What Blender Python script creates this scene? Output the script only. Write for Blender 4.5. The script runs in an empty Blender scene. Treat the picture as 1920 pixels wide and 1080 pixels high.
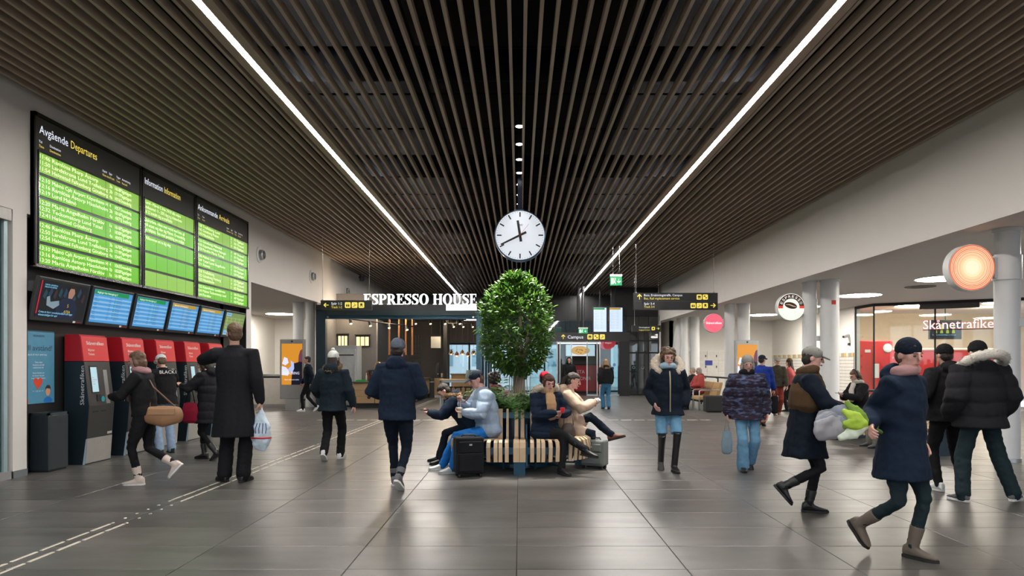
import bpy, bmesh, math, random
from mathutils import Vector, Matrix, noise
random.seed(7)
PI = math.pi
SC = bpy.context.scene
COL = SC.collection
# ---------------------------------------------------------------- camera
F, VX, VY, CH = 1250.0, 974.0, 682.0, 1.45      # focal length in px, vanishing point, eye height
cam_d = bpy.data.cameras.new('camera')
cam_d.sensor_width = 36.0
cam_d.lens = F / 1920 * 36
cam_d.shift_x = (960 - VX) / 1920
cam_d.shift_y = (VY - 540) / 1920
cam_d.clip_end = 300
cam = bpy.data.objects.new('camera', cam_d)
COL.objects.link(cam)
cam.location = (0, 0, CH)
cam.rotation_euler = (PI / 2, 0, 0)
SC.camera = cam
# ---------------------------------------------------------------- world (overcast daylight outside)
W = bpy.data.worlds.new('world'); SC.world = W
W.use_nodes = True
_n = W.node_tree.nodes; _l = W.node_tree.links
_bg = _n['Background']
_tc = _n.new('ShaderNodeTexCoord'); _sx = _n.new('ShaderNodeSeparateXYZ'); _cr = _n.new('ShaderNodeValToRGB')
_cr.color_ramp.elements[0].position = 0.0; _cr.color_ramp.elements[0].color = (.30, .31, .33, 1)
_cr.color_ramp.elements[1].position = .55; _cr.color_ramp.elements[1].color = (.80, .90, 1.0, 1)
_ma = _n.new('ShaderNodeMath'); _ma.operation = 'MULTIPLY_ADD'; _ma.inputs[1].default_value = .5; _ma.inputs[2].default_value = .5
_l.new(_tc.outputs['Generated'], _sx.inputs[0]); _l.new(_sx.outputs['Z'], _ma.inputs[0])
_l.new(_ma.outputs[0], _cr.inputs[0]); _l.new(_cr.outputs[0], _bg.inputs[0])
_bg.inputs[1].default_value = 2.4
# ---------------------------------------------------------------- view
SC.view_settings.view_transform = 'Standard'
SC.view_settings.look = 'None'
SC.view_settings.exposure = 0.0
SC.view_settings.gamma = 1.0
SC.view_settings.use_curve_mapping = False
SC.cycles.sample_clamp_indirect = 4.0
SC.cycles.caustics_reflective = False
SC.cycles.caustics_refractive = False
SC.cycles.max_bounces = 6
SC.cycles.diffuse_bounces = 4
SC.cycles.glossy_bounces = 3
SC.cycles.transparent_max_bounces = 10
LED_POWER = 150.0         # radiance of the two ceiling light lines
DISC_POWER = 58.0

# ---------------------------------------------------------------- helpers
def at(u, v, Y):            # photo pixel at depth Y -> world point
    return Vector(((u - VX) * Y / F, Y, CH - (v - VY) * Y / F))
def gp(u, v):               # photo pixel on the floor
    Y = F * CH / (v - VY)
    return Vector(((u - VX) * Y / F, Y, 0))
def lin(c):
    return c / 12.92 if c <= .04045 else ((c + .055) / 1.055) ** 2.4
def rgb(h):
    h = h.lstrip('#')
    return tuple(lin(int(h[i:i + 2], 16) / 255) for i in (0, 2, 4))
_M = {}
def mat(name, col, rough=.6, metal=0.0, var=.12, scale=8.0, bump=0.0, bscale=60.0, emit=0.0, trans=0.0, spec=.5, sheen=0.0, stretch=(1, 1, 1), coat=0.0, objrand=0.0):
    if name in _M: return _M[name]
    if isinstance(col, str): col = rgb(col)
    m = bpy.data.materials.new(name); m.use_nodes = True
    nt = m.node_tree; N = nt.nodes; L = nt.links
    b = N['Principled BSDF']
    b.inputs['Roughness'].default_value = rough
    b.inputs['Metallic'].default_value = metal
    b.inputs['Specular IOR Level'].default_value = spec
    if coat: b.inputs['Coat Weight'].default_value = coat
    if sheen: b.inputs['Sheen Weight'].default_value = sheen
    if trans: b.inputs['Transmission Weight'].default_value = trans
    tc = N.new('ShaderNodeTexCoord'); mp = N.new('ShaderNodeMapping'); mp.inputs['Scale'].default_value = stretch
    L.new(tc.outputs['Object'], mp.inputs[0])
    no = N.new('ShaderNodeTexNoise'); no.inputs['Scale'].default_value = scale; no.inputs['Detail'].default_value = 3
    L.new(mp.outputs[0], no.inputs['Vector'])
    mr = N.new('ShaderNodeMapRange'); mr.inputs[3].default_value = 1 - var; mr.inputs[4].default_value = 1 + var
    L.new(no.outputs['Fac'], mr.inputs[0])
    mx = N.new('ShaderNodeVectorMath'); mx.operation = 'SCALE'; mx.inputs[0].default_value = col
    L.new(mr.outputs[0], mx.inputs['Scale'])
    out = mx.outputs[0]
    if objrand:
        oi = N.new('ShaderNodeObjectInfo'); m2 = N.new('ShaderNodeMapRange'); m2.inputs[3].default_value = 1 - objrand; m2.inputs[4].default_value = 1 + objrand
        L.new(oi.outputs['Random'], m2.inputs[0])
        v2 = N.new('ShaderNodeVectorMath'); v2.operation = 'SCALE'; L.new(out, v2.inputs[0]); L.new(m2.outputs[0], v2.inputs['Scale']); out = v2.outputs[0]
    L.new(out, b.inputs['Base Color'])
    if emit:
        L.new(out, b.inputs['Emission Color']); b.inputs['Emission Strength'].default_value = emit
    if bump:
        bn = N.new('ShaderNodeTexNoise'); bn.inputs['Scale'].default_value = bscale; bn.inputs['Detail'].default_value = 2
        L.new(mp.outputs[0], bn.inputs['Vector'])
        bu = N.new('ShaderNodeBump'); bu.inputs['Strength'].default_value = bump; bu.inputs['Distance'].default_value = .01
        L.new(bn.outputs['Fac'], bu.inputs['Height']); L.new(bu.outputs[0], b.inputs['Normal'])
    _M[name] = m
    return m
def emat(name, col, s):      # a thing that gives off light (lamp, screen, lit letter)
    if name in _M: return _M[name]
    if isinstance(col, str): col = rgb(col)
    m = mat(name, tuple(c * .6 for c in col), .35, var=.02)
    b = m.node_tree.nodes['Principled BSDF']
    for l in list(m.node_tree.links):
        if l.to_socket == b.inputs['Base Color']: m.node_tree.links.remove(l)
    b.inputs['Base Color'].default_value = (*[c * .2 for c in col], 1)
    b.inputs['Emission Color'].default_value = (*col, 1); b.inputs['Emission Strength'].default_value = s
    return m
def glass(name, col=(.8, .9, .9), alpha=.12, rough=.03):
    if name in _M: return _M[name]
    m = bpy.data.materials.new(name); m.use_nodes = True
    nt = m.node_tree; N = nt.nodes; L = nt.links
    N.remove(N['Principled BSDF'])
    t = N.new('ShaderNodeBsdfTransparent'); t.inputs[0].default_value = (*col, 1)
    g = N.new('ShaderNodeBsdfGlossy'); g.inputs['Roughness'].default_value = rough
    lw = N.new('ShaderNodeLayerWeight'); fr = N.new('ShaderNodeMath'); fr.operation = 'POWER'; fr.inputs[1].default_value = 4.5; L.new(lw.outputs['Facing'], fr.inputs[0])
    no = N.new('ShaderNodeTexNoise'); no.inputs['Scale'].default_value = 1.5
    mr = N.new('ShaderNodeMapRange'); mr.inputs[3].default_value = alpha * .3; mr.inputs[4].default_value = alpha * .7
    L.new(no.outputs['Fac'], mr.inputs[0])
    ad = N.new('ShaderNodeMath'); ad.operation = 'ADD'; ad.use_clamp = True
    L.new(fr.outputs[0], ad.inputs[0]); L.new(mr.outputs[0], ad.inputs[1])
    mx = N.new('ShaderNodeMixShader')
    L.new(ad.outputs[0], mx.inputs[0]); L.new(t.outputs[0], mx.inputs[1]); L.new(g.outputs[0], mx.inputs[2])
    L.new(mx.outputs[0], N['Material Output'].inputs[0])
    _M[name] = m
    return m

class MB:                       # collects simple solids -> one mesh object
    def __init__(s, w=False): s.v = []; s.f = []; s.mi = []; s.cur = 0; s.w = w   # w: drawn in world coordinates
    def box(s, x0, x1, y0, y1, z0, z1):
        if x1 < x0: x0, x1 = x1, x0
        if y1 < y0: y0, y1 = y1, y0
        if z1 < z0: z0, z1 = z1, z0
        b = len(s.v)
        s.v += [(x, y, z) for z in (z0, z1) for y in (y0, y1) for x in (x0, x1)]
        s.add([(0, 2, 3, 1), (4, 5, 7, 6), (0, 1, 5, 4), (2, 6, 7, 3), (0, 4, 6, 2), (1, 3, 7, 5)], b); return s
    def add(s, fs, b):
        for f in fs: s.f.append(tuple(i + b for i in f)); s.mi.append(s.cur)
    def prism(s, poly, axis, a, b_):    # polygon in the plane normal to axis, extruded a..b_
        n = len(poly); b = len(s.v)
        def P(p, t):
            return {'x': (t, p[0], p[1]), 'y': (p[0], t, p[1]), 'z': (p[0], p[1], t)}[axis]
        s.v += [P(p, a) for p in poly] + [P(p, b_) for p in poly]
        s.add([tuple(range(n)), tuple(range(2 * n - 1, n - 1, -1))] + [(i, (i + 1) % n + 0, (i + 1) % n + n, i + n) for i in range(n)], b); return s
    def loft(s, rings, cap=True, close=False):
        n = len(rings[0]); b = len(s.v); m = len(rings)
        for r in rings: s.v += [tuple(p) for p in r]
        fs = []
        for k in range(m if close else m - 1):
            k2 = (k + 1) % m
            for i in range(n):
                j = (i + 1) % n
                fs.append((k * n + i, k * n + j, k2 * n + j, k2 * n + i))
        if cap and not close: fs += [tuple(range(n - 1, -1, -1)), tuple((m - 1) * n + i for i in range(n))]
        s.add(fs, b); return s
    def lathe(s, prof, c=(0, 0, 0), n=20, axis='z', cap=True):
        rings = []
        for r, h in prof:
            ring = []
            for i in range(n):
                a = 2 * PI * i / n; x, y = r * math.cos(a), r * math.sin(a)
                p = {'z': (x, y, h), 'y': (x, h, y), 'x': (h, x, y)}[axis]
                ring.append((c[0] + p[0], c[1] + p[1], c[2] + p[2]))
            rings.append(ring)
        return s.loft(rings, cap)
    def cyl(s, a, b, r, n=12, r2=None): return s.tube([a, b], [r, r if r2 is None else r2], n, 0)
    def tube(s, pts, rad, n=10, dome=2, side=None, flat=1.0):
        """tapered tube through pts; rad a number, list, or list of (rx, ry); domed ends"""
        pts = [Vector(p) for p in pts]; m = len(pts)
        if not isinstance(rad, (list, tuple)): rad = [rad] * m
        rad = [(r, r * flat) if not isinstance(r, (tuple, list)) else r for r in rad]
        T = []
        for i in range(m):
            t = (pts[min(i + 1, m - 1)] - pts[max(i - 1, 0)])
            T.append(t.normalized() if t.length > 1e-9 else Vector((0, 0, 1)))
        sd = Vector(side) if side else (Vector((1, 0, 0)) if abs(T[0].x) < .8 else Vector((0, 1, 0)))
        rings = []
        def ring(c, t, rx, ry):
            nonlocal sd
            x = sd - t * sd.dot(t)
            if x.length < 1e-4: x = t.orthogonal()
            x.normalize(); y = t.cross(x); sd = x
            return [c + x * (rx * math.cos(2 * PI * i / n)) + y * (ry * math.sin(2 * PI * i / n)) for i in range(n)]
        if dome:
            rr = min(rad[0]); 
            for k in range(dome, 0, -1):
                a = k / (dome + .6) * PI / 2
                rings.append(ring(pts[0] - T[0] * rr * math.sin(a), T[0], rad[0][0] * math.cos(a), rad[0][1] * math.cos(a)))
        for i in range(m): rings.append(ring(pts[i], T[i], *rad[i]))
        if dome:
            rr = min(rad[-1])
            for k in range(1, dome + 1):
                a = k / (dome + .6) * PI / 2
                rings.append(ring(pts[-1] + T[-1] * rr * math.sin(a), T[-1], rad[-1][0] * math.cos(a), rad[-1][1] * math.cos(a)))
        return s.loft(rings)
    def ell(s, c, r, n=14, m=8, rot=None):
        c = Vector(c); rings = []
        for k in range(m):
            a = -PI / 2 + PI * (k + .5) / m
            ring = []
            for i in range(n):
                t = 2 * PI * i / n
                p = Vector((r[0] * math.cos(a) * math.cos(t), r[1] * math.cos(a) * math.sin(t), r[2] * math.sin(a)))
                if rot: p = rot @ p
                ring.append(c + p)
            rings.append(ring)
        return s.loft(rings)
    def torus(s, c, R, r, ax=None, n=24, k=8, sy=1.0, jit=0):
        """ring in the XY plane (or turned by ax) round c"""
        rings = []
        for i in range(n):
            a = 2 * PI * i / n; d = Vector((math.cos(a), math.sin(a) * sy, 0))
            rr = r * (1 + jit * (random.random() - .5))
            ring = [d * R + (d.normalized() * math.cos(2 * PI * j / k) + Vector((0, 0, 1)) * math.sin(2 * PI * j / k)) * rr for j in range(k)]
            ring = [(ax @ p if ax else p) + Vector(c) for p in ring]
            rings.append(ring)
        return s.loft(rings, close=True)
    def mesh(s, name):
        me = bpy.data.meshes.new(name); me.from_pydata([tuple(v) for v in s.v], [], s.f)
        return me
    def build(s, name, m, parent=None, smooth=False, bevel=0.0, recalc=True):
        me = s.mesh(name)
        if s.w and parent: me.transform(wm(parent).inverted())
        ms = m if isinstance(m, (list, tuple)) else [m]
        for x in ms: me.materials.append(x)
        if len(ms) > 1: me.polygons.foreach_set('material_index', s.mi)
        if recalc or bevel:
            bm = bmesh.new(); bm.from_mesh(me)
            bmesh.ops.recalc_face_normals(bm, faces=bm.faces)
            if bevel: bmesh.ops.bevel(bm, geom=list(bm.edges), offset=bevel, segments=2, affect='EDGES', profile=.5)
            bm.to_mesh(me); bm.free()
        if smooth:
            me.polygons.foreach_set('use_smooth', [True] * len(me.polygons))
            if smooth != 'all': me.set_sharp_from_angle(angle=.6)
        return link(name, me, parent)
def wm(o): return (wm(o.parent) @ o.matrix_basis) if o.parent else o.matrix_basis.copy()
def link(name, me, parent=None):
    o = bpy.data.objects.new(name, me); COL.objects.link(o)
    if parent: o.parent = parent
    return o
def empty(name, loc=(0, 0, 0), rz=0.0, parent=None):
    o = bpy.data.objects.new(name, None); COL.objects.link(o)
    o.location = loc; o.rotation_euler = (0, 0, rz); o.empty_display_size = .1
    if parent: o.parent = parent
    return o
def tag(o, label, cat, group=None):
    o['label'] = label; o['category'] = cat
    if group: o['group'] = group
    return o
def struct(o, label=None):
    o['kind'] = 'structure'
    if label: o['label'] = label
    return o
def thing(name, label, cat, loc=(0, 0, 0), rz=0.0, group=None):
    return tag(empty(name, loc, rz), label, cat, group)
_txt = {}
def text(mb, s, org, xd, ud, size, width=None, align='l', depth=.002, off=0.0):
    """adds the mesh of a line of lettering to mb. org = left/centre end of the baseline; size = cap height"""
    if s not in _txt:
        cu = bpy.data.curves.new('t', 'FONT'); cu.body = s; cu.size = 1.0; cu.resolution_u = 2; cu.fill_mode = 'FRONT'
        ob = bpy.data.objects.new('t', cu); me = ob.to_mesh()
        _txt[s] = ([v.co.copy() for v in me.vertices], [tuple(p.vertices) for p in me.polygons])
        ob.to_mesh_clear(); bpy.data.objects.remove(ob); bpy.data.curves.remove(cu)
    V, Fs = _txt[s]
    if not V: return
    x0 = min(v.x for v in V); x1 = max(v.x for v in V)
    k = size / .73
    kx = k if width is None else min(k * 1.6, width / max(x1 - x0, 1e-6))
    w = (x1 - x0) * kx
    sh = {'l': 0, 'c': -w / 2, 'r': -w}[align]
    xd = Vector(xd); ud = Vector(ud); nd = xd.cross(ud); o = Vector(org) + nd * (depth + off)
    b = len(mb.v)
    mb.v += [tuple(o + xd * ((v.x - x0) * kx + sh) + ud * (v.y * k)) for v in V]
    mb.add(Fs, b)
    return w
XP, YP, ZP = Vector((1, 0, 0)), Vector((0, 1, 0)), Vector((0, 0, 1))
def polyfill(mb, pts, org, xd, ud, k=1.0, depth=.003):    # flat outline -> shallow solid on a sign
    xd = Vector(xd); ud = Vector(ud); nd = xd.cross(ud); o = Vector(org); n = len(pts); b = len(mb.v)
    mb.v += [tuple(o + xd * (p[0] * k) + ud * (p[1] * k) + nd * depth) for p in pts]
    mb.add([tuple(range(n))], b)
# ---------------------------------------------------------------- shared materials
def floor_material():
    m = bpy.data.materials.new('slate_floor_tile'); m.use_nodes = True
    nt = m.node_tree; N = nt.nodes; L = nt.links; b = N['Principled BSDF']
    g = N.new('ShaderNodeNewGeometry'); oi = N.new('ShaderNodeObjectInfo')
    ad = N.new('ShaderNodeVectorMath'); ad.operation = 'MULTIPLY_ADD'; ad.inputs[1].default_value = (17, 31, 5)
    cb = N.new('ShaderNodeCombineXYZ')
    for i in range(3): L.new(oi.outputs['Random'], cb.inputs[i])
    L.new(cb.outputs[0], ad.inputs[0]); L.new(g.outputs['Position'], ad.inputs[2])
    mp = N.new('ShaderNodeMapping'); mp.inputs['Rotation'].default_value = (0, 0, .45); mp.inputs['Scale'].default_value = (.55, 2.6, 1)
    L.new(ad.outputs[0], mp.inputs[0])
    n1 = N.new('ShaderNodeTexNoise'); n1.inputs['Scale'].default_value = 1.6; n1.inputs['Detail'].default_value = 4; n1.inputs['Distortion'].default_value = .25
    L.new(mp.outputs[0], n1.inputs['Vector'])
    cr = N.new('ShaderNodeValToRGB')
    cr.color_ramp.elements[0].position = .25; cr.color_ramp.elements[0].color = (.056, .053, .050, 1)
    cr.color_ramp.elements[1].position = .78; cr.color_ramp.elements[1].color = (.132, .125, .118, 1)
    L.new(n1.outputs['Fac'], cr.inputs[0])
    mr = N.new('ShaderNodeMapRange'); mr.inputs[3].default_value = .82; mr.inputs[4].default_value = 1.18; L.new(oi.outputs['Random'], mr.inputs[0])
    sc = N.new('ShaderNodeVectorMath'); sc.operation = 'SCALE'; L.new(cr.outputs[0], sc.inputs[0]); L.new(mr.outputs[0], sc.inputs['Scale'])
    L.new(sc.outputs[0], b.inputs['Base Color'])
    n2 = N.new('ShaderNodeTexNoise'); n2.inputs['Scale'].default_value = 3; n2.inputs['Detail'].default_value = 5; L.new(g.outputs['Position'], n2.inputs['Vector'])
    r2 = N.new('ShaderNodeMapRange'); r2.inputs[3].default_value = .27; r2.inputs[4].default_value = .40; L.new(n2.outputs['Fac'], r2.inputs[0])
    L.new(r2.outputs[0], b.inputs['Roughness'])
    b.inputs['Specular IOR Level'].default_value = .62
    return m
M_FLOOR = floor_material()
M_BAR = mat('guide_bar_steel', (.62, .57, .50), .45, .15)
M_GROUT = mat('dark_grout', '#35322f', .8)
M_WALL = mat('white_painted_wall', (.70, .665, .635), .75, var=.03, scale=2, bump=.03, bscale=200)
M_BAYW = mat('bay_white_wall', (.80, .775, .74), .7, var=.03, scale=2)
M_BAYC = mat('bay_white_ceiling', (.72, .69, .66), .8, var=.02, scale=2)
M_VOID = mat('black_ceiling_void', (.004, .004, .0045), .95, spec=.1)
M_SLAT = mat('taupe_wood_slat', (.42, .33, .255), .55, var=.14, scale=5, stretch=(3, .2, 3), bump=.03, bscale=40)
M_BLACKP = mat('black_wall_panel', (.012, .012, .013), .5)
M_DARK = mat('black_cladding', (.012, .0125, .014), .55)
M_STEEL = mat('brushed_steel', (.55, .55, .56), .32, 1.0, var=.08)
M_ALU = mat('aluminium', (.62, .63, .64), .4, .9, var=.05)
M_BLKM = mat('black_metal', (.012, .013, .014), .6)
M_BLUES = mat('blue_grey_steel', (.022, .045, .062), .4, .3)
M_COLW = mat('white_column_paint', (.76, .765, .77), .38, var=.02)
M_WHITE = mat('white_plastic', (.75, .75, .74), .4, var=.03)
M_LED = emat('led_line_light', (1.0, .955, .90), LED_POWER)
M_DISC = emat('disc_light', (1.0, .93, .82), DISC_POWER)
M_GLASS = glass('clear_glass')
M_GLASSD = glass('tinted_glass', (.45, .50, .50), .22)
M_GREEN = glass('greenish_glass', (.55, .75, .68), .25)
M_YEL = emat('sign_yellow', '#f0d860', 1.0)
M_SWH = emat('sign_white', '#eef2ff', 1.0)
M_SIGN = mat('sign_black_panel', (.018, .019, .020), .35)
M_WOODL = mat('light_oak', (.55, .39, .23), .5, var=.2, scale=6, stretch=(1, 6, 6))

HX, ZC, ZL, Y0, Y1 = 6.40, 4.94, 3.40, -6.0, 34.0     # hall half width, slat underside, lintel height, near and far end
# ---------------------------------------------------------------- floor
def build_floor():
    fl = struct(MB().box(-13, 17, Y0, 42, -.20, -.008).build('floor', M_GROUT))
    px, py, gap = 1.2, .6, .005
    t = MB(); h = gap / 2; x0, x1, y0, y1 = h, px - h, h, py - h; c = .003
    t.loft([[(x0, y0, -.012), (x1, y0, -.012), (x1, y1, -.012), (x0, y1, -.012)], [(x0, y0, -c), (x1, y0, -c), (x1, y1, -c), (x0, y1, -c)],
            [(x0 + c, y0 + c, 0), (x1 - c, y0 + c, 0), (x1 - c, y1 - c, 0), (x0 + c, y1 - c, 0)]])
    me = None; n = 0
    rest = MB()
    for j in range(-18, 63):
        y = 4.70 + .6 * j
        if y < Y0 or y > 41: continue
        for i in range(-11, 14):
            x = -.02 + 1.2 * i
            if x < -13 or x > 15.6: continue
            main = -7.3 <= x <= 6.1 and 3.4 <= y <= 19.0 and (y > 4.2 or abs(x) < 4)
            lim = (abs(x + .6) - 1.0) < y * .78
            if main and lim and n < 300:
                if me is None:
                    o = t.build('floor_tile', M_FLOOR, fl); me = o.data
                else: o = link('floor_tile', me, fl)
                o.location = (x, y, 0); n += 1
            else:
                b = len(rest.v)
                rest.v += [(x + h, y + h, 0), (x + px - h, y + h, 0), (x + px - h, y + py - h, 0), (x + h, y + py - h, 0)]
                rest.add([(0, 1, 2, 3)], b)
    r = rest.build('floor_tiles_beyond', M_FLOOR, fl, recalc=False); r['kind'] = 'stuff'
    return fl
FLOOR = build_floor()
# tactile guide line: pairs of raised metal bars and studs set into the floor
def guide_strip():
    a = gp(0, 1062); b = gp(408, 905)
    d = (b - a); d.z = 0; d.normalize(); nrm = Vector((-d.y, d.x, 0))
    root = tag(empty('tactile_guide_strip', (a.x, a.y, 0), math.atan2(d.y, d.x)), 'double row of raised metal guide bars and studs set into the dark floor', 'guide strip')
    bar = None; stud = None
    t = -2.6
    while t < 22:
        bars = not (1.02 < t < 2.2 or 7.0 < t < 7.9)
        for off in (0, -.13):
            if bars:
                if bar is None:
                    o = MB().loft([[(0, -.014, -.004), (.26, -.014, -.004), (.26, .014, -.004), (0, .014, -.004)], [(.004, -.010, .005), (.256, -.010, .005), (.256, .010, .005), (.004, .010, .005)]]).build('guide_bar', M_BAR, root); bar = o.data
                else: o = link('guide_bar', bar, root)
            else:
                if stud is None:
                    o = MB().lathe([(.016, -.004), (.014, .003), (.008, .006)], n=10).build('guide_stud', M_BAR, root, smooth=True); stud = o.data
                else: o = link('guide_stud', stud, root)
            o.location = (t, off, 0)
        t += .30 if bars else .19
    # the line crossing the hall further away
    r2 = tag(empty('tactile_guide_strip', (-5.2, 17.1, 0)), 'dashed metal guide line running across the hall towards the cafe', 'guide strip')
    for k in range(30):
        o = link('guide_bar', bar, r2); o.location = (k * .34, 0, 0)
        o = link('guide_bar', bar, r2); o.location = (k * .34, .13, 0)
guide_strip()
# ---------------------------------------------------------------- ceiling: black void, slats, light lines
def build_ceiling():
    c = struct(MB().box(-HX - .3, HX + .3, Y0, Y1 + .3, 6.3, 6.5).build('ceiling', M_VOID))
    side = MB().box(-HX - .32, -HX - .02, Y0, Y1 + .3, ZC + .12, 6.3).box(HX + .02, HX + .32, Y0, Y1 + .3, ZC + .12, 6.3).build('void_side', M_VOID, c)
    sl = MB().box(-.0185, .0185, Y0, Y1 - .02, ZC, ZC + .10)
    me = None
    k = -39
    xs = []
    while True:
        x = -.02 + .08 + .161 * k
        k += 1
        if x > HX - .03: break
        if x < -HX + .03: continue
        if abs(abs(x + .0) - 3.10) < .16: continue
        xs.append(x)
    for x in xs:
        if me is None: o = sl.build('slat', M_SLAT, c, bevel=0); me = o.data
        else: o = link('slat', me, c)
        o.location.x = x
    for s in (-1, 1):
        for e in (-1, 1):
            MB().box(s * 3.10 + e * .04, s * 3.10 + e * .15, Y0, Y1 - .02, ZC, ZC + .08).build('light_trim_board', M_SLAT, c)
    # carriers and ducts seen between the slats
    for i in range(31):
        y = Y0 + .4 + i * 1.32
        MB().box(-HX, HX, y, y + .03, ZC + .11, ZC + .13).build('carrier_rail', M_VOID, c)
    md = mat('dark_duct', (.004, .0055, .008), .9, spec=.1)
    for y in (6.2, 9.6, 14.5, 21.0, 27.5):
        MB().tube([(-HX, y, 5.75), (HX, y, 5.75)], .22, 16, 0).build('air_duct', md, c, smooth=True)
    for x in (-4.6, -1.4, 1.5, 4.7):
        MB().box(x - .10, x + .10, Y0, Y1, 5.35, 5.41).build('cable_tray', md, c)
    for s, nm in ((-1, 'left'), (1, 'right')):
        o = MB().box(s * 3.10 - .036, s * 3.10 + .036, Y0, Y1 - .05, ZC + .004, ZC + .02).build('led_line_light', M_LED)
        tag(o, 'long straight white LED light line in the slatted ceiling, on the %s of the clock' % nm, 'ceiling light')
build_ceiling()
# ---------------------------------------------------------------- walls
def build_walls():
    T = .15
    # left wall: upper band, piers, door lintel
    w = MB().box(-HX - T, -HX, Y0, Y1, ZL, ZC + .12)
    w.box(-HX - T, -HX, Y0, 3.2, 0, ZL)                     # beside the glazed door
    w.box(-HX - T, -HX, 8.42, 8.66, 0, ZL)                  # pier between door and ticket wall
    w.box(-HX - T, -HX, 15.62, 15.90, 0, ZL)                # pier after the ticket wall
    struct(w.build('wall_left', M_WALL))
    p = MB().box(-HX - T - .1, -HX - T, 8.60, 15.70, 0, ZL + .05)
    p.box(-HX - T, -HX - .0, 15.60, 15.62, 0, ZL)
    p.box(-HX - T, -HX - .0, 8.66, 8.675, 0, ZL)
    struct(p.build('wall_panel_left', M_BLACKP), 'black recessed wall panel behind the ticket machines')
    b = MB().box(-HX - T, -HX + .012, 8.42, 8.66, 0, .09).box(-HX, -HX + .012, 15.62, 15.9, 0, .09)
    struct(b.build('baseboard_left', mat('grey_skirting', '#6f7376', .5)))
    # right wall: band over the open side bay
    w = MB().box(HX, HX + .35, Y0, Y1, ZL - .01, ZC + .12)
    w.box(HX, HX + .35, Y0, 4.2, 0, ZL)
    struct(w.build('wall_right', M_WALL))
    # end wall, black cladding over a glazed band
    w = MB().box(-HX - .2, HX + .2, Y1, Y1 + .25, 3.72, 6.4)
    struct(w.build('wall_end', M_DARK))
    for i in range(10):                                     # cladding boards of the end wall
        x = -6.4 + i * 1.28
        o = MB().box(x + .01, x + 1.27, Y1 - .02, Y1, 3.74, ZC + .1).build('cladding_panel', M_DARK, bpy.data.objects['wall_end'])
    # near end behind the camera: invented open front with mullions, admits daylight as fill
    w = MB().box(-HX - .2, HX + .2, Y0 - .2, Y0, 4.3, 6.4)
    for i in range(8): w.box(-HX + i * 1.83 - .05, -HX + i * 1.83 + .05, Y0 - .15, Y0, 0, 4.3)
    struct(w.build('wall_fill_front', M_DARK))
    struct(MB().box(-60, 60, -80, Y0, -.22, -.02).build('pavement_near', mat('paving_grey', (.25, .25, .25), .8)))
    struct(MB().box(-60, 60, 42, 120, -.22, -.02).build('pavement_far', mat('paving_light', (.5, .5, .5), .8)))
    # right bay
    cz = 3.45
    w = MB().box(HX + .35, 20, Y0, 36, cz, cz + .2)
    struct(w.build('ceiling_right_bay', M_BAYC))
    w = MB().box(7.0, 12.0, 31.0, 31.2, 0, cz).box(11.75, 11.95, 23.4, 31.0, 0, cz)
    w.box(HX, 7.05, 33.0, 33.2, 0, cz).box(7.0, 7.15, 31.0, 33.2, 0, cz)
    w.box(19.8, 20, Y0, 27, 0, cz)
    struct(w.build('wall_right_bay', M_BAYW))
    # left bay with the escalators
    w = MB().box(-13, -HX - T, 14.6, 30, cz, cz + .2)
    struct(w.build('ceiling_left_bay', M_BAYC))
    w = MB().box(-13, -6.45, 29.7, 29.9, 0, cz).box(-11.1, -10.9, 14.6, 29.9, 0, cz).box(-11, -HX - T, 14.6, 14.75, 0, cz)
    struct(w.build('wall_left_bay', M_BAYW))
    # round recessed ceiling lights
    def disc(x, y, r, label):
        t = thing('ceiling_disc_light', label, 'ceiling light', (x, y, cz - .03), group='round ceiling lights of the side bays')
        MB().lathe([(r, 0), (r, .03)], n=28).build('diffuser', M_DISC, t)
        MB().lathe([(r, .005), (r + .03, .0), (r + .03, .03), (r, .03)], n=28, cap=False).build('rim', M_WHITE, t)
    nm = ['nearest the hall entrance', 'over the orange round sign', 'beyond the second column pair', 'over the wall tiles', 'farthest, by the lockers']
    for k, y in enumerate((11.6, 15.5, 19.3, 23.2, 27.0)):
        disc(9.85, y, .56, 'round white ceiling light of the right bay, ' + nm[k])
    disc(13.4, 22.8, .5, 'round warm ceiling light inside the glazed ticket office')
    disc(15.6, 21.6, .5, 'round warm ceiling light at the far right of the glazed office')
    disc(-9.5, 26.5, .55, 'round white ceiling light over the escalators')
    disc(-9.1, 20.6, .4, 'round white ceiling light at the near edge of the escalator bay')
    # air vent disc
    v = thing('air_vent', 'dark oval air vent in the white bay ceiling', 'vent', (10.4, 17.3, cz - .012))
    MB().lathe([(.36, 0), (.36, .012)], n=24).build('vent_plate', mat('vent_grey', (.12, .12, .12), .6), v)
    MB().torus((0, 0, 0), .22, .012).build('vent_ring', mat('vent_grey2', (.2, .2, .2), .6), v)
build_walls()
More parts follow.
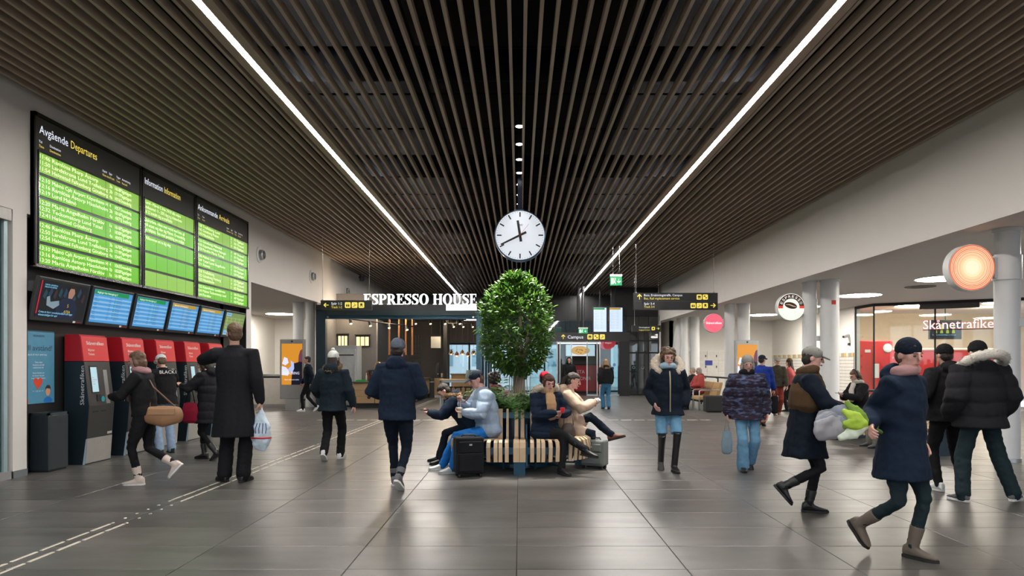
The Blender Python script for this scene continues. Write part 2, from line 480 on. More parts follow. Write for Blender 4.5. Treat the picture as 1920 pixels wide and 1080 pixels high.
# ---------------------------------------------------------------- columns of both sides
def columns():
    spec = [   # x, y, diameter, where
        (7.24, 9.9, .33, 'carrying the orange round sign'), (7.95, 9.7, .42, 'cut by the right edge of the picture'),
        (7.02, 16.15, .32, 'carrying the coffee bean sign'), (7.42, 15.95, .42, 'thicker, right of the coffee sign column'),
        (7.02, 22.3, .32, 'carrying the pink round sign'), (7.46, 22.2, .41, 'thicker, beside the pink sign column'),
        (7.02, 28.4, .32, 'slim, at the far end of the seats'), (7.46, 28.4, .41, 'thicker, at the far end of the seats'),
        (-7.2, 21.7, .34, 'left of the pair by the advertising screen'), (-6.78, 21.6, .30, 'right of the pair by the cafe front')]
    for x, y, d, s in spec:
        t = thing('column', 'round white steel column ' + s, 'column', (x, y, 0), group='white columns')
        r = d / 2
        MB().lathe([(r, .02), (r, 3.46)], n=28).build('shaft', M_COLW, t, smooth=True)
        MB().lathe([(r + .012, 0), (r + .012, .06), (r, .06)], n=28).build('base_ring', M_STEEL, t, smooth=True)
        MB().lathe([(r + .02, 3.40), (r + .02, 3.46)], n=28).build('top_ring', M_COLW, t, smooth=True)
    # tie bars between the two columns of a pair
    for y, xa, xb in ((16.05, 7.1, 7.35), (22.25, 7.1, 7.4), (28.4, 7.1, 7.4), (9.8, 7.3, 7.9)):
        tag(MB().box(xa, xb, y - .05, y + .05, 2.0, 2.12).build('tie_bracket', M_COLW), 'white steel bracket joining ' + {16: 'the coffee sign column to its neighbour', 22: 'the pink sign column to its neighbour', 28: 'the two farthest columns', 10: 'the orange sign column to the picture edge'}[round(y)], 'bracket')
    t = thing('slanted_column', 'leaning white column behind the small hanging sign', 'column', (6.75, 29.5, 0))
    MB().tube([(-.1, 0, .0), (.38, 0, 3.46)], .17, 20, 0).build('shaft', M_COLW, t, smooth=True)
    MB().lathe([(.22, 0), (.22, .05)], (-.1, 0, 0), n=20).build('base_ring', M_STEEL, t)
columns()
_st = tag(MB().box(-.05, .05, -.012, 0, -.05, .05).build('alarm_sticker', mat('sticker_red', '#d83020', .5)), 'small red sticker on the thicker column by the coffee sign', 'sticker')
_st.location = (7.42, 15.745, 2.90)
def ceiling_speaker():
    t = thing('ceiling_speaker', 'grey round loudspeaker above the slats near the top edge', 'loudspeaker', (-1.0, 6.6, 5.15))
    MB().lathe([(.13, 0), (.14, .03), (.14, .16), (.09, .22)], n=20).build('case', mat('speaker_grey', (.28, .27, .25), .6), t, smooth=True)
    MB().lathe([(.11, -.006), (.11, .0)], n=20).build('grille', mat('speaker_grille', (.18, .17, .16), .7), t); MB().cyl((0, 0, .22), (0, 0, 1.15), .01, 6).build('rod', M_BLKM, t)
ceiling_speaker()
# ---------------------------------------------------------------- the departure boards on the left wall
M_LCD = emat('green_lcd', '#6fd000', .66)
M_LCD2 = emat('green_lcd_pale', '#98d848', .66)
M_LCDT = emat('lcd_text', '#f2ffc8', 1.25)
M_BFRAME = mat('board_frame', (.010, .010, .011), .3)
M_BHEAD = mat('board_header', (.022, .023, .022), .5)
M_CHR = mat('dark_chrome', (.22, .21, .20), .2, .9)
M_SEAM = mat('seam', (.01, .05, .0), .5)
def board(name, label, y0, y1, title1, title2, tw, rows, cols, heads, heads2, pale):
    xw = -HX; xf = -HX + .07
    z0, z1 = 2.74, 4.76
    t = thing(name, label, 'display board', (xw, (y0 + y1) / 2, z0))
    f = MB(True); f.box(xw, xf - .02, y0, y1, z0, z1)
    f.box(xw, xf, y0, y0 + .035, z0, z1).box(xw, xf, y1 - .035, y1, z0, z1).box(xw, xf, y0, y1, z1 - .05, z1)
    f.build('frame', M_BFRAME, t)
    MB(True).box(xf - .025, xf - .012, y0 + .04, y1 - .04, 4.275, z1 - .055).build('header_panel', M_BHEAD, t)
    MB(True).box(xw, xf + .012, y0, y1, z0 - .015, z0 + .025).build('bottom_rail', M_CHR, t)
    for yy in (y0 + .045, y1 - .06):
        MB(True).box(xf - .01, xf + .010, yy, yy + .016, z0 + .02, 4.27).build('side_rail', M_CHR, t)
    a, b = y0 + .075, y1 - .075
    for k in range(5):
        zt = 4.245 - .3025 * k
        d = MB(True).box(xf - .02, xf - .006, a, b, zt - .258, zt).build('display_row', M_LCD2 if (k in pale) else M_LCD, t)
        s = MB(True)
        for q in cols: s.box(xf - .008, xf - .0052, a + (b - a) * q - .003, a + (b - a) * q + .003, zt - .258, zt)
        s.build('segment_seam', M_SEAM, d)
    n = MB(True)
    text(n, title1, (xf - .012, a + .01, 4.50), YP, ZP, .115, tw[0]); n.cur = 1
    text(n, title2, (xf - .012, a + .01 + tw[0] + .06, 4.50), YP, ZP, .115, tw[1])
    for q, s in heads:
        n.cur = 0; text(n, s, (xf - .012, a + (b - a) * q, 4.375), YP, ZP, .034)
    for q, s in heads2:
        n.cur = 1; text(n, s, (xf - .012, a + (b - a) * q, 4.315), YP, ZP, .034)
    n.build('header_lettering', [M_SWH, M_YEL], t)
    n = MB(True)
    for k, grp in enumerate(rows):
        for j, ln in enumerate(grp):
            z = 4.245 - .3025 * k - .073 - .080 * j
            for q, w, s in ln:
                if s: text(n, s, (xf - .005, a + (b - a) * q, z), YP, ZP, .056, w if w else None)
    n.build('display_lettering', M_LCDT, t)
    return t
def dep(tm, dest, tr, no, ty): return [(.004, .19, tm), (.105, min(.085 * len(dest) * .58, 1.22), dest), (.655, None, tr), (.715, .13, no), (.775, .30, ty)]
R1 = [[dep('11:46', 'Ramlösa Påarp Åstorp', '3b', '1658', 'Pågatågen'), dep('11:50', 'Landskrona Lund Trelleborg', '2b', '1717', 'Pågatågen'), dep('11:54', 'Helmstad Falkenberg Göteborg', '4a', '1036', 'Öresundståg')],
      [dep('12:10', 'Malmö Cph Airport Köpenhamn H', '4', '1057', 'Öresundståg'), dep('12:16', 'Ramlösa Åstorp Hässleholm', '2b', '1816', 'Pågatågen'), dep('12:19', 'Lund Malmö', '4a', '487', 'SJ Snabbtåg')],
      [dep('12:20', 'Maria Ängelholm Förslöv', '1a', '1616', 'Pågatågen'), dep('12:32', 'Teckomatorp Lund Ystad', '3', '1830', 'Pågatågen'), dep('12:41', 'Helmstad Göteborg', '4a', '400', 'SJ Snabbtåg')],
      [dep('12:46', 'Ramlösa Påarp Åstorp', '3b', '1670', 'Pågatågen'), dep('12:50', 'Landskrona Lund Trelleborg', '2b', '1719', 'Pågatågen'), dep('12:54', 'Helmstad Falkenberg Göteborg', '4a', '1044', 'Öresundståg')],
      [dep('13:10', 'Malmö Cph Airport Köpenhamn H', '4', '1063', 'Öresundståg'), dep('13:16', 'Ramlösa Åstorp Hässleholm', '1b', '1820', 'Pågatågen'), dep('13:20', 'Maria Ängelholm Förslöv', '1a', '1618', 'Pågatågen')]]
board('departure_board', 'large green departure board with black header reading Departures', 8.72, 11.17, 'Avgående', 'Departures', (.56, .58), R1,
      (.16, .325, .47, .615, .75, .88), [(.0, 'Tid'), (.09, 'Destination'), (.585, 'Nytid'), (.655, 'Spår'), (.735, 'Tågnr'), (.80, 'Anmärkning')],
      [(.0, 'Time'), (.09, 'Destination'), (.585, 'New time'), (.665, 'Track'), (.735, 'Train'), (.80, 'Remark')], (0,))
def info(*ls): return [[(.01, None, s)] for s in ls]
R2 = [info('Lund - Malmö C från 29/10 tills vidare', 'reducerad 11 - 20% tåg p g a banarbete', 'kl 22 inställt tåg se trafikinfo'), info('Spårarbete, räkna med restid med buss, gå', 'till utsatt väg eller tåg Malmö. Öresundståg', 'ej hållplats. Res med pendeltåg om möjligt'),
      info('Välkommen att ta tåg idag'), info(''), info('')]
board('information_board', 'middle green information board, its two lower rows empty', 11.20, 13.03, 'Information', 'Information', (.56, .56), R2, (.215, .43, .63, .82), [], [], (0, 4))
def arr(tm, d, tr, no, ty): return [(.004, .15, tm), (.085, min(.05 * len(d), 1.05), d), (.635, None, tr), (.70, .13, no), (.77, .34, ty)]
R3 = [[arr('11:38', 'Trelleborg Lund', '2', '1717', 'Pågatågen'), arr('11:42', 'Göteborg Malmö', '3', '1063', 'Öresund'), arr('11:43', 'Hässleholm', '4', '1810', 'Pågatågen')],
      [arr('11:51', 'Göteborg Halmstad', '4', '487', 'Öresund'), arr('11:55', 'Köpenhamn Malmö Helsingör', '3', '1071', 'Pågatågen'), arr('11:58', 'Förslöv Maria Torup', '1', '1618', 'Pågatågen')],
      [arr('12:05', 'Malmö Lund', '2', '1719', 'Öresund'), arr('12:09', 'Ystad Lund Ängelholm', '3', '1830', 'Pågatågen'), arr('12:11', 'Åstorp', '1', '1670', 'Pågatågen')],
      [arr('12:18', 'Trelleborg', '2', '1721', 'Pågatågen'), arr('12:22', 'Göteborg Varberg', '4', '1079', 'Öresund'), arr('12:25', 'Hässleholm', '1', '1822', 'Pågatågen')],
      [arr('12:32', 'Köpenhamn Landskrona', '3', '1083', 'Öresund'), arr('12:41', 'Malmö Teckomatorp Lund', '2', '487', 'Pågatågen'), arr('12:44', 'Förslöv', '1', '1620', 'Pågatågen')]]
board('arrivals_board', 'right green arrivals board with small header reading Arrivals', 13.06, 15.58, 'Ankommande', 'Arrivals', (.86, .50), R3, (.30, .46, .605, .75, .88),
      [(.0, 'Tid'), (.085, 'Från'), (.55, 'Nytid'), (.64, 'Spår'), (.72, 'Tågnr'), (.80, 'Anmärkning')], [(.0, 'Time'), (.085, 'From'), (.55, 'New time'), (.64, 'Track'), (.72, 'Train'), (.80, 'Remark')], (0, 3))
# ---------------------------------------------------------------- monitors under the boards
M_MFR = mat('monitor_bezel', (.02, .024, .028), .35)
M_BLU = emat('screen_blue', '#4e9fe0', .75)
M_BLU2 = emat('screen_blue_pale', '#8cc4f0', .75)
M_GRN = emat('screen_green', '#149a50', .7)
M_OCH = emat('screen_ochre', '#c8a020', .7)
M_INK = mat('screen_ink', (.01, .04, .10), .5)
M_PHD = emat('screen_dark', '#101822', .5)
M_SKIN_S = emat('screen_skin', '#b98a78', .6)
def monitor(k, kind, label):
    y0 = 8.69 + 1.105 * k; w = 1.04; hgt = .59; ang = math.atan2(.125, .575)
    t = thing('monitor', label, 'monitor', (-HX + .025, y0, 2.02), group='tilted monitors under the departure boards')
    # local: x' = along wall (+Y), z' = up along the tilted face, n = face normal
    def fr(a, h, n): return Vector((math.sin(ang) * h + math.cos(ang) * n, a, math.cos(ang) * h - math.sin(ang) * n))
    def slab(mb, a0, a1, h0, h1, n0, n1):
        r = lambda n: [fr(a0, h0, n), fr(a1, h0, n), fr(a1, h1, n), fr(a0, h1, n)]
        mb.loft([r(n0), r(n1)])
    m = MB(); slab(m, 0, w, 0, hgt, -.06, 0); m.build('bezel', M_MFR, t, bevel=.012)
    MB().box(-.17, .03, w * .4, w * .6, .2, .42).build('wall_bracket', M_BLKM, t)
    sc = MB(); slab(sc, .045, w - .045, .055, hgt - .04, 0, .004)
    ud = fr(0, 1, 0); xd = Vector((0, 1, 0))
    tagm = MB(); slab(tagm, w * .78, w * .83, .012, .04, 0, .003); tagm.build('asset_sticker', M_WHITE, t)
    tl = MB(); slab(tl, w * .84, w * .96, .015, .03, 0, .002); tl.build('brand_strip', mat('dull_red', '#7a1c20', .5), t)
    if kind in ('green', 'ochre'):
        s = sc.build('screen', M_BLU, t)
        hd = MB(); slab(hd, .05, w - .14, hgt - .11, hgt - .045, .004, .0055); hd.build('title_bar', M_GRN if kind == 'green' else M_OCH, s)
        st = MB()
        for i in range(6): slab(st, .05, w - .05, .09 + i * .066, .12 + i * .066, .004, .005)
        st.build('table_stripe', M_BLU2, s)
        tx = MB(); random.seed(k)
        P = lambda a, h: fr(a, h, .0045)
        tx.cur = 1
        text(tx, 'Avgångar från Helsingborg C' if kind == 'green' else 'Ankomster till Helsingborg C', P(.10, hgt - .095), xd, ud, .032, .5)
        tx.cur = 0
        names = ['Malmö', 'Ramlösa', 'Åstorp', 'Lund C', 'Ystad', 'Maria', 'Göteborg', 'Landskrona', 'Påarp', 'Halmstad', 'Förslöv']
        for i in range(11):
            h = hgt - .15 - i * .033
            text(tx, random.choice(names), P(.07, h), xd, ud, .017)
            text(tx, '%02d:%02d' % (11 + i // 5, (i * 13) % 60), P(.42, h), xd, ud, .017)
            text(tx, random.choice(names) + ' buss', P(.60, h), xd, ud, .017)
            text(tx, str(random.randint(1, 9)), P(.94, h), xd, ud, .017)
        tx.build('screen_lettering', [M_INK, M_SWH], s)
        mk = MB()
        for i in range(10): slab(mk, .555, .575, hgt - .15 - i * .033, hgt - .136 - i * .033, .004, .0056)
        mk.build('line_marker', M_GRN if kind == 'green' else M_OCH, s)
    elif kind == 'sport':
        s = sc.build('screen', M_PHD, t)
        r = MB(); slab(r, .048, .07, .10, hgt - .045, .004, .006); r.build('red_bar', emat('screen_red', '#c02038', .7), s)
        def blob(nm, pts, m_, n=.0055):
            b = MB(); b.loft([[fr(a, h, .0042) for a, h in pts], [fr(a, h, n) for a, h in pts]]); b.build(nm, m_, s)
        random.seed(3)
        for i in range(9):
            a = .12 + i * .095; h = .30 + random.random() * .12
            blob('crowd_shape', [(a, h), (a + .05, h - .03), (a + .08, h + .06), (a + .04, h + .11)], emat('screen_teal%d' % (i % 3), ['#1d4a58', '#274060', '#3a2c34'][i % 3], .6), .0048)
        jersey = emat('screen_navy', '#12203e', .7)
        blob('player_body', [(.42, .06), (.80, .06), (.84, .22), (.74, .33), (.62, .36), (.50, .33), (.40, .25)], jersey)
        blob('player_arm', [(.20, .33), (.22, .22), (.36, .18), (.46, .24), (.44, .30), (.28, .27), (.25, .35)], emat('screen_sleeve', '#8fa6b4', .6), .006)
        blob('player_head', [(.61, .35), (.69, .35), (.73, .43), (.70, .50), (.63, .50), (.60, .43)], M_SKIN_S, .0062)
        blob('player_hair', [(.595, .45), (.61, .515), (.67, .535), (.73, .51), (.735, .45), (.70, .49), (.63, .49)], emat('screen_hair', '#2a1c16', .4), .0066)
        tx = MB(); text(tx, '5', fr(.62, .22, .006), xd, ud, .05); text(tx, 'ATEA', fr(.57, .14, .006), xd, ud, .04); tx.build('jersey_lettering', emat('screen_gold', '#d8c030', .8), s)
        tx = MB(); text(tx, 'SVENSK HANDBOLL', fr(.12, .485, .005), xd, ud, .020); text(tx, 'SPELAR PÅ HEMMA', fr(.12, .455, .005), xd, ud, .020)
        text(tx, 'Crimp är klart i svenskahandboll och laget', fr(.10, .115, .006), xd, ud, .028, .66); text(tx, 'vittnesmålsligan för spel', fr(.10, .075, .006), xd, ud, .028, .36)
        tx.build('screen_lettering', emat('screen_cyan_text', '#8fd8ff', 1.0), s)
    else:
        s = sc.build('screen', emat('screen_map', '#8aa860', .6), t)
        b = MB(); slab(b, .05, .30, hgt - .12, hgt - .05, .004, .005); slab(b, .06, w - .06, .06, .16, .004, .005); b.build('caption_panel', M_BLU2, s)
        b = MB()
        for i in range(4): slab(b, .12 + i * .2, .14 + i * .2, .18, .45, .004, .005); slab(b, .06, w - .06, .22 + i * .07, .228 + i * .07, .004, .005)
        b.build('map_road', emat('screen_road', '#d8d890', .6), s)
        b = MB(); b.ell(fr(.28, .27, .004), (.003, .12, .07)); b.build('map_water', M_BLU, s)
        tx = MB(); text(tx, 'Trafikinformation', fr(.07, .50, .0055), xd, ud, .025, .2); text(tx, 'Välkommen till centralstationen', fr(.08, .10, .0055), xd, ud, .025, .5); tx.build('screen_lettering', M_INK, s)
monitor(0, 'sport', 'wall monitor showing a handball player in a dark jersey')
monitor(1, 'green', 'wall monitor with a green-topped timetable, beside the handball screen')
monitor(2, 'green', 'wall monitor with a green-topped timetable, third from the left')
monitor(3, 'ochre', 'wall monitor with a yellow-topped timetable, fourth from the left')
monitor(4, 'ochre', 'wall monitor with a yellow-topped timetable, fifth from the left')
monitor(5, 'map', 'wall monitor showing a green map, behind the person in the long coat')
# ---------------------------------------------------------------- ticket machines
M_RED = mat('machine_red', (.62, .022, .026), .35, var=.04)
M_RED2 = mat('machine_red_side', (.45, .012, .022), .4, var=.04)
M_NAVY = mat('machine_navy', (.010, .020, .028), .4)
M_GRAPH = mat('machine_graphite', (.040, .038, .036), .4, .2)
M_PALE = mat('machine_plinth', (.42, .40, .37), .45, .3)
M_LETW = mat('white_lettering', (.82, .82, .82), .5, var=.02)
M_TSCR = emat('ticket_screen', '#b8dce8', .8)
def machine(k, label):
    y0 = 9.55 + .985 * k; w = .60; xb = -HX - .12
    t = thing('ticket_machine', label, 'ticket machine', (-HX, y0, 0), group='red and black ticket machines')
    # side profile: (x from wall, z)
    prof = [(xb, 0), (-6.23, 0), (-6.17, .84), (-6.29, 1.85), (-6.31, 1.87), (xb, 1.87)]
    def fx(z):     # front x at height z
        return -6.23 + .06 * z / .84 if z < .84 else -6.17 - .12 * (z - .84) / 1.01
    def band(z0, z1, inset=.0):
        zs = [z0] + [z for z in (.84,) if z0 < z < z1] + [z1]
        return [(xb, z0)] + [(fx(z) - inset, z) for z in zs] + [(xb, z1)]
    MB(True).prism(band(0, 1.48), 'y', y0, y0 + w).build('body', M_NAVY, t)
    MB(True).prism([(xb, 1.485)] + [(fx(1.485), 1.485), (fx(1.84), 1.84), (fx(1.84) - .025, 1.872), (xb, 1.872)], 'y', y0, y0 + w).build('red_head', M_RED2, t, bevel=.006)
    def plate(name, z0, z1, a0, a1, m, p=.004, d=.0):
        zs = [z0] + [z for z in (.84,) if z0 < z < z1] + [z1]
        poly = [(fx(z) + p, z) for z in zs] + [(fx(z) - .02 - d, z) for z in reversed(zs)]
        return MB(True).prism(poly, 'y', y0 + a0, y0 + a1).build(name, m, t)
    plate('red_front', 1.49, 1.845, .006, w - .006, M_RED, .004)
    plate('front_panel', .38, 1.478, .006, w - .006, M_GRAPH, .004)
    pl = plate('plinth_panel', .015, .372, .012, w - .006, M_PALE, .006)
    MB(True).lathe([(.012, 0), (.010, .008)], (fx(.3) + .005, y0 + w * .55, .30), 10, 'x').build('lock', M_STEEL, pl)
    sc = plate('screen_frame', 1.02, 1.42, .10, .27, M_BLKM, .010)
    s2 = plate('touch_screen', 1.04, 1.40, .115, .255, M_TSCR, .013)
    n = MB(True); d = Vector((-.12, 0, 1.01)).normalized()
    for i, ln in enumerate(('Köp', 'Enkelbiljett', 'Period', 'Hämta')):
        text(n, ln, (fx(1.24 - i * .03) + .0135, y0 + .13, 1.24 - i * .03), YP, d, .016)
    n.build('screen_lettering', mat('screen_pink_ink', '#c0306a', .5), s2)
    plate('card_slot_panel', .86, 1.36, .40, .49, mat('machine_steel', (.42, .42, .43), .3, .8), .014)
    plate('pin_pad', .90, 1.0, .20, .28, M_BLKM, .016)
    c = MB(True).lathe([(.042, 0), (.040, .006)], (fx(.93) + .004, y0 + .335, .93), 18, 'x').build('contactless_badge', mat('teal_badge', '#1a98a8', .4), t)
    plate('receipt_slot', .745, .765, .10, .22, M_BLKM, .008)
    plate('ticket_tray', .745, .765, .30, .40, M_BLKM, .008)
    plate('serial_label', .40, .435, .47, .58, mat('label_grey', (.45, .45, .43), .5), .006)
    n = MB(True)
    text(n, 'Skånetrafiken', (fx(1.73) + .005, y0 + .10, 1.725), YP, d, .055, .40)
    text(n, 'Biljetter', (fx(1.62) + .005, y0 + .12, 1.635), YP, d, .036, .15)
    text(n, 'Tickets', (fx(1.58) + .005, y0 + .12, 1.575), YP, d, .036, .14)
    n.build('front_lettering', M_LETW, t)
    n = MB(True)       # runs up the side that faces the camera
    text(n, 'Skånetrafiken', (-6.235, y0 - .001, .86), ZP, -XP, .062, .56)
    n.build('side_lettering', M_LETW, t)
    MB(True).prism([(fx(0) - .028, 0), (fx(0) + .004, 0), (fx(.37) + .004, .37), (fx(.37) - .006, .37)], 'y', y0 - .002, y0 + .002).build('edge_trim', mat('pale_blue_edge', (.35, .5, .6), .4), t)
for k, l in enumerate(('first from the left, beside the dark bin', 'second from the left', 'third, in front of the white cap', 'fourth from the left', 'fifth, half hidden by the long black coat')):
    machine(k, 'red-topped black ticket machine, ' + l)
# ---------------------------------------------------------------- distance poster, bin, glass door
def poster():
    x = -HX - .15
    t = thing('distance_poster', 'blue poster with an orange heart asking to keep distance', 'poster', (x, 9.02, .91))
    MB(True).box(x, x + .012, 8.70, 9.37, .91, 1.90).build('sheet', mat('poster_blue', '#4f8fae', .55), t)
    n = MB(True)
    text(n, 'Håll avstånd!', (x + .012, 8.74, 1.63), YP, ZP, .075, .58)
    n.cur = 1
    text(n, 'VI HJÄLPS ÅT MOT SMITTAN', (x + .012, 8.80, 1.56), YP, ZP, .022, .42)
    for i, s in enumerate(('Tvätta alltid', 'händerna och håll', 'avstånd även här', '', 'Stanna hemma om', 'du känner dig sjuk', 'även vid lätta symtom')):
        if s: text(n, s, (x + .012, 9.06, 1.46 - i * .036), YP, ZP, .022, None, 'c')
    text(n, '<- 1,5 m ->', (x + .012, 9.05, 1.07), YP, ZP, .022, .2, 'c')
    n.cur = 2
    text(n, 'HELSINGBORG', (x + .012, 8.96, 1.815), YP, ZP, .03, .22)
    n.build('poster_lettering', [mat('poster_ink', (.01, .02, .06), .5), M_LETW, mat('poster_ink2', (.02, .03, .08), .5)], t)
    h = MB(True)
    pts = []
    for i in range(28):
        a = 2 * PI * i / 28
        pts.append((.0056 * 16 * math.sin(a) ** 3 * .95, .0056 * (13 * math.cos(a) - 5 * math.cos(2 * a) - 2 * math.cos(3 * a) - math.cos(4 * a))))
    polyfill(h, pts, (x + .012, 9.05, 1.19), YP, ZP)
    h.build('heart', mat('heart_orange', '#d8482c', .5), t, recalc=False)
    for y, c1, c2 in ((9.24, '#d89a7c', '#1d6fc0'), (8.80, '#8a5a40', '#d07038')):
        f = MB(True)
        f.cur = 0; polyfill(f, [(.10 * math.cos(a) * .9, .11 + .0 + (.07 * math.sin(a) if math.sin(a) > 0 else -.10)) if False else (.085 * math.cos(a), -.02 + .06 * math.sin(a) * (1 if math.sin(a) > 0 else .4)) for a in [2 * PI * i / 20 for i in range(20)]], (x + .012, y, .955), YP, ZP, 1, .002)
        f.cur = 1; polyfill(f, [(.045 * math.cos(a), .062 * math.sin(a)) for a in [2 * PI * i / 20 for i in range(20)]], (x + .012, y, 1.07), YP, ZP, 1, .003)
        f.cur = 2; polyfill(f, [(-.05, .0), (-.048, .05), (-.02, .08), (.03, .078), (.05, .05), (.05, .0), (.04, .03), (-.03, .035)], (x + .012, y, 1.075), YP, ZP, 1, .004)
        f.build('figure_print', [mat('print_' + c2, c2, .6), mat('print_' + c1, c1, .6), mat('print_hair', (.02, .018, .016), .6)], t, recalc=False)
poster()
def bin_():
    t = thing('litter_bin', 'dark blue-grey square litter bin left of the first ticket machine', 'bin', (-6.38, 9.08, 0))
    a, b, x0, x1 = 8.885, 9.27, -6.53, -6.27
    m = MB(True).box(x0, x1, a, b, .02, .76); m.build('body', mat('bin_navy', (.018, .026, .034), .45), t, bevel=.012)
    MB(True).box(x0 + .02, x1 - .02, a + .02, b - .02, 0, .03).build('foot', M_BLKM, t)
    r = MB(True); r.box(x0, x1, a, a + .03, .76, .79).box(x0, x1, b - .03, b, .76, .79).box(x0, x0 + .03, a, b, .76, .79).box(x1 - .03, x1, a, b, .76, .79)
    r.build('rim', mat('bin_rim', (.03, .045, .055), .4), t)
    n = MB(True); text(n, 'ÖVRIGT', (x1 + .001, a + .12, .66), YP, ZP, .032, .14); n.build('lettering', mat('bin_ink', (.005, .006, .008), .4), t)
bin_()
def glass_door():
    t = struct(empty('door_1', (-HX - .05, 6.0, 0)), 'glazed aluminium sliding door with a green curtain behind, far left')
    MB(True).box(-HX - .12, -HX + .03, 3.2, 8.36, 3.24, 3.385).build('header', mat('door_header', (.35, .34, .32), .4, .6), t)
    MB(True).box(-HX - .10, -HX + .0, 3.2, 8.40, 0, .10).build('sill', M_ALU, t)
    for a in (3.2, 5.9, 8.30): MB(True).box(-HX - .10, -HX - .02, a, a + .06, .1, 3.24).build('stile', mat('pale_stile', (.40, .52, .56), .4, .3), t)
    MB(True).box(-HX - .065, -HX - .05, 3.26, 8.30, .1, 3.24).build('pane', M_GREEN, t)
    c = MB(True); rings = []
    n = 90
    top = [(-HX - .42 + .05 * math.sin(i * 1.3), 3.3 + i * 5.0 / n) for i in range(n)]
    b = len(c.v); c.v += [(x, y, .12) for x, y in top] + [(x + .01, y, 3.3) for x, y in top]
    c.add([(i, i + 1, n + i + 1, n + i) for i in range(n - 1)], b)
    c.build('curtain', mat('green_curtain', (.10, .16, .13), .8), t, smooth='all')
    struct(MB(True).box(-8.6, -8.5, 3.0, 8.7, 0, 3.4).box(-8.6, -HX - .15, 8.66, 8.70, 0, 3.4).build('wall_back_room', mat('back_room', (.10, .13, .13), .8)))
    MB(True).box(-8.6, -HX - .15, 3.0, 8.66, 3.41, 3.44).build('room_ceiling', M_BAYC, t)
    tag(MB(True).box(-7.4, -7.36, 4.0, 8.0, 2.6, 2.64).build('tube_light', emat('tube_light', (1, .95, .9), 4)), 'thin tube light behind the green glass door', 'lamp')
glass_door()
# ---------------------------------------------------------------- clock on its pole, downlights over the planter
def clock():
    Y = 12.6; c = at(975, 443, Y); R = .47
    t = thing('station_clock', 'large round white station clock hanging on a pole from the slatted ceiling', 'clock', (c.x, Y, c.z - R))
    MB(True).lathe([(R, -.09), (R + .012, -.085), (R + .012, .085), (R, .09)], c, 48, 'y').build('case', mat('clock_case', (.05, .09, .14), .3, .6), t, smooth=True)
    for s, nm in ((-1, 'clock_face'), (1, 'clock_face')):
        MB(True).lathe([(R - .012, s * .091), (R - .012, s * .097)], c, 48, 'y').build(nm, emat('clock_dial', '#eef3fc', .72), t)
    ink = mat('clock_ink', (.01, .011, .013), .4)
    y = Y - .0975
    mk = MB(True)
    for i in range(60):
        a = PI / 2 - 2 * PI * i / 60; d = Vector((math.cos(a), 0, math.sin(a))); p = Vector((-d.z, 0, d.x))
        big = i % 5 == 0
        r1, r0, w = (R - .035, R - .125, .012) if big else (R - .028, R - .042, .003)
        q = [c + d * r0 - p * w, c + d * r1 - p * w, c + d * r1 + p * w, c + d * r0 + p * w]
        if big:
            h = MB(True); h.loft([[Vector((v.x, y, v.z)) for v in q], [Vector((v.x, y - .003, v.z)) for v in q]]); h.build('hour_mark', ink, t)
        else: mk.loft([[Vector((v.x, y, v.z)) for v in q], [Vector((v.x, y - .002, v.z)) for v in q]])
    m = mk.build('minute_marks', ink, t); m['kind'] = 'stuff'
    def hand(nm, ang, r0, r1, w0, w1, m_, off):
        a = PI / 2 - ang; d = Vector((math.cos(a), 0, math.sin(a))); p = Vector((-d.z, 0, d.x))
        q = [c + d * r0 - p * w0, c + d * r1 - p * w1, c + d * r1 + p * w1, c + d * r0 + p * w0]
        MB(True).loft([[Vector((v.x, y - off, v.z)) for v in q], [Vector((v.x, y - off - .004, v.z)) for v in q]]).build(nm, m_, t)
    hand('hour_hand', math.radians(-9), -.12, .28, .025, .021, ink, .004)
    hand('minute_hand', math.radians(244), -.13, .40, .022, .014, ink, .010)
    hand('second_hand', math.radians(38), -.05, .27, .003, .002, mat('clock_red', (.6, .03, .03), .4), .016)
    MB(True).lathe([(.02, 0), (.018, -.02)], (c.x, y, c.z), 14, 'y').build('centre_cap', ink, t)
    n = MB(True); text(n, 'W', (c.x - .012, y, c.z + .17), XP, ZP, .045); n.build('maker_mark', ink, t)
    MB(True).box(c.x - .045, c.x + .045, Y - .03, Y + .03, c.z + R, 6.3).build('pole', mat('clock_pole', (.02, .03, .05), .3, .5), t)
    MB(True).box(c.x - .07, c.x + .07, Y - .05, Y + .05, c.z + R - .01, c.z + R + .04).build('bracket', M_BLKM, t)
clock()
def downlights():
    pos = ['nearest the camera', 'second from the camera', 'third from the camera', 'fourth, right before the clock pole', 'first behind the clock pole', 'second behind the clock pole', 'last behind the clock pole']
    for k in range(7):
        y = 9.86 + .8 * k
        t = thing('downlight', 'small round downlight in the ceiling centre gap, ' + pos[k], 'ceiling light', (0, y, ZC + .02), group='downlights in the centre row')
        MB().lathe([(.075, .0), (.075, .14), (.02, .16)], n=20).build('housing', M_BLKM, t, smooth=True)
        MB().lathe([(.055, -.004), (.055, .0)], n=20).build('lens', emat('downlight_lens', (1, .97, .92), 14), t)
        MB().cyl((0, 0, .16), (0, 0, 1.3), .012, 8).build('stem', M_BLKM, t)
        ld = bpy.data.lights.new('downlight_beam', 'SPOT'); ld.energy = 140 if k else 2200; ld.spot_size = math.radians(50); ld.spot_blend = .6; ld.shadow_soft_size = .05; ld.color = (1, .95, .86)
        lo = bpy.data.objects.new('downlight_beam', ld); COL.objects.link(lo); lo.parent = t; lo.location = (0, 0, -.02)
downlights()
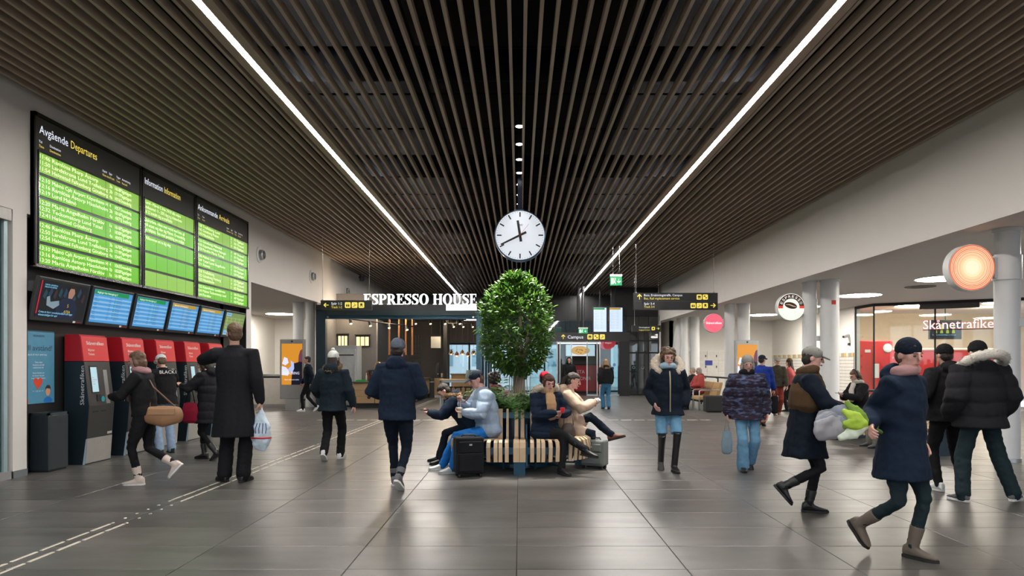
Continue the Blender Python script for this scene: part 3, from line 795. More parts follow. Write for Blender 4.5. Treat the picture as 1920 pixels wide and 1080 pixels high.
# ---------------------------------------------------------------- hanging signs
ARROW = [(-.45, -.06), (.22, -.06), (-.02, -.30), (.10, -.42), (.52, 0), (.10, .42), (-.02, .30), (.22, .06), (-.45, .06)]
def arrow(mb, c, size, ang, y):
    ca, sa = math.cos(ang), math.sin(ang)
    P = [(p[0] * ca - p[1] * sa, p[0] * sa + p[1] * ca) for p in ARROW]
    n = len(P); b = len(mb.v)
    mb.v += [(c[0] + p[0] * size, y, c[1] + p[1] * size) for p in P]
    # concave outline: shaft quad + head pieces
    mb.add([(0, 1, 7, 8), (2, 3, 4), (4, 5, 6), (2, 4, 1), (1, 4, 7), (7, 4, 6)], b)
def icon(parent, cx, cz, s, y, kind):
    r = s * .18; pts = []
    for qx, qz, a0 in ((1, 1, 0), (-1, 1, 90), (-1, -1, 180), (1, -1, 270)):
        for i in range(4):
            a = math.radians(a0 + i * 30); pts.append((cx + qx * (s / 2 - r) + r * math.cos(a), cz + qz * (s / 2 - r) + r * math.sin(a)))
    p = MB(True).prism(pts, 'y', y - .004, y).build('pictogram', M_YEL, parent)
    m = MB(True); Y = y - .0045
    def bx(x0, x1, z0, z1): m.box(cx + x0 * s, cx + x1 * s, Y - .001, Y, cz + z0 * s, cz + z1 * s)
    if kind == 'bus': bx(-.28, .28, -.05, .24); bx(-.28, .28, -.22, -.10); bx(-.24, -.12, -.30, -.22); bx(.12, .24, -.30, -.22)
    elif kind == 'train': bx(-.20, .20, -.08, .28); bx(-.20, .20, -.20, -.12); bx(-.26, -.16, -.32, -.22); bx(.16, .26, -.32, -.22)
    elif kind == 'stairs': bx(-.30, -.10, -.28, -.18); bx(-.12, .08, -.18, -.06); bx(.06, .28, -.06, .06); bx(-.05, .03, .05, .28)
    elif kind == 'lift': bx(-.28, -.04, -.28, .10); bx(.05, .28, -.28, .10); bx(-.2, -.1, .15, .27); bx(.1, .2, .15, .27)
    elif kind == 'mix': bx(-.30, .02, .05, .25); bx(.0, .30, -.25, -.05); bx(-.22, -.08, .25, .30)
    elif kind == 'box': bx(-.22, .22, -.22, .22)
    m.build('pictogram_mark', M_SIGN, p)
def hang_sign(name, label, u0, u1, v0, v1, Y, wires, fill):
    a = at(u0, v1, Y); b = at(u1, v0, Y)
    t = thing(name, label, 'sign', ((a.x + b.x) / 2, Y, a.z))
    MB(True).box(a.x, b.x, Y, Y + .09, a.z, b.z).build('panel', M_SIGN, t, bevel=.006)
    for u in wires:
        x = at(u, v0, Y).x
        MB(True).cyl((x, Y + .045, b.z), (x, Y + .045, ZC + .1), .006, 6).build('suspension_wire', M_STEEL, t)
        MB(True).box(x - .02, x + .02, Y + .03, Y + .06, b.z - .004, b.z + .03).build('wire_clamp', M_STEEL, t)
    n = MB(True)
    fill(t, n, Y, a, b)
    if n.v: n.build('sign_lettering', [M_SWH, M_YEL], t, recalc=False)
    return t
def S1(t, n, Y, a, b):
    h = b.z - a.z
    n.cur = 1; arrow(n, (a.x + .16, (a.z + b.z) / 2), .15, PI, Y - .003)
    n.cur = 0; text(n, 'Spår 1-2', (a.x + .30, Y, a.z + h * .54), XP, ZP, .07, .30)
    n.cur = 1; text(n, 'Track 1-2', (a.x + .30, Y, a.z + h * .17), XP, ZP, .07, .30)
    for i, k in enumerate(('lift', 'stairs', 'train')): icon(t, a.x + .76 + i * .19, (a.z + b.z) / 2, .16, Y, k)
hang_sign('direction_sign', 'black hanging sign to tracks 1-2 with left arrow, before the cafe', 601, 697, 563, 581, 18.6, (604, 692), S1)
def S2(t, n, Y, a, b):
    h = b.z - a.z
    n.cur = 1; arrow(n, (a.x + .17, a.z + h * .76), .17, PI / 2, Y - .003); arrow(n, (b.x - .14, a.z + h * .26), .16, 0, Y - .003)
    n.cur = 0; text(n, 'Buss, Ersättningstrafik, Campus', (a.x + .30, Y, a.z + h * .80), XP, ZP, .066, 1.10); text(n, 'Spår 3-4', (a.x + .30, Y, a.z + h * .30), XP, ZP, .066, .30)
    n.cur = 1; text(n, 'Bus, Rail replacement service', (a.x + .30, Y, a.z + h * .61), XP, ZP, .066, 1.02); text(n, 'Track 3-4', (a.x + .30, Y, a.z + h * .12), XP, ZP, .066, .30)
    for i, k in enumerate(('bus', 'mix')): icon(t, a.x + 1.89 + i * .175, a.z + h * .75, .15, Y, k)
    for i, k in enumerate(('lift', 'stairs', 'train')): icon(t, a.x + 1.715 + i * .175, a.z + h * .25, .15, Y, k)
    MB(True).box(a.x, b.x, Y - .003, Y, a.z + h * .495, a.z + h * .52).build('divider', mat('sign_divider', (.05, .05, .052), .4), t)
hang_sign('direction_sign', 'wide black two-line hanging sign to buses and tracks 3-4', 1188, 1346, 549, 581, 19.2, (1193, 1339), S2)
def S3(t, n, Y, a, b):
    h = b.z - a.z
    n.cur = 0; text(n, 'Förvaringsboxar', (a.x + .28, Y, a.z + h * .58), XP, ZP, .05, .42)
    n.cur = 1; text(n, 'Luggage lockers', (a.x + .28, Y, a.z + h * .20), XP, ZP, .05, .42); arrow(n, (b.x - .11, (a.z + b.z) / 2), .11, 0, Y - .003)
    icon(t, a.x + .83, (a.z + b.z) / 2, .13, Y, 'box')
hang_sign('direction_sign', 'small black hanging sign to the luggage lockers', 1185, 1239, 610, 622, 26.0, (1190, 1235), S3)
def exit_sign(u0, u1, v0, v1, Y, label, hang):
    a = at(u0, v1, Y); b = at(u1, v0, Y); h = b.z - a.z; w = b.x - a.x
    t = thing('exit_sign', label, 'exit sign', ((a.x + b.x) / 2, Y, a.z))
    MB(True).box(a.x, b.x, Y, Y + .05, a.z, b.z - h * .2).build('green_panel', emat('exit_green', '#14a860', .9), t)
    MB(True).box(a.x - .01, b.x + .01, Y - .01, Y + .06, b.z - h * .2, b.z).build('lamp_housing', M_WHITE, t)
    m = MB(True)
    m.box(a.x + w * .08, a.x + w * .30, Y - .003, Y, a.z + h * .12, a.z + h * .66)       # doorway
    arrow(m, (b.x - w * .26, a.z + h * .40), h * .42, -PI / 2, Y - .003)
    m.ell((a.x + w * .42, Y - .002, a.z + h * .62), (h * .06, .003, h * .06), 8, 5)
    m.tube([(a.x + w * .42, Y - .002, a.z + h * .55), (a.x + w * .38, Y - .002, a.z + h * .35), (a.x + w * .46, Y - .002, a.z + h * .14)], [h * .05, h * .05, h * .03], 6, 1)
    m.tube([(a.x + w * .38, Y - .002, a.z + h * .35), (a.x + w * .31, Y - .002, a.z + h * .20)], [h * .045, h * .03], 6, 1)
    m.build('running_figure', emat('exit_white', '#f0fff4', 1.0), t)
    for x in hang: MB(True).cyl((a.x + w * x, Y + .025, b.z), (a.x + w * x, Y + .025, ZC + .1), .005, 6).build('suspension_wire', M_STEEL, t)
exit_sign(1144, 1166, 514, 535, 19.7, 'green emergency exit sign with down arrow, hanging on wires from the ceiling', (.25, .8))
exit_sign(1085, 1102, 614, 625, 29.9, 'small green exit sign on top of the glazed vestibule', (.5,))
# ---------------------------------------------------------------- round signs fixed to the columns
def ring_face(parent, c, r0, r1, y, m, name, th=.004):
    mb = MB(True); n = 40
    if r0 <= 0: mb.lathe([(r1, 0), (r1, -th)], (c[0], y, c[2]), n, 'y')
    else: mb.lathe([(r0, 0), (r1, 0), (r1, -th), (r0, -th), (r0, 0)], (c[0], y, c[2]), n, 'y', cap=False)
    return mb.build(name, m, parent)
def disc_sign(u, v, Y, R, colx, colr, label, face):
    c = at(u, v, Y)
    t = thing('round_sign', label, 'sign', (c.x, Y, c.z - R))
    MB(True).lathe([(R - .01, -.075), (R, -.07), (R, .07), (R - .01, .075)], c, 48, 'y').build('drum', M_WHITE, t, smooth=True)
    MB(True).box(c.x + R - .02, colx - colr - .05, Y - .04, Y + .04, c.z - .12, c.z + .12).build('arm', M_COLW, t)
    MB(True).lathe([(colr + .02, -.18), (colr + .02, .18)], (colx, Y, c.z), 28).build('clamp', M_COLW, t, smooth=True)
    MB(True).box(colx - colr - .06, colx - colr + .03, Y - .055, Y + .055, c.z - .15, c.z + .15).build('hinge_plate', M_COLW, t)
    face(t, c, Y - .076, R)
def F1(t, c, y, R):
    cols = ['#f07850', '#f58c62', '#f47c54', '#f8a074', '#f9b084', '#fbc294', '#fdd4a4', '#fee4b8', '#fff0cc']
    rs = [1.0, .93, .86, .79, .72, .62, .52, .42, .30, 0]
    for i in range(9): ring_face(t, c, (R - .012) * rs[i + 1], (R - .012) * rs[i], y, emat('sun_ring%d' % i, cols[i], 1.05), 'colour_ring')
    for r in (.93, .86, .79, .72, .62): ring_face(t, c, (R - .012) * r - .003, (R - .012) * r + .003, y - .004, emat('sun_line', '#ffe0c0', 1.1), 'pale_ring', .002)
disc_sign(1816, 503, 9.9, .345, 7.24, .165, 'round orange sign with pale concentric rings on the nearest column', F1)
def F2(t, c, y, R):
    W_ = emat('coffee_white', '#f4f8ee', .95); B = emat('coffee_brown', '#3c221a', .6); Rd = emat('coffee_red', '#e0402a', .9)
    ring_face(t, c, 0, R - .012, y, W_, 'white_face')
    def half(r0, r1, a0, a1, m, nm, yy):
        mb = MB(True); n = 24
        rg = []
        for i in range(n + 1):
            a = a0 + (a1 - a0) * i / n; d = Vector((math.cos(a), 0, math.sin(a)))
            rg.append([Vector((c.x, yy, c.z)) + d * r0, Vector((c.x, yy, c.z)) + d * r1, Vector((c.x, yy - .003, c.z)) + d * r1, Vector((c.x, yy - .003, c.z)) + d * r0])
        mb.loft(rg).build(nm, m, t)
    half(.20, .31, .08, PI - .08, B, 'brown_arc', y - .004)
    for s in (-1, 1): MB(True).box(c.x + s * .20, c.x + s * .315, y - .008, y - .004, c.z - .035, c.z + .025).build('red_band', Rd, t)
    n = MB(True)
    for i, ch in enumerate('ESPRESSO'):
        a = math.radians(157 - i * 19.2); d = Vector((math.cos(a), 0, math.sin(a))); x = Vector((d.z, 0, -d.x))
        text(n, ch, Vector((c.x, y - .007, c.z)) + d * .222, x, d, .065, .058, 'c')
    n.build('arc_lettering', emat('coffee_letter', '#fff6e8', 1.0), t, recalc=False)
    rot = Matrix.Rotation(math.radians(14), 3, 'Y')
    be = MB(True); be.ell((c.x - .01, y - .006, c.z + .035), (.155, .008, .075), 24, 8, rot); b = be.build('bean', B, t, smooth='all')
    sl = MB(True); sl.tube([(c.x - .14, y - .014, c.z + .055), (c.x - .05, y - .016, c.z + .055), (c.x + .04, y - .016, c.z + .02), (c.x + .12, y - .014, c.z + .0)], [.004, .012, .012, .004], 8, 1)
    sl.build('bean_slit', emat('coffee_cream', '#d8b890', .8), b, smooth='all')
    n = MB(True)
    for i, ch in enumerate('HOUSE'):
        a = math.radians(227 + i * 21.5); d = Vector((math.cos(a), 0, math.sin(a))); x = Vector((-d.z, 0, d.x))
        text(n, ch, Vector((c.x, y - .006, c.z)) + d * .29, x, -d, .055, .045, 'c')
    n.build('arc_lettering', emat('coffee_pale', '#dcead0', .9), t, recalc=False)
disc_sign(1481, 576, 16.15, .335, 7.02, .16, 'round white and brown coffee bean sign reading ESPRESSO', F2)
def F3(t, c, y, R):
    ring_face(t, c, 0, R - .01, y, emat('pink_sign', '#f2647a', 1.0), 'pink_face')
    n = MB(True); text(n, 'Skånetrafiken', (c.x, y - .005, c.z - .03), XP, ZP, .075, .52, 'c'); n.build('sign_lettering', emat('pink_letter', '#ffffff', 1.4), t, recalc=False)
disc_sign(1337, 606, 22.3, .32, 7.02, .16, 'round pink sign with white lettering on a slim column', F3)
# ---------------------------------------------------------------- air nozzles and spot on the left wall
def nozzles():
    for k, (y, z) in enumerate(((16.4, 4.13), (20.5, 4.13), (24.6, 4.12))):
        t = thing('air_nozzle', 'grey round air nozzle on the white wall, ' + ('right of the boards', 'above the left sign', 'farthest, above the cafe')[k], 'air nozzle', (-HX, y, z), group='air nozzles on the left wall')
        MB().lathe([(.20, 0), (.20, .015), (.15, .03)], n=28, axis='x').build('flange', M_WHITE, t, smooth=True)
        MB().lathe([(.13, .0), (.125, .10), (.10, .12), (.085, .03)], n=24, axis='x').build('nozzle', M_ALU, t, smooth=True)
        MB().lathe([(.085, .032), (.05, .10), (.02, .12)], n=20, axis='x').build('jet_cone', mat('nozzle_dark', (.10, .11, .12), .5), t, smooth=True)
    t = thing('wall_spotlight', 'small grey cylinder spotlight high on the white wall', 'lamp', (-HX + .12, 26.6, 4.75))
    MB().lathe([(.09, 0), (.09, .26), (.03, .28)], n=18).build('can', mat('spot_grey', (.10, .12, .15), .4, .4), t, smooth=True)
    MB().box(-.12, -.05, -.03, .03, .12, .18).build('bracket', M_BLKM, t)
    MB().lathe([(.075, -.003), (.075, .002)], n=18).build('lens', mat('spot_lens', (.3, .3, .3), .2), t)
nozzles()
# ---------------------------------------------------------------- far end: glazed band, vestibule, timetable screens
M_MULL = mat('dark_mullion', (.02, .021, .023), .4, .4)
def far_end():
    # glazed end wall below the black cladding
    w = struct(empty('window_1', (0, Y1, 0)), 'dark-framed glazed end wall of the hall')
    MB(True).box(-HX, HX, Y1 + .05, Y1 + .09, 0, 2.46).build('pane', glass('end_glass', (.70, .78, .80), .12), w)
    MB(True).box(-HX, HX, Y1 + .05, Y1 + .09, 2.46, 3.72).build('upper_pane', glass('dark_glass', (.16, .18, .18), .25), w)
    for i in range(11):
        x = -6.4 + i * 1.28
        MB(True).box(x - .04, x + .04, Y1, Y1 + .14, 0, 3.72).build('mullion', M_MULL, w)
    for z in (.05, 2.46, 3.68): MB(True).box(-HX, HX, Y1, Y1 + .14, z - .04, z + .04).build('transom', M_MULL, w)
    # space right of the vestibule: dark tinted glazing
    w2 = struct(empty('window_2', (5.6, 30.5, 0)), 'dark tinted glazing with handles, right of the vestibule')
    a, b = 4.85, 6.38
    MB(True).box(a, b, 30.5, 30.53, 0, 3.66).build('pane', glass('dark_glass', (.16, .18, .18), .25), w2)
    for x in (a, a + .55, a + 1.02, b - .05): MB(True).box(x, x + .06, 30.46, 30.55, 0, 3.66).build('mullion', M_MULL, w2)
    for z in (.04, 1.95, 2.5, 3.62): MB(True).box(a, b, 30.46, 30.55, z - .035, z + .035).build('transom', M_MULL, w2)
    for x in (5.22, 5.62): MB(True).torus((x, 30.45, 1.28), .055, .014, Matrix.Rotation(PI / 2, 3, 'X'), 18, 6).build('ring_handle', M_STEEL, w2, smooth='all')
    struct(MB().box(HX - .02, HX + .05, 30.4, 33.9, 0, 3.4).build('wall_end_side', M_BAYW))
    # black upper cladding between vestibule and ceiling on the right
    struct(MB().box(4.2, HX, 30.56, 30.7, 3.62, ZC).build('trim_1', M_DARK))
    # vestibule
    YV = 30.0; x0, x1 = .45, 4.95
    v = struct(empty('door_2', (2.7, YV, 0)), 'glazed entrance vestibule with sliding doors below the Campus sign')
    MB(True).box(x0, x1, YV, YV + .5, 2.46, 2.86).build('fascia', M_SIGN, v)
    MB(True).box(x0, x1, YV + .5, Y1, 2.60, 2.70).build('roof', M_DARK, v)
    MB(True).box(4.50, x1, YV, YV + .5, 0, 2.46).build('pillar', M_MULL, v)
    for x in (x0, 1.68, 1.80, 3.48, 3.60): MB(True).box(x, x + .05, YV + .05, YV + .12, 0, 2.46).build('door_stile', M_ALU, v)
    for a, b in ((x0, 1.68), (1.85, 2.35), (3.05, 3.48), (3.65, 4.5)):
        p = MB(True).box(a, b, YV + .08, YV + .095, .03, 2.44).build('door_leaf_glass', M_GLASS, v)
        MB(True).box(a, b, YV + .06, YV + .11, .0, .07).build('bottom_rail', M_ALU, p)
    for x in (2.35, 3.05): MB(True).box(x - .02, x + .02, YV + .06, YV + .11, 0, 2.44).build('door_stile', M_ALU, v)
    MB(True).box(1.7, 3.7, YV + .3, YV + .42, 2.36, 2.42).build('door_lamp', emat('door_lamp', (1, .97, .92), 2.2), v)
    n = MB(True); n.cur = 0
    text(n, 'Campus', (2.17, YV, 2.585), XP, ZP, .15, .70); n.cur = 1
    arrow(n, (1.97, 2.66), .22, PI / 2, YV - .003)
    n.build('sign_lettering', [M_SWH, M_YEL], v, recalc=False)
    for i, k in enumerate(('bus', 'mix', 'stairs')): icon(v, 3.17 + i * .28, 2.66, .23, YV, k)
    # stickers on the pillar-side glass
    for k, (x, z, c) in enumerate(((4.0, 1.32, '#4a78b8'), (4.2, 1.25, '#3a68c8'), (3.85, 1.2, '#4a80c0'), (4.28, 1.40, '#7a98c8'))):
        MB(True).lathe([(.07, 0), (.07, -.004)], (x, YV + .078, z), 14, 'y').build('sticker', mat('sticker%d' % k, c, .5), v)
    # half round red shop sign
    s = thing('red_shop_sign', 'red half-round sign behind the vestibule glass', 'sign', (4.1, YV + 1.2, 2.2))
    m = MB(True); pts = [(4.1 + .42 * math.cos(a), 2.50 + .40 * math.sin(a)) for a in [PI + PI * i / 16 for i in range(17)]]
    m.prism(pts, 'y', YV + 1.2, YV + 1.25); m.build('face', emat('red_sign', '#d81e34', .8), s)
    n = MB(True); text(n, '7 dagar', (4.1, YV + 1.2, 2.40), XP, ZP, .07, .5, 'c'); n.build('lettering', M_SWH, s, recalc=False)
    # pasta counter with menu picture beyond the doors
    s = thing('pasta_counter', 'red pasta counter with white lettering beyond the entrance doors', 'counter', (3.0, 32.6, 0))
    MB(True).box(2.3, 4.3, 32.4, 33.2, .12, 1.38).build('front', mat('counter_red', (.55, .015, .03), .4), s)
    MB(True).box(2.25, 4.35, 32.35, 33.3, 1.38, 1.44).build('top', M_BLKM, s)
    MB(True).box(2.35, 4.25, 32.45, 33.2, 0, .12).build('plinth', M_BLKM, s)
    n = MB(True); text(n, 'PASTA', (2.55, 32.4, .98), XP, ZP, .17, .62); text(n, 'PORTIONER', (2.42, 32.4, .66), XP, ZP, .17, 1.05); n.build('lettering', M_LETW, s, recalc=False)
    s = thing('menu_screen', 'bright menu screen with a round pizza picture beyond the doors', 'screen', (2.9, 32.9, 1.82))
    MB(True).box(2.25, 3.75, 32.9, 32.96, 1.80, 2.42).build('frame', M_BLKM, s)
    MB(True).box(2.28, 3.72, 32.89, 32.9, 1.83, 2.39).build('screen', emat('menu_light', '#dce8f4', 1.0), s)
    m = MB(True); m.ell((3.0, 32.888, 2.1), (.48, .006, .22), 24, 6); p = m.build('pizza_picture', emat('pizza', '#d8b070', .9), s)
    m = MB(True)
    for i in range(9): m.ell((3.0 + .3 * math.cos(i * 2.4) * (i % 3 + 1) / 3, 32.881, 2.1 + .13 * math.sin(i * 2.4) * (i % 3 + 1) / 3), (.05, .004, .025), 8, 4)
    m.build('topping', emat('pizza2', '#b07838', .8), p)
    # back wall of that shop
    struct(MB().box(1.9, 4.6, 33.55, 33.65, 0, 2.6).build('wall_shop_back', mat('shop_back', (.10, .09, .085), .6)))
    # two upright timetable screens over the vestibule
    for k, (u0, u1, m_) in enumerate(((1113, 1137, M_GRN), (1143, 1167, M_OCH))):
        a = at(u0, 622, 30.2); b = at(u1, 577, 30.2)
        t = thing('timetable_screen', 'upright white timetable screen with a %s top bar above the vestibule' % ('green', 'yellow')[k], 'screen', ((a.x + b.x) / 2, 30.2, a.z), group='upright timetable screens')
        MB(True).box(a.x - .05, b.x + .05, 30.2, 30.28, a.z - .06, b.z + .05).build('frame', M_BLKM, t)
        sc = MB(True).box(a.x, b.x, 30.19, 30.2, a.z, b.z).build('screen', emat('screen_white_blue', '#cfe2ff', 1.0), t)
        MB(True).box(a.x, b.x - .08, 30.186, 30.19, b.z - .09, b.z - .01).build('title_bar', m_, sc)
        n = MB(True)
        for i in range(13): text(n, 'Malmö C  11:%02d   %d' % (20 + i * 3, i % 4 + 1), (a.x + .04, 30.188, b.z - .16 - i * .065), XP, ZP, .026, .44)
        n.build('screen_lettering', mat('pale_ink', (.10, .16, .35), .5), sc, recalc=False)
        MB(True).box((a.x + b.x) / 2 - .03, (a.x + b.x) / 2 + .03, 30.24, 30.28, b.z, ZC + .1).build('hanger', M_BLKM, t)
    for k, u in enumerate((1085, 1094)):
        x = at(u, 600, 29.9).x
        t = thing('vertical_pipe', 'black vertical pipe between ceiling and vestibule, ' + ('left one', 'right one')[k], 'pipe', (x, 30.1, 2.86))
        MB().cyl((0, 0, 0), (0, 0, ZC + .1 - 2.86), .07, 16).build('pipe', M_BLKM, t, smooth=True)
        MB().lathe([(.09, 0), (.09, .05)], n=16).build('collar', M_BLKM, t)
    # outside: pale building and trees seen through the glass
    t = thing('outside_building', 'pale building outside behind the entrance glass', 'building', (-1, 70, 0))
    MB().box(-22, 22, 0, 6, 0, 7).build('wall', mat('pale_facade', (.75, .78, .8), .7), t)
    for i in range(10):
        MB().box(-20 + i * 4, -18 + i * 4, -.1, 0, 1.2, 3.0).build('window', mat('facade_window', (.25, .38, .45), .2), t)
    # baggage trolleys / bikes behind the dark glass
    t = thing('luggage_trolley', 'steel luggage trolley behind the dark glass', 'trolley', (5.6, 31.6, 0))
    f = MB()
    f.tube([(-.4, 0, .15), (-.4, 0, .75), (-.3, 0, .88), (.3, 0, .88), (.4, 0, .75), (.4, 0, .15)], .025, 8); f.build('handle_frame', M_STEEL, t, smooth='all')
    MB().box(-.42, .42, -.3, .3, .18, .22).build('platform', M_STEEL, t)
    for x in (-.38, .38):
        for y in (-.26, .26): MB().lathe([(.08, -.02), (.08, .02)], (x, y, .08), 14, 'x').build('wheel', M_BLKM, t)
far_end()
# ---------------------------------------------------------------- serif letters of the cafe sign
def serif_letter(ch):
    """solid pieces (convex outlines) of a bold serif capital, cap height 1; returns pieces and width"""
    P = []; T, t, sv = .21, .075, .065
    R = lambda x0, x1, y0, y1: P.append([(x0, y0), (x1, y0), (x1, y1), (x0, y1)])
    def arc(cx, cy, ro, ri, a0, a1, n=14):      # ro/ri = (rx, ry)
        for i in range(n):
            a, b = a0 + (a1 - a0) * i / n, a0 + (a1 - a0) * (i + 1) / n
            P.append([(cx + ro[0] * math.cos(a), cy + ro[1] * math.sin(a)), (cx + ro[0] * math.cos(b), cy + ro[1] * math.sin(b)),
                      (cx + ri[0] * math.cos(b), cy + ri[1] * math.sin(b)), (cx + ri[0] * math.cos(a), cy + ri[1] * math.sin(a))])
    if ch == 'E':
        R(.09, .09 + T, 0, 1); R(0, .66, 1 - t, 1); R(0, .70, 0, t); R(.3, .50, .47, .47 + t)
        R(.60, .66, .74, 1); R(.64, .70, 0, .28); R(.46, .51, .36, .65); w = .72
    elif ch in 'PR':
        R(.09, .09 + T, 0, 1); R(0, .36, 1 - t, 1); R(0, .40, 0, sv)
        R(.3, .40, 1 - t, 1); R(.3, .40, .44, .44 + t)
        arc(.40, .72, (.34, .28), (.12, .205), -PI / 2, PI / 2); w = .76
        if ch == 'R':
            P.append([(.34, .46), (.56, .50), (.86, .03), (.62, .03)]); R(.60, .92, 0, sv); w = .90
    elif ch == 'O': arc(.46, .5, (.46, .525), (.22, .455), 0, 2 * PI, 28); w = .92
    elif ch == 'H':
        for x in (0, .56): R(x + .08, x + .08 + T, 0, 1); R(x, x + .37, 0, sv); R(x, x + .37, 1 - sv, 1)
        R(.2, .7, .47, .47 + t); w = .93
    elif ch == 'U':
        R(.08, .08 + T, .35, 1); R(0, .37, 1 - sv, 1); R(.66, .66 + .09, .35, 1); R(.54, .88, 1 - sv, 1)
        arc(.415, .36, (.335, .385), (.125, .29), PI, 1.5 * PI); arc(.415, .36, (.335, .385), (.245, .29), 1.5 * PI, 2 * PI); w = .88
    elif ch == 'S':
        pts = [(.60, .82), (.50, .93), (.34, .965), (.17, .90), (.12, .76), (.20, .62), (.36, .52), (.52, .41), (.57, .26), (.49, .11), (.32, .035), (.15, .07), (.05, .20)]
        wd = [.03, .035, .04, .075, .10, .11, .115, .11, .10, .075, .04, .035, .03]
        L = []
        for i, p in enumerate(pts):
            a = Vector(pts[min(i + 1, 12)]) - Vector(pts[max(i - 1, 0)]); n = Vector((-a.y, a.x)).normalized()
            L.append((Vector(p) + n * wd[i], Vector(p) - n * wd[i]))
        for i in range(12): P.append([tuple(L[i][0]), tuple(L[i + 1][0]), tuple(L[i + 1][1]), tuple(L[i][1])])
        R(.57, .63, .70, 1.0); R(.03, .09, 0, .32); w = .68
    else: w = .34
    return P, w
M_CAFEL = emat('cafe_letter_light', '#ffffff', 1.6)
def cafe():
    YF = 21.0
    # frame and fascia
    fr = struct(empty('cafe_front', (-3.8, YF, 0)), 'dark steel frame of the cafe front')
    MB(True).box(-6.39, -6.10, YF - .05, YF + .15, 0, 3.30).build('post', M_BLUES, fr)
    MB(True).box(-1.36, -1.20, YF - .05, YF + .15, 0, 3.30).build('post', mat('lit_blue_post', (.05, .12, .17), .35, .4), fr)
    MB(True).box(-6.39, -1.20, YF - .10, YF + .20, 3.12, 3.30).build('fascia', M_DARK, fr)
    MB(True).box(-6.10, -1.36, YF - .12, YF + .20, 2.96, 3.12).build('shutter_box', mat('fascia_teal', (.02, .035, .04), .4, .4), fr)
    MB(True).box(-6.10, -1.36, YF - .04, YF + .10, 2.86, 2.96).build('shutter_rail', mat('rail_blue', (.02, .07, .11), .35, .5), fr)
    for x in (-6.0, -1.45): MB(True).lathe([(.035, 0), (.03, -.03)], (x, YF - .12, 2.91), 10, 'y').build('bolt', M_STEEL, fr)
    s = thing('cafe_sign', 'glowing white serif letters ESPRESSO HOUSE over the cafe front', 'sign', (-3.1, YF, 3.30))
    word = 'ESPRESSO HOUSE'; h = .335; gaps = .055
    tot = sum(serif_letter(c)[1] + gaps for c in word) - gaps
    x = -4.89; kx = 3.55 / tot
    for c in word:
        P, w = serif_letter(c)
        if P:
            m = MB(True)
            for p in P: m.prism([(x + q[0] * kx, 3.305 + q[1] * h) for q in p], 'y', YF - .10, YF - .04)
            m.build('letter', M_CAFEL, s)
            MB(True).cyl((x + w * kx * .5, YF - .07, 3.30 + h * .97), (x + w * kx * .5, YF - .07, ZC + .1), .004, 5).build('suspension_wire', M_BLKM, s)
        x += (w + gaps) * kx
    MB(True).box(-4.89, -1.34, YF - .09, YF - .05, 3.295, 3.315).build('letter_rail', M_BLKM, s)
    o = thing('blank_light_box', 'plain white light box under the last letters of the cafe sign', 'sign', (-1.8, YF - .15, 3.12))
    MB(True).box(-2.29, -1.34, YF - .16, YF - .10, 3.12, 3.30).build('face', emat('white_box_light', '#fbfbff', 1.3), o)
    MB(True).box(-2.30, -1.33, YF - .14, YF - .095, 3.11, 3.31).build('box', M_WHITE, o)
    # interior shell
    struct(MB().box(-7.2, -3.3, 31.4, 31.5, 0, 3.45).box(-3.3, -1.2, 31.4, 31.5, 2.45, 3.45).build('wall_cafe_back', mat('cafe_dark_wall', (.05, .042, .036), .7)))
    gw = mat('cafe_grey_wall', (.20, .185, .175), .7)
    w = MB().box(-6.45, -5.0, 23.3, 23.5, 0, 3.9)
    w.box(-6.45, -6.40, 21.1, 23.3, 0, 3.4)
    struct(w.build('wall_cafe', gw))
    struct(MB().box(-6.5, -1.2, 23.5, 33.9, 3.45, 3.5).build('ceiling_cafe', mat('cafe_ceiling', (.02, .02, .02), .8)))
    for k, x in enumerate((-6.35, -5.72)):
        t = thing('lit_wall_window', ('left', 'right')[k] + ' of two warm lit windows on the grey cafe wall', 'window', (x + .25, 23.3, 2.1), group='lit windows in the cafe')
        a = x; b = x + (.38 if k == 0 else .5); z0, z1 = (1.75, 2.45) if k == 0 else (2.05, 2.42)
        MB(True).box(a, b, 23.26, 23.3, z0, z1).build('frame', M_BLKM, t)
        n = 3
        for i in range(n): MB(True).box(a + .03 + i * (b - a - .04) / n, a + (i + 1) * (b - a - .04) / n, 23.25, 23.262, z0 + .03, z1 - .03).build('pane', emat('warm_pane', '#ffe6b0', 1.3), t)
        MB(True).box(a - .02, b + .02, 23.2, 23.3, z1 + .02, z1 + .05).build('lamp_bar', M_BLKM, t)
    # tall white fridge
    t = thing('upright_fridge', 'tall pale upright fridge against the cafe wall', 'fridge', (-5.83, 22.6, 0))
    MB().box(-.40, .40, -.30, .35, .06, 2.06).build('body', mat('fridge_steel', (.55, .56, .56), .35, .4), t, bevel=.01)
    d = MB().box(-.39, .36, -.34, -.30, .12, 1.95).build('door', mat('fridge_white', (.62, .63, .63), .35, .2), t)
    MB().box(.28, .31, -.37, -.34, .8, 1.4).build('handle', M_STEEL, d)
    MB().box(-.36, .30, -.345, -.34, 1.72, 1.76).build('vent', M_GRAPH, d)
    MB().box(-.36, .36, -.25, .3, 0, .06).build('foot', M_BLKM, t)
    # counter
    oak = mat('counter_oak', (.36, .23, .12), .5, var=.22, scale=4, stretch=(1, 1, 6)); 
    t = thing('cafe_counter', 'oak-fronted cafe counter with dark plinth and slatted side', 'counter', (-4.6, 25, 0))
    MB(True).box(-5.40, -3.85, 21.65, 23.2, .16, .82).box(-4.7, -3.85, 23.2, 28.4, .16, .82).build('body', M_BLKM, t)
    MB(True).box(-5.35, -3.9, 21.7, 23.2, 0, .16).box(-4.65, -3.9, 23.2, 28.3, 0, .16).build('plinth', M_BLKM, t)
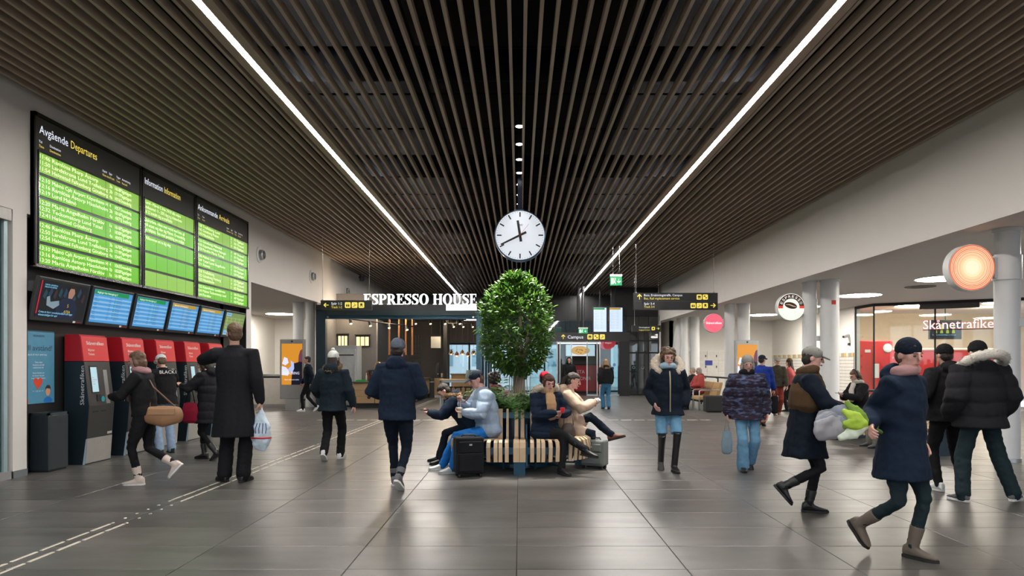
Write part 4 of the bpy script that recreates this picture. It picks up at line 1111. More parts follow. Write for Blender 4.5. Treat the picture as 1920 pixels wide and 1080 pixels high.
    MB(True).box(-5.42, -3.80, 21.58, 23.25, .82, .87).box(-4.75, -3.80, 23.25, 28.45, .82, .87).build('worktop', mat('counter_top', (.10, .08, .07), .4), t)
    for i, (a, b) in enumerate(((-5.40, -4.70), (-4.68, -4.25), (-4.23, -3.85))):
        for j in range(3): MB(True).box(a, b - .01, 21.61, 21.65, .17 + j * .215, .17 + (j + 1) * .215 - .008).build('front_plank', oak, t)
    m = MB(True).lathe([(.055, 0), (.055, -.008)], (-4.88, 21.61, .36), 18, 'y').build('round_logo', M_BLKM, t)
    for i in range(34): MB(True).box(-3.85, -3.82, 21.75 + i * .195, 21.87 + i * .195, .2, .8).build('side_slat', oak, t)
    t = thing('till_cabinet', 'dark till cabinet on the cafe counter', 'cabinet', (-4.4, 21.9, .87))
    MB().box(-.26, .30, -.1, .3, 0, .42).build('body', mat('till_navy', (.01, .012, .02), .4), t)
    MB().box(-.2, .1, -.13, -.10, .1, .35).build('till_screen', M_BLKM, t)
    t = thing('tray', 'small green tray on the left end of the cafe counter', 'tray', (-5.18, 21.85, .87))
    MB().box(-.14, .14, -.12, .12, 0, .012).build('base', mat('tray_green', '#17a03c', .4), t)
    MB().box(-.15, .15, -.13, -.11, 0, .05).box(-.15, .15, .11, .13, 0, .05).build('rim', mat('tray_green', '#17a03c', .4), t)
    random.seed(5)
    cols = ['#d8d4c8', '#8a3a20', '#202020', '#c8a878', '#e8e0d0', '#503020', '#b02820']
    places = ['by the green tray', 'beside the tallest one', 'at the back', 'with a pale label', 'next to the espresso machine', 'half hidden', 'nearest the front', 'behind the till']
    for i in range(16):
        x = -5.05 + (i % 8) * .065; y = 22.0 + (i // 8) * .14; hh = .20 + random.random() * .14
        t = thing('syrup_bottle', 'small bottle among the syrup bottles on the cafe counter', 'bottle', (x, y, .87), group='syrup bottles on the cafe counter')
        MB().lathe([(.026, 0), (.028, .02), (.028, hh * .6), (.011, hh * .78), (.011, hh)], n=10).build('glass_body', mat('bottle%d' % (i % 7), cols[i % 7], .3), t, smooth=True)
        MB().lathe([(.013, hh), (.013, hh + .03)], n=8).build('cap', M_BLKM, t)
    t = thing('espresso_machine', 'copper-topped espresso machine on the cafe counter', 'coffee machine', (-4.72, 22.35, .87))
    MB().box(-.30, .30, -.22, .22, .0, .38).build('body', M_GRAPH, t, bevel=.02)
    MB().lathe([(.14, .38), (.15, .5), (.10, .62), (.02, .66)], n=20).build('copper_dome', mat('copper', (.75, .40, .22), .25, .9), t, smooth=True)
    for x in (-.15, .15): MB().tube([(x, -.22, .2), (x, -.34, .18)], .02, 8).build('portafilter', M_STEEL, t)
    MB().box(-.28, .28, -.3, -.2, .0, .04).build('drip_tray', M_STEEL, t)
    # black bins and cabinet at the back
    t = thing('round_bin', 'black round-topped waste bin beside the oak cabinet', 'bin', (-3.79, 28.5, 0))
    MB().lathe([(.15, 0), (.15, .72), (.12, .80), (.05, .85)], n=20).build('body', M_BLKM, t, smooth=True)
    MB().lathe([(.155, .66), (.155, .69)], n=20).build('band', M_STEEL, t)
    t = thing('oak_cabinet', 'oak service cabinet at the back of the cafe', 'cabinet', (-3.4, 28.8, 0))
    MB().box(-.26, .26, -.2, .25, .1, .84).build('body', oak, t); MB().box(-.24, .24, -.18, .22, 0, .1).build('plinth', M_ALU, t)
    MB().box(-.25, .0, -.215, -.2, .12, .82).build('door', oak, t); MB().box(-.28, .28, -.22, .27, .84, .87).build('top', M_GRAPH, t)
    t = thing('coffee_urn', 'black coffee urn standing on the oak cabinet', 'urn', (-3.5, 28.75, .87))
    MB().lathe([(.10, 0), (.10, .45), (.07, .55), (.03, .62)], n=16).build('body', M_BLKM, t, smooth=True); MB().box(-.02, .02, -.16, -.09, .12, .16).build('tap', M_STEEL, t)
    for k in range(4):
        t = tag(MB().lathe([(.03, 0), (.04, .16), (.035, .17)], n=10).build('paper_cup_stack', mat('cup%d' % (k % 2), ['#d8d0c0', '#a07850'][k % 2], .6)), ('pale paper cups', 'brown paper cups', 'pale paper cups, third', 'brown paper cups, last')[k] + ' stacked beside the urn', 'cups'); t.location = (-3.36 + k * .075, 28.75, .87)
    # copper pipes, black grid shelf, framed poster, dark posts
    cop = mat('copper_pipe', (.55, .24, .10), .35, .6)
    for k, u in enumerate((730, 748, 761, 773)):
        p = at(u, 640, 25.0)
        t = thing('copper_post', 'vertical copper-coloured post hanging over the cafe counter, number %s from the left' % ('one', 'two', 'three', 'four')[k], 'post', (p.x, 25.0, 1.75))
        MB().cyl((0, 0, 0), (0, 0, 1.7), .035, 10).build('tube', cop, t, smooth=True); MB().lathe([(.05, 0), (.05, .03)], n=10).build('foot_ring', M_BLKM, t)
    t = thing('black_grid_shelf', 'black metal grid shelf inside the cafe', 'shelf', (-4.1, 26.5, .87))
    for i in range(5): MB(True).box(-4.36 + i * .11, -4.345 + i * .11, 26.5, 26.52, .87, 2.6).build('upright', M_BLKM, t)
    for i in range(8): MB(True).box(-4.36, -3.9, 26.5, 26.52, 1.3 + i * .185, 1.315 + i * .185).build('crossbar', M_BLKM, t)
    t = thing('framed_notice', 'pale framed notice hanging at the back of the cafe', 'frame', (-3.55, 28.0, 2.1))
    MB(True).box(-3.75, -3.28, 28.0, 28.03, 2.08, 2.62).build('frame', M_BLKM, t); MB(True).cyl((-3.7, 28.015, 2.62), (-3.7, 28.015, 3.45), .005, 5).build('wire', M_BLKM, t); MB(True).cyl((-3.33, 28.015, 2.62), (-3.33, 28.015, 3.45), .005, 5).build('wire', M_BLKM, t); MB(True).box(-3.72, -3.31, 27.99, 28.0, 2.11, 2.59).build('sheet', mat('notice_pale', (.5, .5, .47), .7), t)
    for k, x in enumerate((-3.18, -4.9)):
        t = thing('cafe_post', ('dark square post behind the oak cabinet', 'dark square post behind the cafe counter')[k], 'post', (x, 28.6 if k == 0 else 27.4, 0)); MB().box(-.08, .08, -.08, .08, 0, 3.45).build('shaft', M_BLKM, t); MB().box(-.10, .10, -.10, .10, 0, .05).build('foot', M_BLKM, t)
    t = thing('back_bar', 'low oak bar with shelves of glassware at the back of the cafe', 'bar', (-2.1, 30.5, 0))
    MB().box(-1.0, .8, -.2, .2, 0, .95).build('front', oak, t); MB().box(-1.05, .85, -.25, .25, .95, 1.0).build('top', mat('bar_top', (.25, .15, .08), .4), t)
    for k in range(5):
        p = at(846 + k * 10.5, 664 + (k % 2) * 3, 27.2)
        t = thing('copper_pendant', 'small glowing copper pendant lamp over the back bar, ' + ('leftmost', 'second from the left', 'middle one', 'second from the right', 'rightmost')[k], 'lamp', (p.x, 27.2, p.z), group='copper pendant lamps in the cafe')
        MB().lathe([(.10, 0), (.085, .09), (.03, .15), (.02, .18)], n=16).build('shade', mat('copper', (.75, .40, .22), .25, .9), t, smooth=True)
        MB().ell((0, 0, .01), (.035, .035, .045), 10, 6).build('bulb', emat('bulb_orange', '#ffb060', 6), t)
        MB().cyl((0, 0, .18), (0, 0, 3.45 - p.z), .006, 6).build('cord', M_BLKM, t)
    # tracks with spots
    for k, (a, b) in enumerate((((-6.0, 22.3, 2.98), (-3.8, 24.2, 2.80)), ((-4.2, 25.0, 3.1), (-2.0, 25.0, 3.1)), ((-3.0, 28.0, 3.15), (-1.4, 28.0, 3.15)))):
        t = thing('track_light', ('black light track slanting over the cafe fridge', 'black light track over the cafe counter', 'black light track over the cafe tables')[k], 'lamp', a)
        va, vb = Vector(a), Vector(b)
        MB(True).cyl(va, vb, .02, 8).build('rail', M_BLKM, t)
        MB(True).cyl(va, va + Vector((0, 0, .5)), .008, 6).build('rod', M_BLKM, t); MB(True).cyl(vb, vb + Vector((0, 0, 3.45 - vb.z)), .008, 6).build('rod', M_BLKM, t)
        for i in range(4):
            p = va.lerp(vb, (i + .5) / 4)
            h = MB(True).cyl(p + Vector((0, 0, -.02)), p + Vector((.05, -.08, -.16)), .05, 12).build('spot_head', M_BLKM, t)
            e = MB(True).cyl(p + Vector((.05, -.08, -.16)), p + Vector((.052, -.083, -.165)), .042, 12).build('spot_lens', emat('spot_warm', '#ffdca8', 5), h)
    for k, (x, y) in enumerate(((-3.9, 26.2), (-1.9, 30.0))):
        tag(MB().box(x - .6, x + .6, y, y + .05, 3.40, 3.45).build('linear_lamp', emat('cafe_linear', (1, .95, .88), 5)), ('short bright linear lamp over the cafe counter', 'short bright linear lamp at the back of the cafe')[k], 'lamp')
    # warm lamp light inside the cafe
    for x, y, z, e in ((-4.5, 23.6, 3.2, 90), (-3.0, 27.5, 3.2, 120), (-5.9, 22.6, 3.1, 36)):
        ld = bpy.data.lights.new('cafe_lamp', 'POINT'); ld.energy = e; ld.color = (1, .78, .52); ld.shadow_soft_size = .12
        lo = bpy.data.objects.new('cafe_lamp', ld); COL.objects.link(lo); lo.location = (x, y, z)
    # side glazing of the cafe towards the hall
    w = struct(empty('window_3', (-1.28, 25, 0)), 'steel-framed glass side of the cafe')
    for y in (23.0, 25.2, 27.4, 29.6): MB(True).box(-1.32, -1.22, y, y + .08, 0, 3.45).build('mullion', M_BLUES, w)
    for z in (.05, 2.3, 3.4): MB(True).box(-1.30, -1.24, 21.1, 29.6, z - .03, z + .03).build('transom', M_BLUES, w)
    MB(True).box(-1.275, -1.262, 21.1, 29.6, 0, 3.4).build('pane', M_GLASS, w)
    # high tables with stools
    t = thing('high_table', 'high oak table on pale steel legs at the cafe entrance', 'table', (-2.0, 21.9, 0))
    MB().box(-.60, .62, -.3, .4, .90, .94).build('tabletop', oak, t)
    for x in (-.58, .56):
        for y in (-.28, .34): MB().box(x, x + .045, y, y + .045, 0, .90).build('leg', mat('pale_steel_leg', (.30, .38, .42), .35, .5), t)
    MB().box(-.58, .60, -.28, -.25, .84, .90).build('rail', mat('pale_steel_leg', (.30, .38, .42), .35, .5), t)
    for k in range(3):
        t = thing('bar_stool', ('left', 'middle', 'right')[k] + ' black stool pushed under the high table', 'stool', (-2.35 + k * .33, 22.0, 0), group='black bar stools')
        MB().lathe([(.15, .66), (.16, .68), (.15, .70)], n=18).build('seat', M_BLKM, t, smooth=True)
        for i in range(4):
            a = PI / 4 + i * PI / 2; MB().cyl((.12 * math.cos(a), .12 * math.sin(a), .66), (.20 * math.cos(a), .20 * math.sin(a), 0), .012, 8).build('leg', M_BLKM, t)
        MB().torus((0, 0, .25), .17, .008).build('foot_ring', M_BLKM, t)
    t = thing('menu_stand', 'small tilted menu board standing on the high table', 'menu board', (-1.62, 21.85, .94))
    MB().loft([[(-.16, -.02, 0), (.16, -.02, 0), (.16, .0, 0), (-.16, .0, 0)], [(-.13, .10, .30), (.19, .10, .30), (.19, .12, .30), (-.13, .12, .30)]]).build('board', mat('menu_green', (.12, .16, .13), .5), t)
    MB().box(-.1, .12, .0, .14, 0, .01).build('foot', M_BLKM, t)
cafe()
# ---------------------------------------------------------------- advertising screens
def ad_screen(label, x, Y, orange):
    t = thing('advertising_screen', label, 'advertising screen', (x, Y, 0))
    g = mat('ad_frame_grey', (.42, .43, .44), .4, .3)
    MB().box(-.38, .38, 0, .16, .36, 2.21).build('frame', g, t, bevel=.02)
    MB().box(-.22, .22, .03, .13, .02, .36).build('stand', M_ALU, t); MB().box(-.30, .30, -.02, .18, 0, .02).build('foot_plate', M_STEEL, t)
    s = MB().box(-.32, .32, -.006, .0, .80, 2.07).build('screen', emat('ad_orange', '#e89a30', .8), t)
    def blob(nm, pts, m, off):
        MB().prism(pts, 'y', -.006 - off, -.006).build(nm, m, s)
    blob('figure_print', [(-.02, .80), (.32, .80), (.32, 1.75), (.24, 1.60), (.20, 1.50), (.02, 1.45)], emat('ad_navy', '#10142c', .6), .002)
    blob('figure_print', [(.20, 1.52), (.31, 1.50), (.32, 1.90), (.26, 1.86), (.21, 1.70)], emat('ad_mauve', '#7a4458', .7), .003)
    blob('figure_print', [(-.32, 1.10), (-.12, 1.08), (-.08, 1.22), (-.18, 1.34), (-.31, 1.38)], emat('ad_white', '#e8eaff', .9), .003)
    blob('figure_print', [(-.12, 1.28), (.0, 1.16), (.07, 1.30), (.06, 1.48), (-.04, 1.55), (-.02, 1.38)], emat('ad_blue', '#b8c8ff', .9), .004)
    blob('figure_print', [(-.30, 1.45), (-.2, 1.40), (-.1, 1.48), (-.14, 1.62), (-.24, 1.66)], emat('ad_white', '#e8eaff', .9), .0035)
    n = MB(); text(n, 'PARKERING', (-.02, -.011, 1.12), XP, ZP, .085, .50, 'c'); text(n, 'Betala enkelt med mobilen', (0, -.011, .94), XP, ZP, .04, .44, 'c'); n.build('ad_lettering', M_SWH, s, recalc=False)
    MB().lathe([(.03, 0), (.03, -.004)], (0, 0, 2.14), 14, 'y').build('logo_dot', M_GRAPH, t)
ad_screen('grey advertising screen with an orange picture beside the escalators', -7.03, 20.6, 1)
ad_screen('grey advertising screen standing between the right-hand columns', 7.28, 21.3, 1)
# ---------------------------------------------------------------- escalators
def escalator(y, label):
    t = thing('escalator', label, 'escalator', (-8.6, y, 0), group='escalators of the left bay')
    for s in (-.55, .55):
        b = MB(); P = [(1.0, .10), (1.0, .75), (.9, .92), (.7, .98), (-2.2, .98), (-2.2, .05)]
        b.prism(P, 'y', s - .03, s + .03); b.build('balustrade', mat('escalator_panel', (.60, .56, .52), .4, .2), t)
        pts = [(.3, .06), (.85, .09), (1.03, .22), (1.06, .6), (1.0, .86), (.86, .98), (.66, 1.02), (-2.2, 1.02)]
        h = MB().tube([(p[0], s, p[1]) for p in pts], .04, 8); h.build('handrail', M_BLKM, t, smooth='all')
        MB().box(-2.2, 1.1, s - .09, s + .09, 0, .12).build('skirt', M_STEEL, t)
    MB().box(-.2, 1.0, -.46, .46, 0, .02).build('comb_plate', M_STEEL, t)
    for i in range(6): MB().box(-.6 - i * .33, -.28 - i * .33, -.46, .46, -.1 + .0, .012 - .0 * i).build('step', M_GRAPH, t)
    MB().cyl((1.07, -.65, .1), (1.07, -.65, .62), .05, 12).build('bollard', M_BLKM, t)
escalator(22.6, 'nearer escalator with black handrails in the left bay')
escalator(24.3, 'farther escalator with black handrails in the left bay')
# ---------------------------------------------------------------- right bay: lockers, tiles, ticket office, seats
def lockers():
    t = thing('locker_bank', 'white luggage locker bank on the far wall of the right bay', 'lockers', (9.0, 30.9, 0))
    MB(True).box(7.55, 10.55, 30.45, 30.98, 0, 2.05).build('carcass', M_BAYW, t)
    dm = mat('locker_door', (.68, .66, .62), .4)
    for i in range(6):
        for j in range(4):
            x = 7.58 + i * .495; z = .08 + j * .49
            d = MB(True).box(x, x + .475, 30.425, 30.45, z, z + .47).build('door', dm, t, bevel=.005)
            MB(True).box(x + .40, x + .44, 30.405, 30.425, z + .2, z + .3).build('lock', M_BLKM, d)
    MB(True).box(8.47, 8.80, 30.40, 30.43, 1.38, 1.60).build('payment_screen', emat('locker_blue', '#2a3a90', .6), t)
lockers()
def tile_wall():
    m = mat('white_wall_tile', (.72, .70, .66), .25, var=.03)
    o = thing('wall_tile_field', 'white square wall tiles with a coloured top row on the right bay wall', 'wall tiles', (11.74, 27, 0))
    b = MB(True).box(11.738, 11.75, 23.4, 30.9, 0, 1.84).build('grout_bed', mat('tile_grout', (.25, .24, .22), .8), o)
    f = MB(True); cs = MB(True)
    y = 23.42
    while y < 30.8:
        for k in range(14): f.box(11.728, 11.74, y, y + .105, .02 + k * .12, .02 + k * .12 + .105)
        y += .12
    q = f.build('white_tiles', m, o); q['kind'] = 'stuff'
    y = 23.42; k = 0
    while y < 30.8:
        cs.cur = k % 3; cs.box(11.728, 11.74, y, y + .165, 1.70, 1.84); y += .18; k += 1
    q = cs.build('coloured_tiles', [mat('tile_ochre', '#c8a868', .3), mat('tile_grey', '#9a9a9a', .3), mat('tile_pale', '#d8ccb0', .3)], o); q['kind'] = 'stuff'
    # camera and detectors above
    t = thing('security_camera', 'white security camera on the wall by the glazed office', 'camera', (11.72, 23.75, 2.45))
    MB().box(-.06, .0, -.05, .05, -.06, .06).build('wall_plate', M_WHITE, t); MB().tube([(-.06, 0, 0), (-.22, -.12, -.03)], .07, 14).build('housing', M_WHITE, t, smooth='all')
    MB().ell((-.26, -.16, -.04), (.04, .04, .04)).build('lens', M_BLKM, t)
    t = thing('wall_detector', 'small black detector under the security camera', 'detector', (11.74, 23.7, 2.1))
    MB().box(-.05, 0, -.05, .05, 0, .09).build('case', M_BLKM, t); MB().ell((-.05, 0, .04), (.03, .03, .03)).build('lens', M_GRAPH, t)
tile_wall()
def office():
    P0 = Vector((11.8, 23.4)); P1 = Vector((11.8, 22.2)); d = Vector((.855, -.519)); P2 = P1 + d * 5.2
    w = struct(empty('window_4', (11.8, 22.2, 0)), 'tall glazed front of the red ticket office')
    def wall(a, b, z0, z1, th, nm, m, parent):
        n = Vector((-(b - a).y, (b - a).x)).normalized() * th / 2
        return MB(True).loft([[(a.x - n.x, a.y - n.y, z0), (b.x - n.x, b.y - n.y, z0), (b.x + n.x, b.y + n.y, z0), (a.x + n.x, a.y + n.y, z0)],
                              [(a.x - n.x, a.y - n.y, z1), (b.x - n.x, b.y - n.y, z1), (b.x + n.x, b.y + n.y, z1), (a.x + n.x, a.y + n.y, z1)]]).build(nm, m, parent)
    og = glass('office_glass', (.86, .90, .88), .10)
    wall(P0, P1, .05, 3.36, .014, 'pane', og, w)
    for k in range(3): wall(P1 + d * (k * 1.73), P1 + d * ((k + 1) * 1.73), .05, 3.36, .014, 'pane', og, w)
    for p in (P0, P1, P1 + d * 1.73, P1 + d * 3.46, P2): MB(True).box(p.x - .02, p.x + .02, p.y - .02, p.y + .02, 0, 3.45).build('mullion', M_BLKM, w)
    wall(P0, P1, 3.36, 3.45, .06, 'head_rail', M_BLKM, w); wall(P1, P2, 3.36, 3.45, .06, 'head_rail', M_BLKM, w); wall(P0, P1, 0, .06, .06, 'sill', M_ALU, w); wall(P1, P2, 0, .06, .06, 'sill', M_ALU, w)
    wall(P1 + d * 1.3, P1 + d * 2.9, 3.20, 3.36, .16, 'door_operator', M_GRAPH, w)
    # inside
    struct(MB().box(11.85, 19.8, 26.6, 26.8, 0, 3.45).build('wall_office', mat('office_cream', (.72, .60, .46), .7)))
    rd = mat('office_red', (.60, .02, .02), .45)
    t = thing('office_red_panelling', 'red panelling along the back of the ticket office', 'panelling', (15.5, 26.5, 0))
    for i in range(5): MB(True).box(13.0 + i * 1.3, 14.28 + i * 1.3, 26.45, 26.58, .02, 1.98).build('panel', rd, t)
    n = MB(True); text(n, 'Skånetrafiken', (14.6, 26.44, 1.66), XP, ZP, .12, .9); n.build('lettering', M_LETW, t, recalc=False)
    o = tag(MB().box(12.6, 19.5, 26.2, 26.3, 2.02, 2.06).build('office_light_strip', emat('office_strip', (1, .80, .52), 3.0)), 'warm light strip above the red office panelling', 'lamp')
    t = thing('red_photo_booth', 'tall red cabinet behind the first glass pane of the office', 'cabinet', (12.5, 23.9, 0))
    MB().box(-.5, .7, -.35, .55, 0, 2.28).build('body', rd, t, bevel=.04); p = MB().box(-.02, .20, -.36, -.35, .95, 1.45).build('notice_sheet', M_WHITE, t); MB().ell((.5, -.36, 2.0), (.16, .02, .16)).build('lamp_disc', M_WHITE, t)
    MB().box(-.3, -.1, -.36, -.35, 1.85, 1.95).build('white_mark', M_WHITE, t)
    for x, y, e in ((14.0, 23.6, 90), (16.5, 23.5, 90)):
        ld = bpy.data.lights.new('office_lamp', 'POINT'); ld.energy = e; ld.color = (1, .78, .55); ld.shadow_soft_size = .3
        lo = bpy.data.objects.new('office_lamp', ld); COL.objects.link(lo); lo.location = (x, y, 3.2)
    t = thing('reflection_monitor', 'dark monitor standing in for a reflection, behind the red neon lettering', 'monitor', (14.1, 23.0, 2.3))  # added monitor in place of a screen reflected in the office glass
    a = at(1743, 636, 22.6); b = at(1803, 600, 22.6)
    MB(True).box(a.x, b.x, 22.6, 22.68, a.z, b.z).build('bezel', M_MFR, t); s = MB(True).box(a.x + .04, b.x - .04, 22.59, 22.6, a.z + .05, b.z - .04).build('screen', M_PHD, t)
    MB(True).box((a.x + b.x) / 2 - .02, (a.x + b.x) / 2 + .02, 22.62, 22.66, b.z, 3.45).build('hanger', M_BLKM, t)
    g = emat('screen_lime', '#b8c84a', .8); m = MB(True)
    for i in range(4):
        x = a.x + .2 + i * .2; m.prism([(x - .05, a.z + .2), (x + .05, a.z + .2), (x + .02, a.z + .45), (x - .02, a.z + .45)], 'y', 22.585, 22.59); m.ell((x, 22.585, a.z + .48), (.03, .004, .035), 8, 4)
    m.build('player_print', g, s)
    n = MB(True); text(n, 'Svenska handbollsligan är tillbaka', (a.x + .08, 22.588, a.z + .13), XP, ZP, .04, .8); n.build('screen_lettering', emat('screen_cyan_text', '#8fd8ff', 1.0), s, recalc=False)
    # neon lettering on the glass
    t = thing('neon_lettering', 'glowing red and white Skånetrafiken lettering on the office glass', 'sign', (13.8, 21.0, 2.56))
    dd = Vector((d.x, d.y, 0)); nn = dd.cross(ZP)
    word = 'Skånetrafiken'; base = Vector((P1.x, P1.y, 2.56)) + dd * 1.40 + nn * .03
    full = MB(True); W_ = 2.04
    n = MB(True); text(n, word, base + nn * .012, dd, ZP, .30, W_); n.build('letter_faces', emat('neon_white', '#ffd8d8', 1.5), t, recalc=False)
    n = MB(True)
    text(n, word, base + Vector((0, 0, -.012)) - dd * .012, dd, ZP, .335, W_ + .03); n.build('letter_halo_backs', emat('neon_red', '#e83a50', 1.3), t, recalc=False)
    a, b = base - ZP * .03, base + dd * W_ - ZP * .03
    MB(True).tube([a, b], .012, 6).build('mount_rail', M_BLKM, t)
office()
# ---------------------------------------------------------------- tan seat row
def seats():
    tan = mat('tan_leather', (.42, .26, .12), .5, var=.1); 
    for k in range(5):
        y = 20.2 + k * .72
        t = thing('lounge_seat', 'tan leather seat with steel arm in the waiting row, ' + ('nearest the camera', 'second from the near end', 'third from the near end', 'fourth, under a sitter', 'farthest from the camera')[k], 'seat', (5.75, y, 0), group='tan waiting seats')
        MB().box(-.32, .28, .02, .68, .34, .46).build('seat', tan, t, bevel=.025)
        MB().loft([[(.20, .02, .42), (.32, .02, .42), (.32, .68, .42), (.20, .68, .42)], [(.34, .02, .88), (.43, .02, .88), (.43, .68, .88), (.34, .68, .88)]]).build('backrest', tan, t, bevel=.02)
        MB().tube([(-.30, 0, .20), (-.30, 0, .62), (-.24, 0, .65), (.3, 0, .65)], .018, 8).build('armrest', M_STEEL, t, smooth='all')
        for x in (-.22, .2): MB().cyl((x, .35, .0), (x, .35, .34), .022, 10).build('leg', M_STEEL, t)
        MB().box(-.25, .25, .0, .70, .28, .33).build('beam', M_BLKM, t)
    t = thing('waste_box', 'black box at the near end of the tan seat row', 'bin', (5.80, 19.9, 0))
    MB().box(-.28, .30, -.18, .18, .03, .5).build('body', M_BLKM, t, bevel=.03); MB().box(-.2, .2, -.1, .1, 0, .03).build('foot', M_GRAPH, t)
    t = thing('barrier_rail', 'black tubular barrier behind the tan seats', 'railing', (6.55, 22, 0))
    MB().tube([(0, -2.0, 0), (0, -2.0, 1.0), (0, 2.0, 1.0), (0, 2.0, 0)], .028, 8).build('frame', M_BLKM, t); MB().cyl((0, 0, 0), (0, 0, 1.0), .025, 8).build('post', M_BLKM, t)
    # slatted wooden bench by the near columns
    wood = mat('bench_birch', (.56, .41, .26), .45, var=.12, scale=8, stretch=(1, 1, 1))
    t = thing('side_bench', 'pale slatted wooden bench along the right-hand columns', 'bench', (6.6, 12.2, 0))
    prof = [(6.33, .14), (6.325, .38), (6.345, .435), (6.40, .455), (6.75, .44), (6.83, .46), (6.87, .54), (6.95, .84)]
    me = None
    for i in range(44):
        y = 10.3 + i * .092
        if me is None:
            m = MB(); rg = []
            for q, (x, z) in enumerate(prof):
                a = Vector(prof[min(q + 1, 7)]) - Vector(prof[max(q - 1, 0)]); n = Vector((-a.y, a.x)).normalized() * .008
                rg.append([(x - 6.6 + n.x, -.025, z + n.y), (x - 6.6 + n.x, .025, z + n.y), (x - 6.6 - n.x, .025, z - n.y), (x - 6.6 - n.x, -.025, z - n.y)])
            o = m.loft(rg).build('bench_slat', wood, t); me = o.data
        else: o = link('bench_slat', me, t)
        o.location = (0, y - 12.2, 0)
    MB(True).box(6.36, 6.40, 10.3, 14.3, .30, .40).build('front_rail', M_BLUES, t); MB(True).box(6.78, 6.82, 10.3, 14.3, .30, .40).build('back_rail', M_BLUES, t)
    for y in (10.5, 11.8, 13.0, 14.2): MB(True).box(6.40, 6.80, y - .04, y + .04, 0, .40).build('pedestal', M_BLUES, t)
    t = thing('grab_rail', 'dark grab rail behind the slatted side bench', 'railing', (7.6, 14.6, 0))
    MB().tube([(-.45, 0, 0), (-.45, 0, .86), (1.2, 0, .86), (1.2, 0, 0)], .03, 8).build('tube', M_BLKM, t)
    MB().lathe([(.06, 0), (.06, .02)], (-.45, 0, 0)).build('flange', M_BLKM, t)
seats()
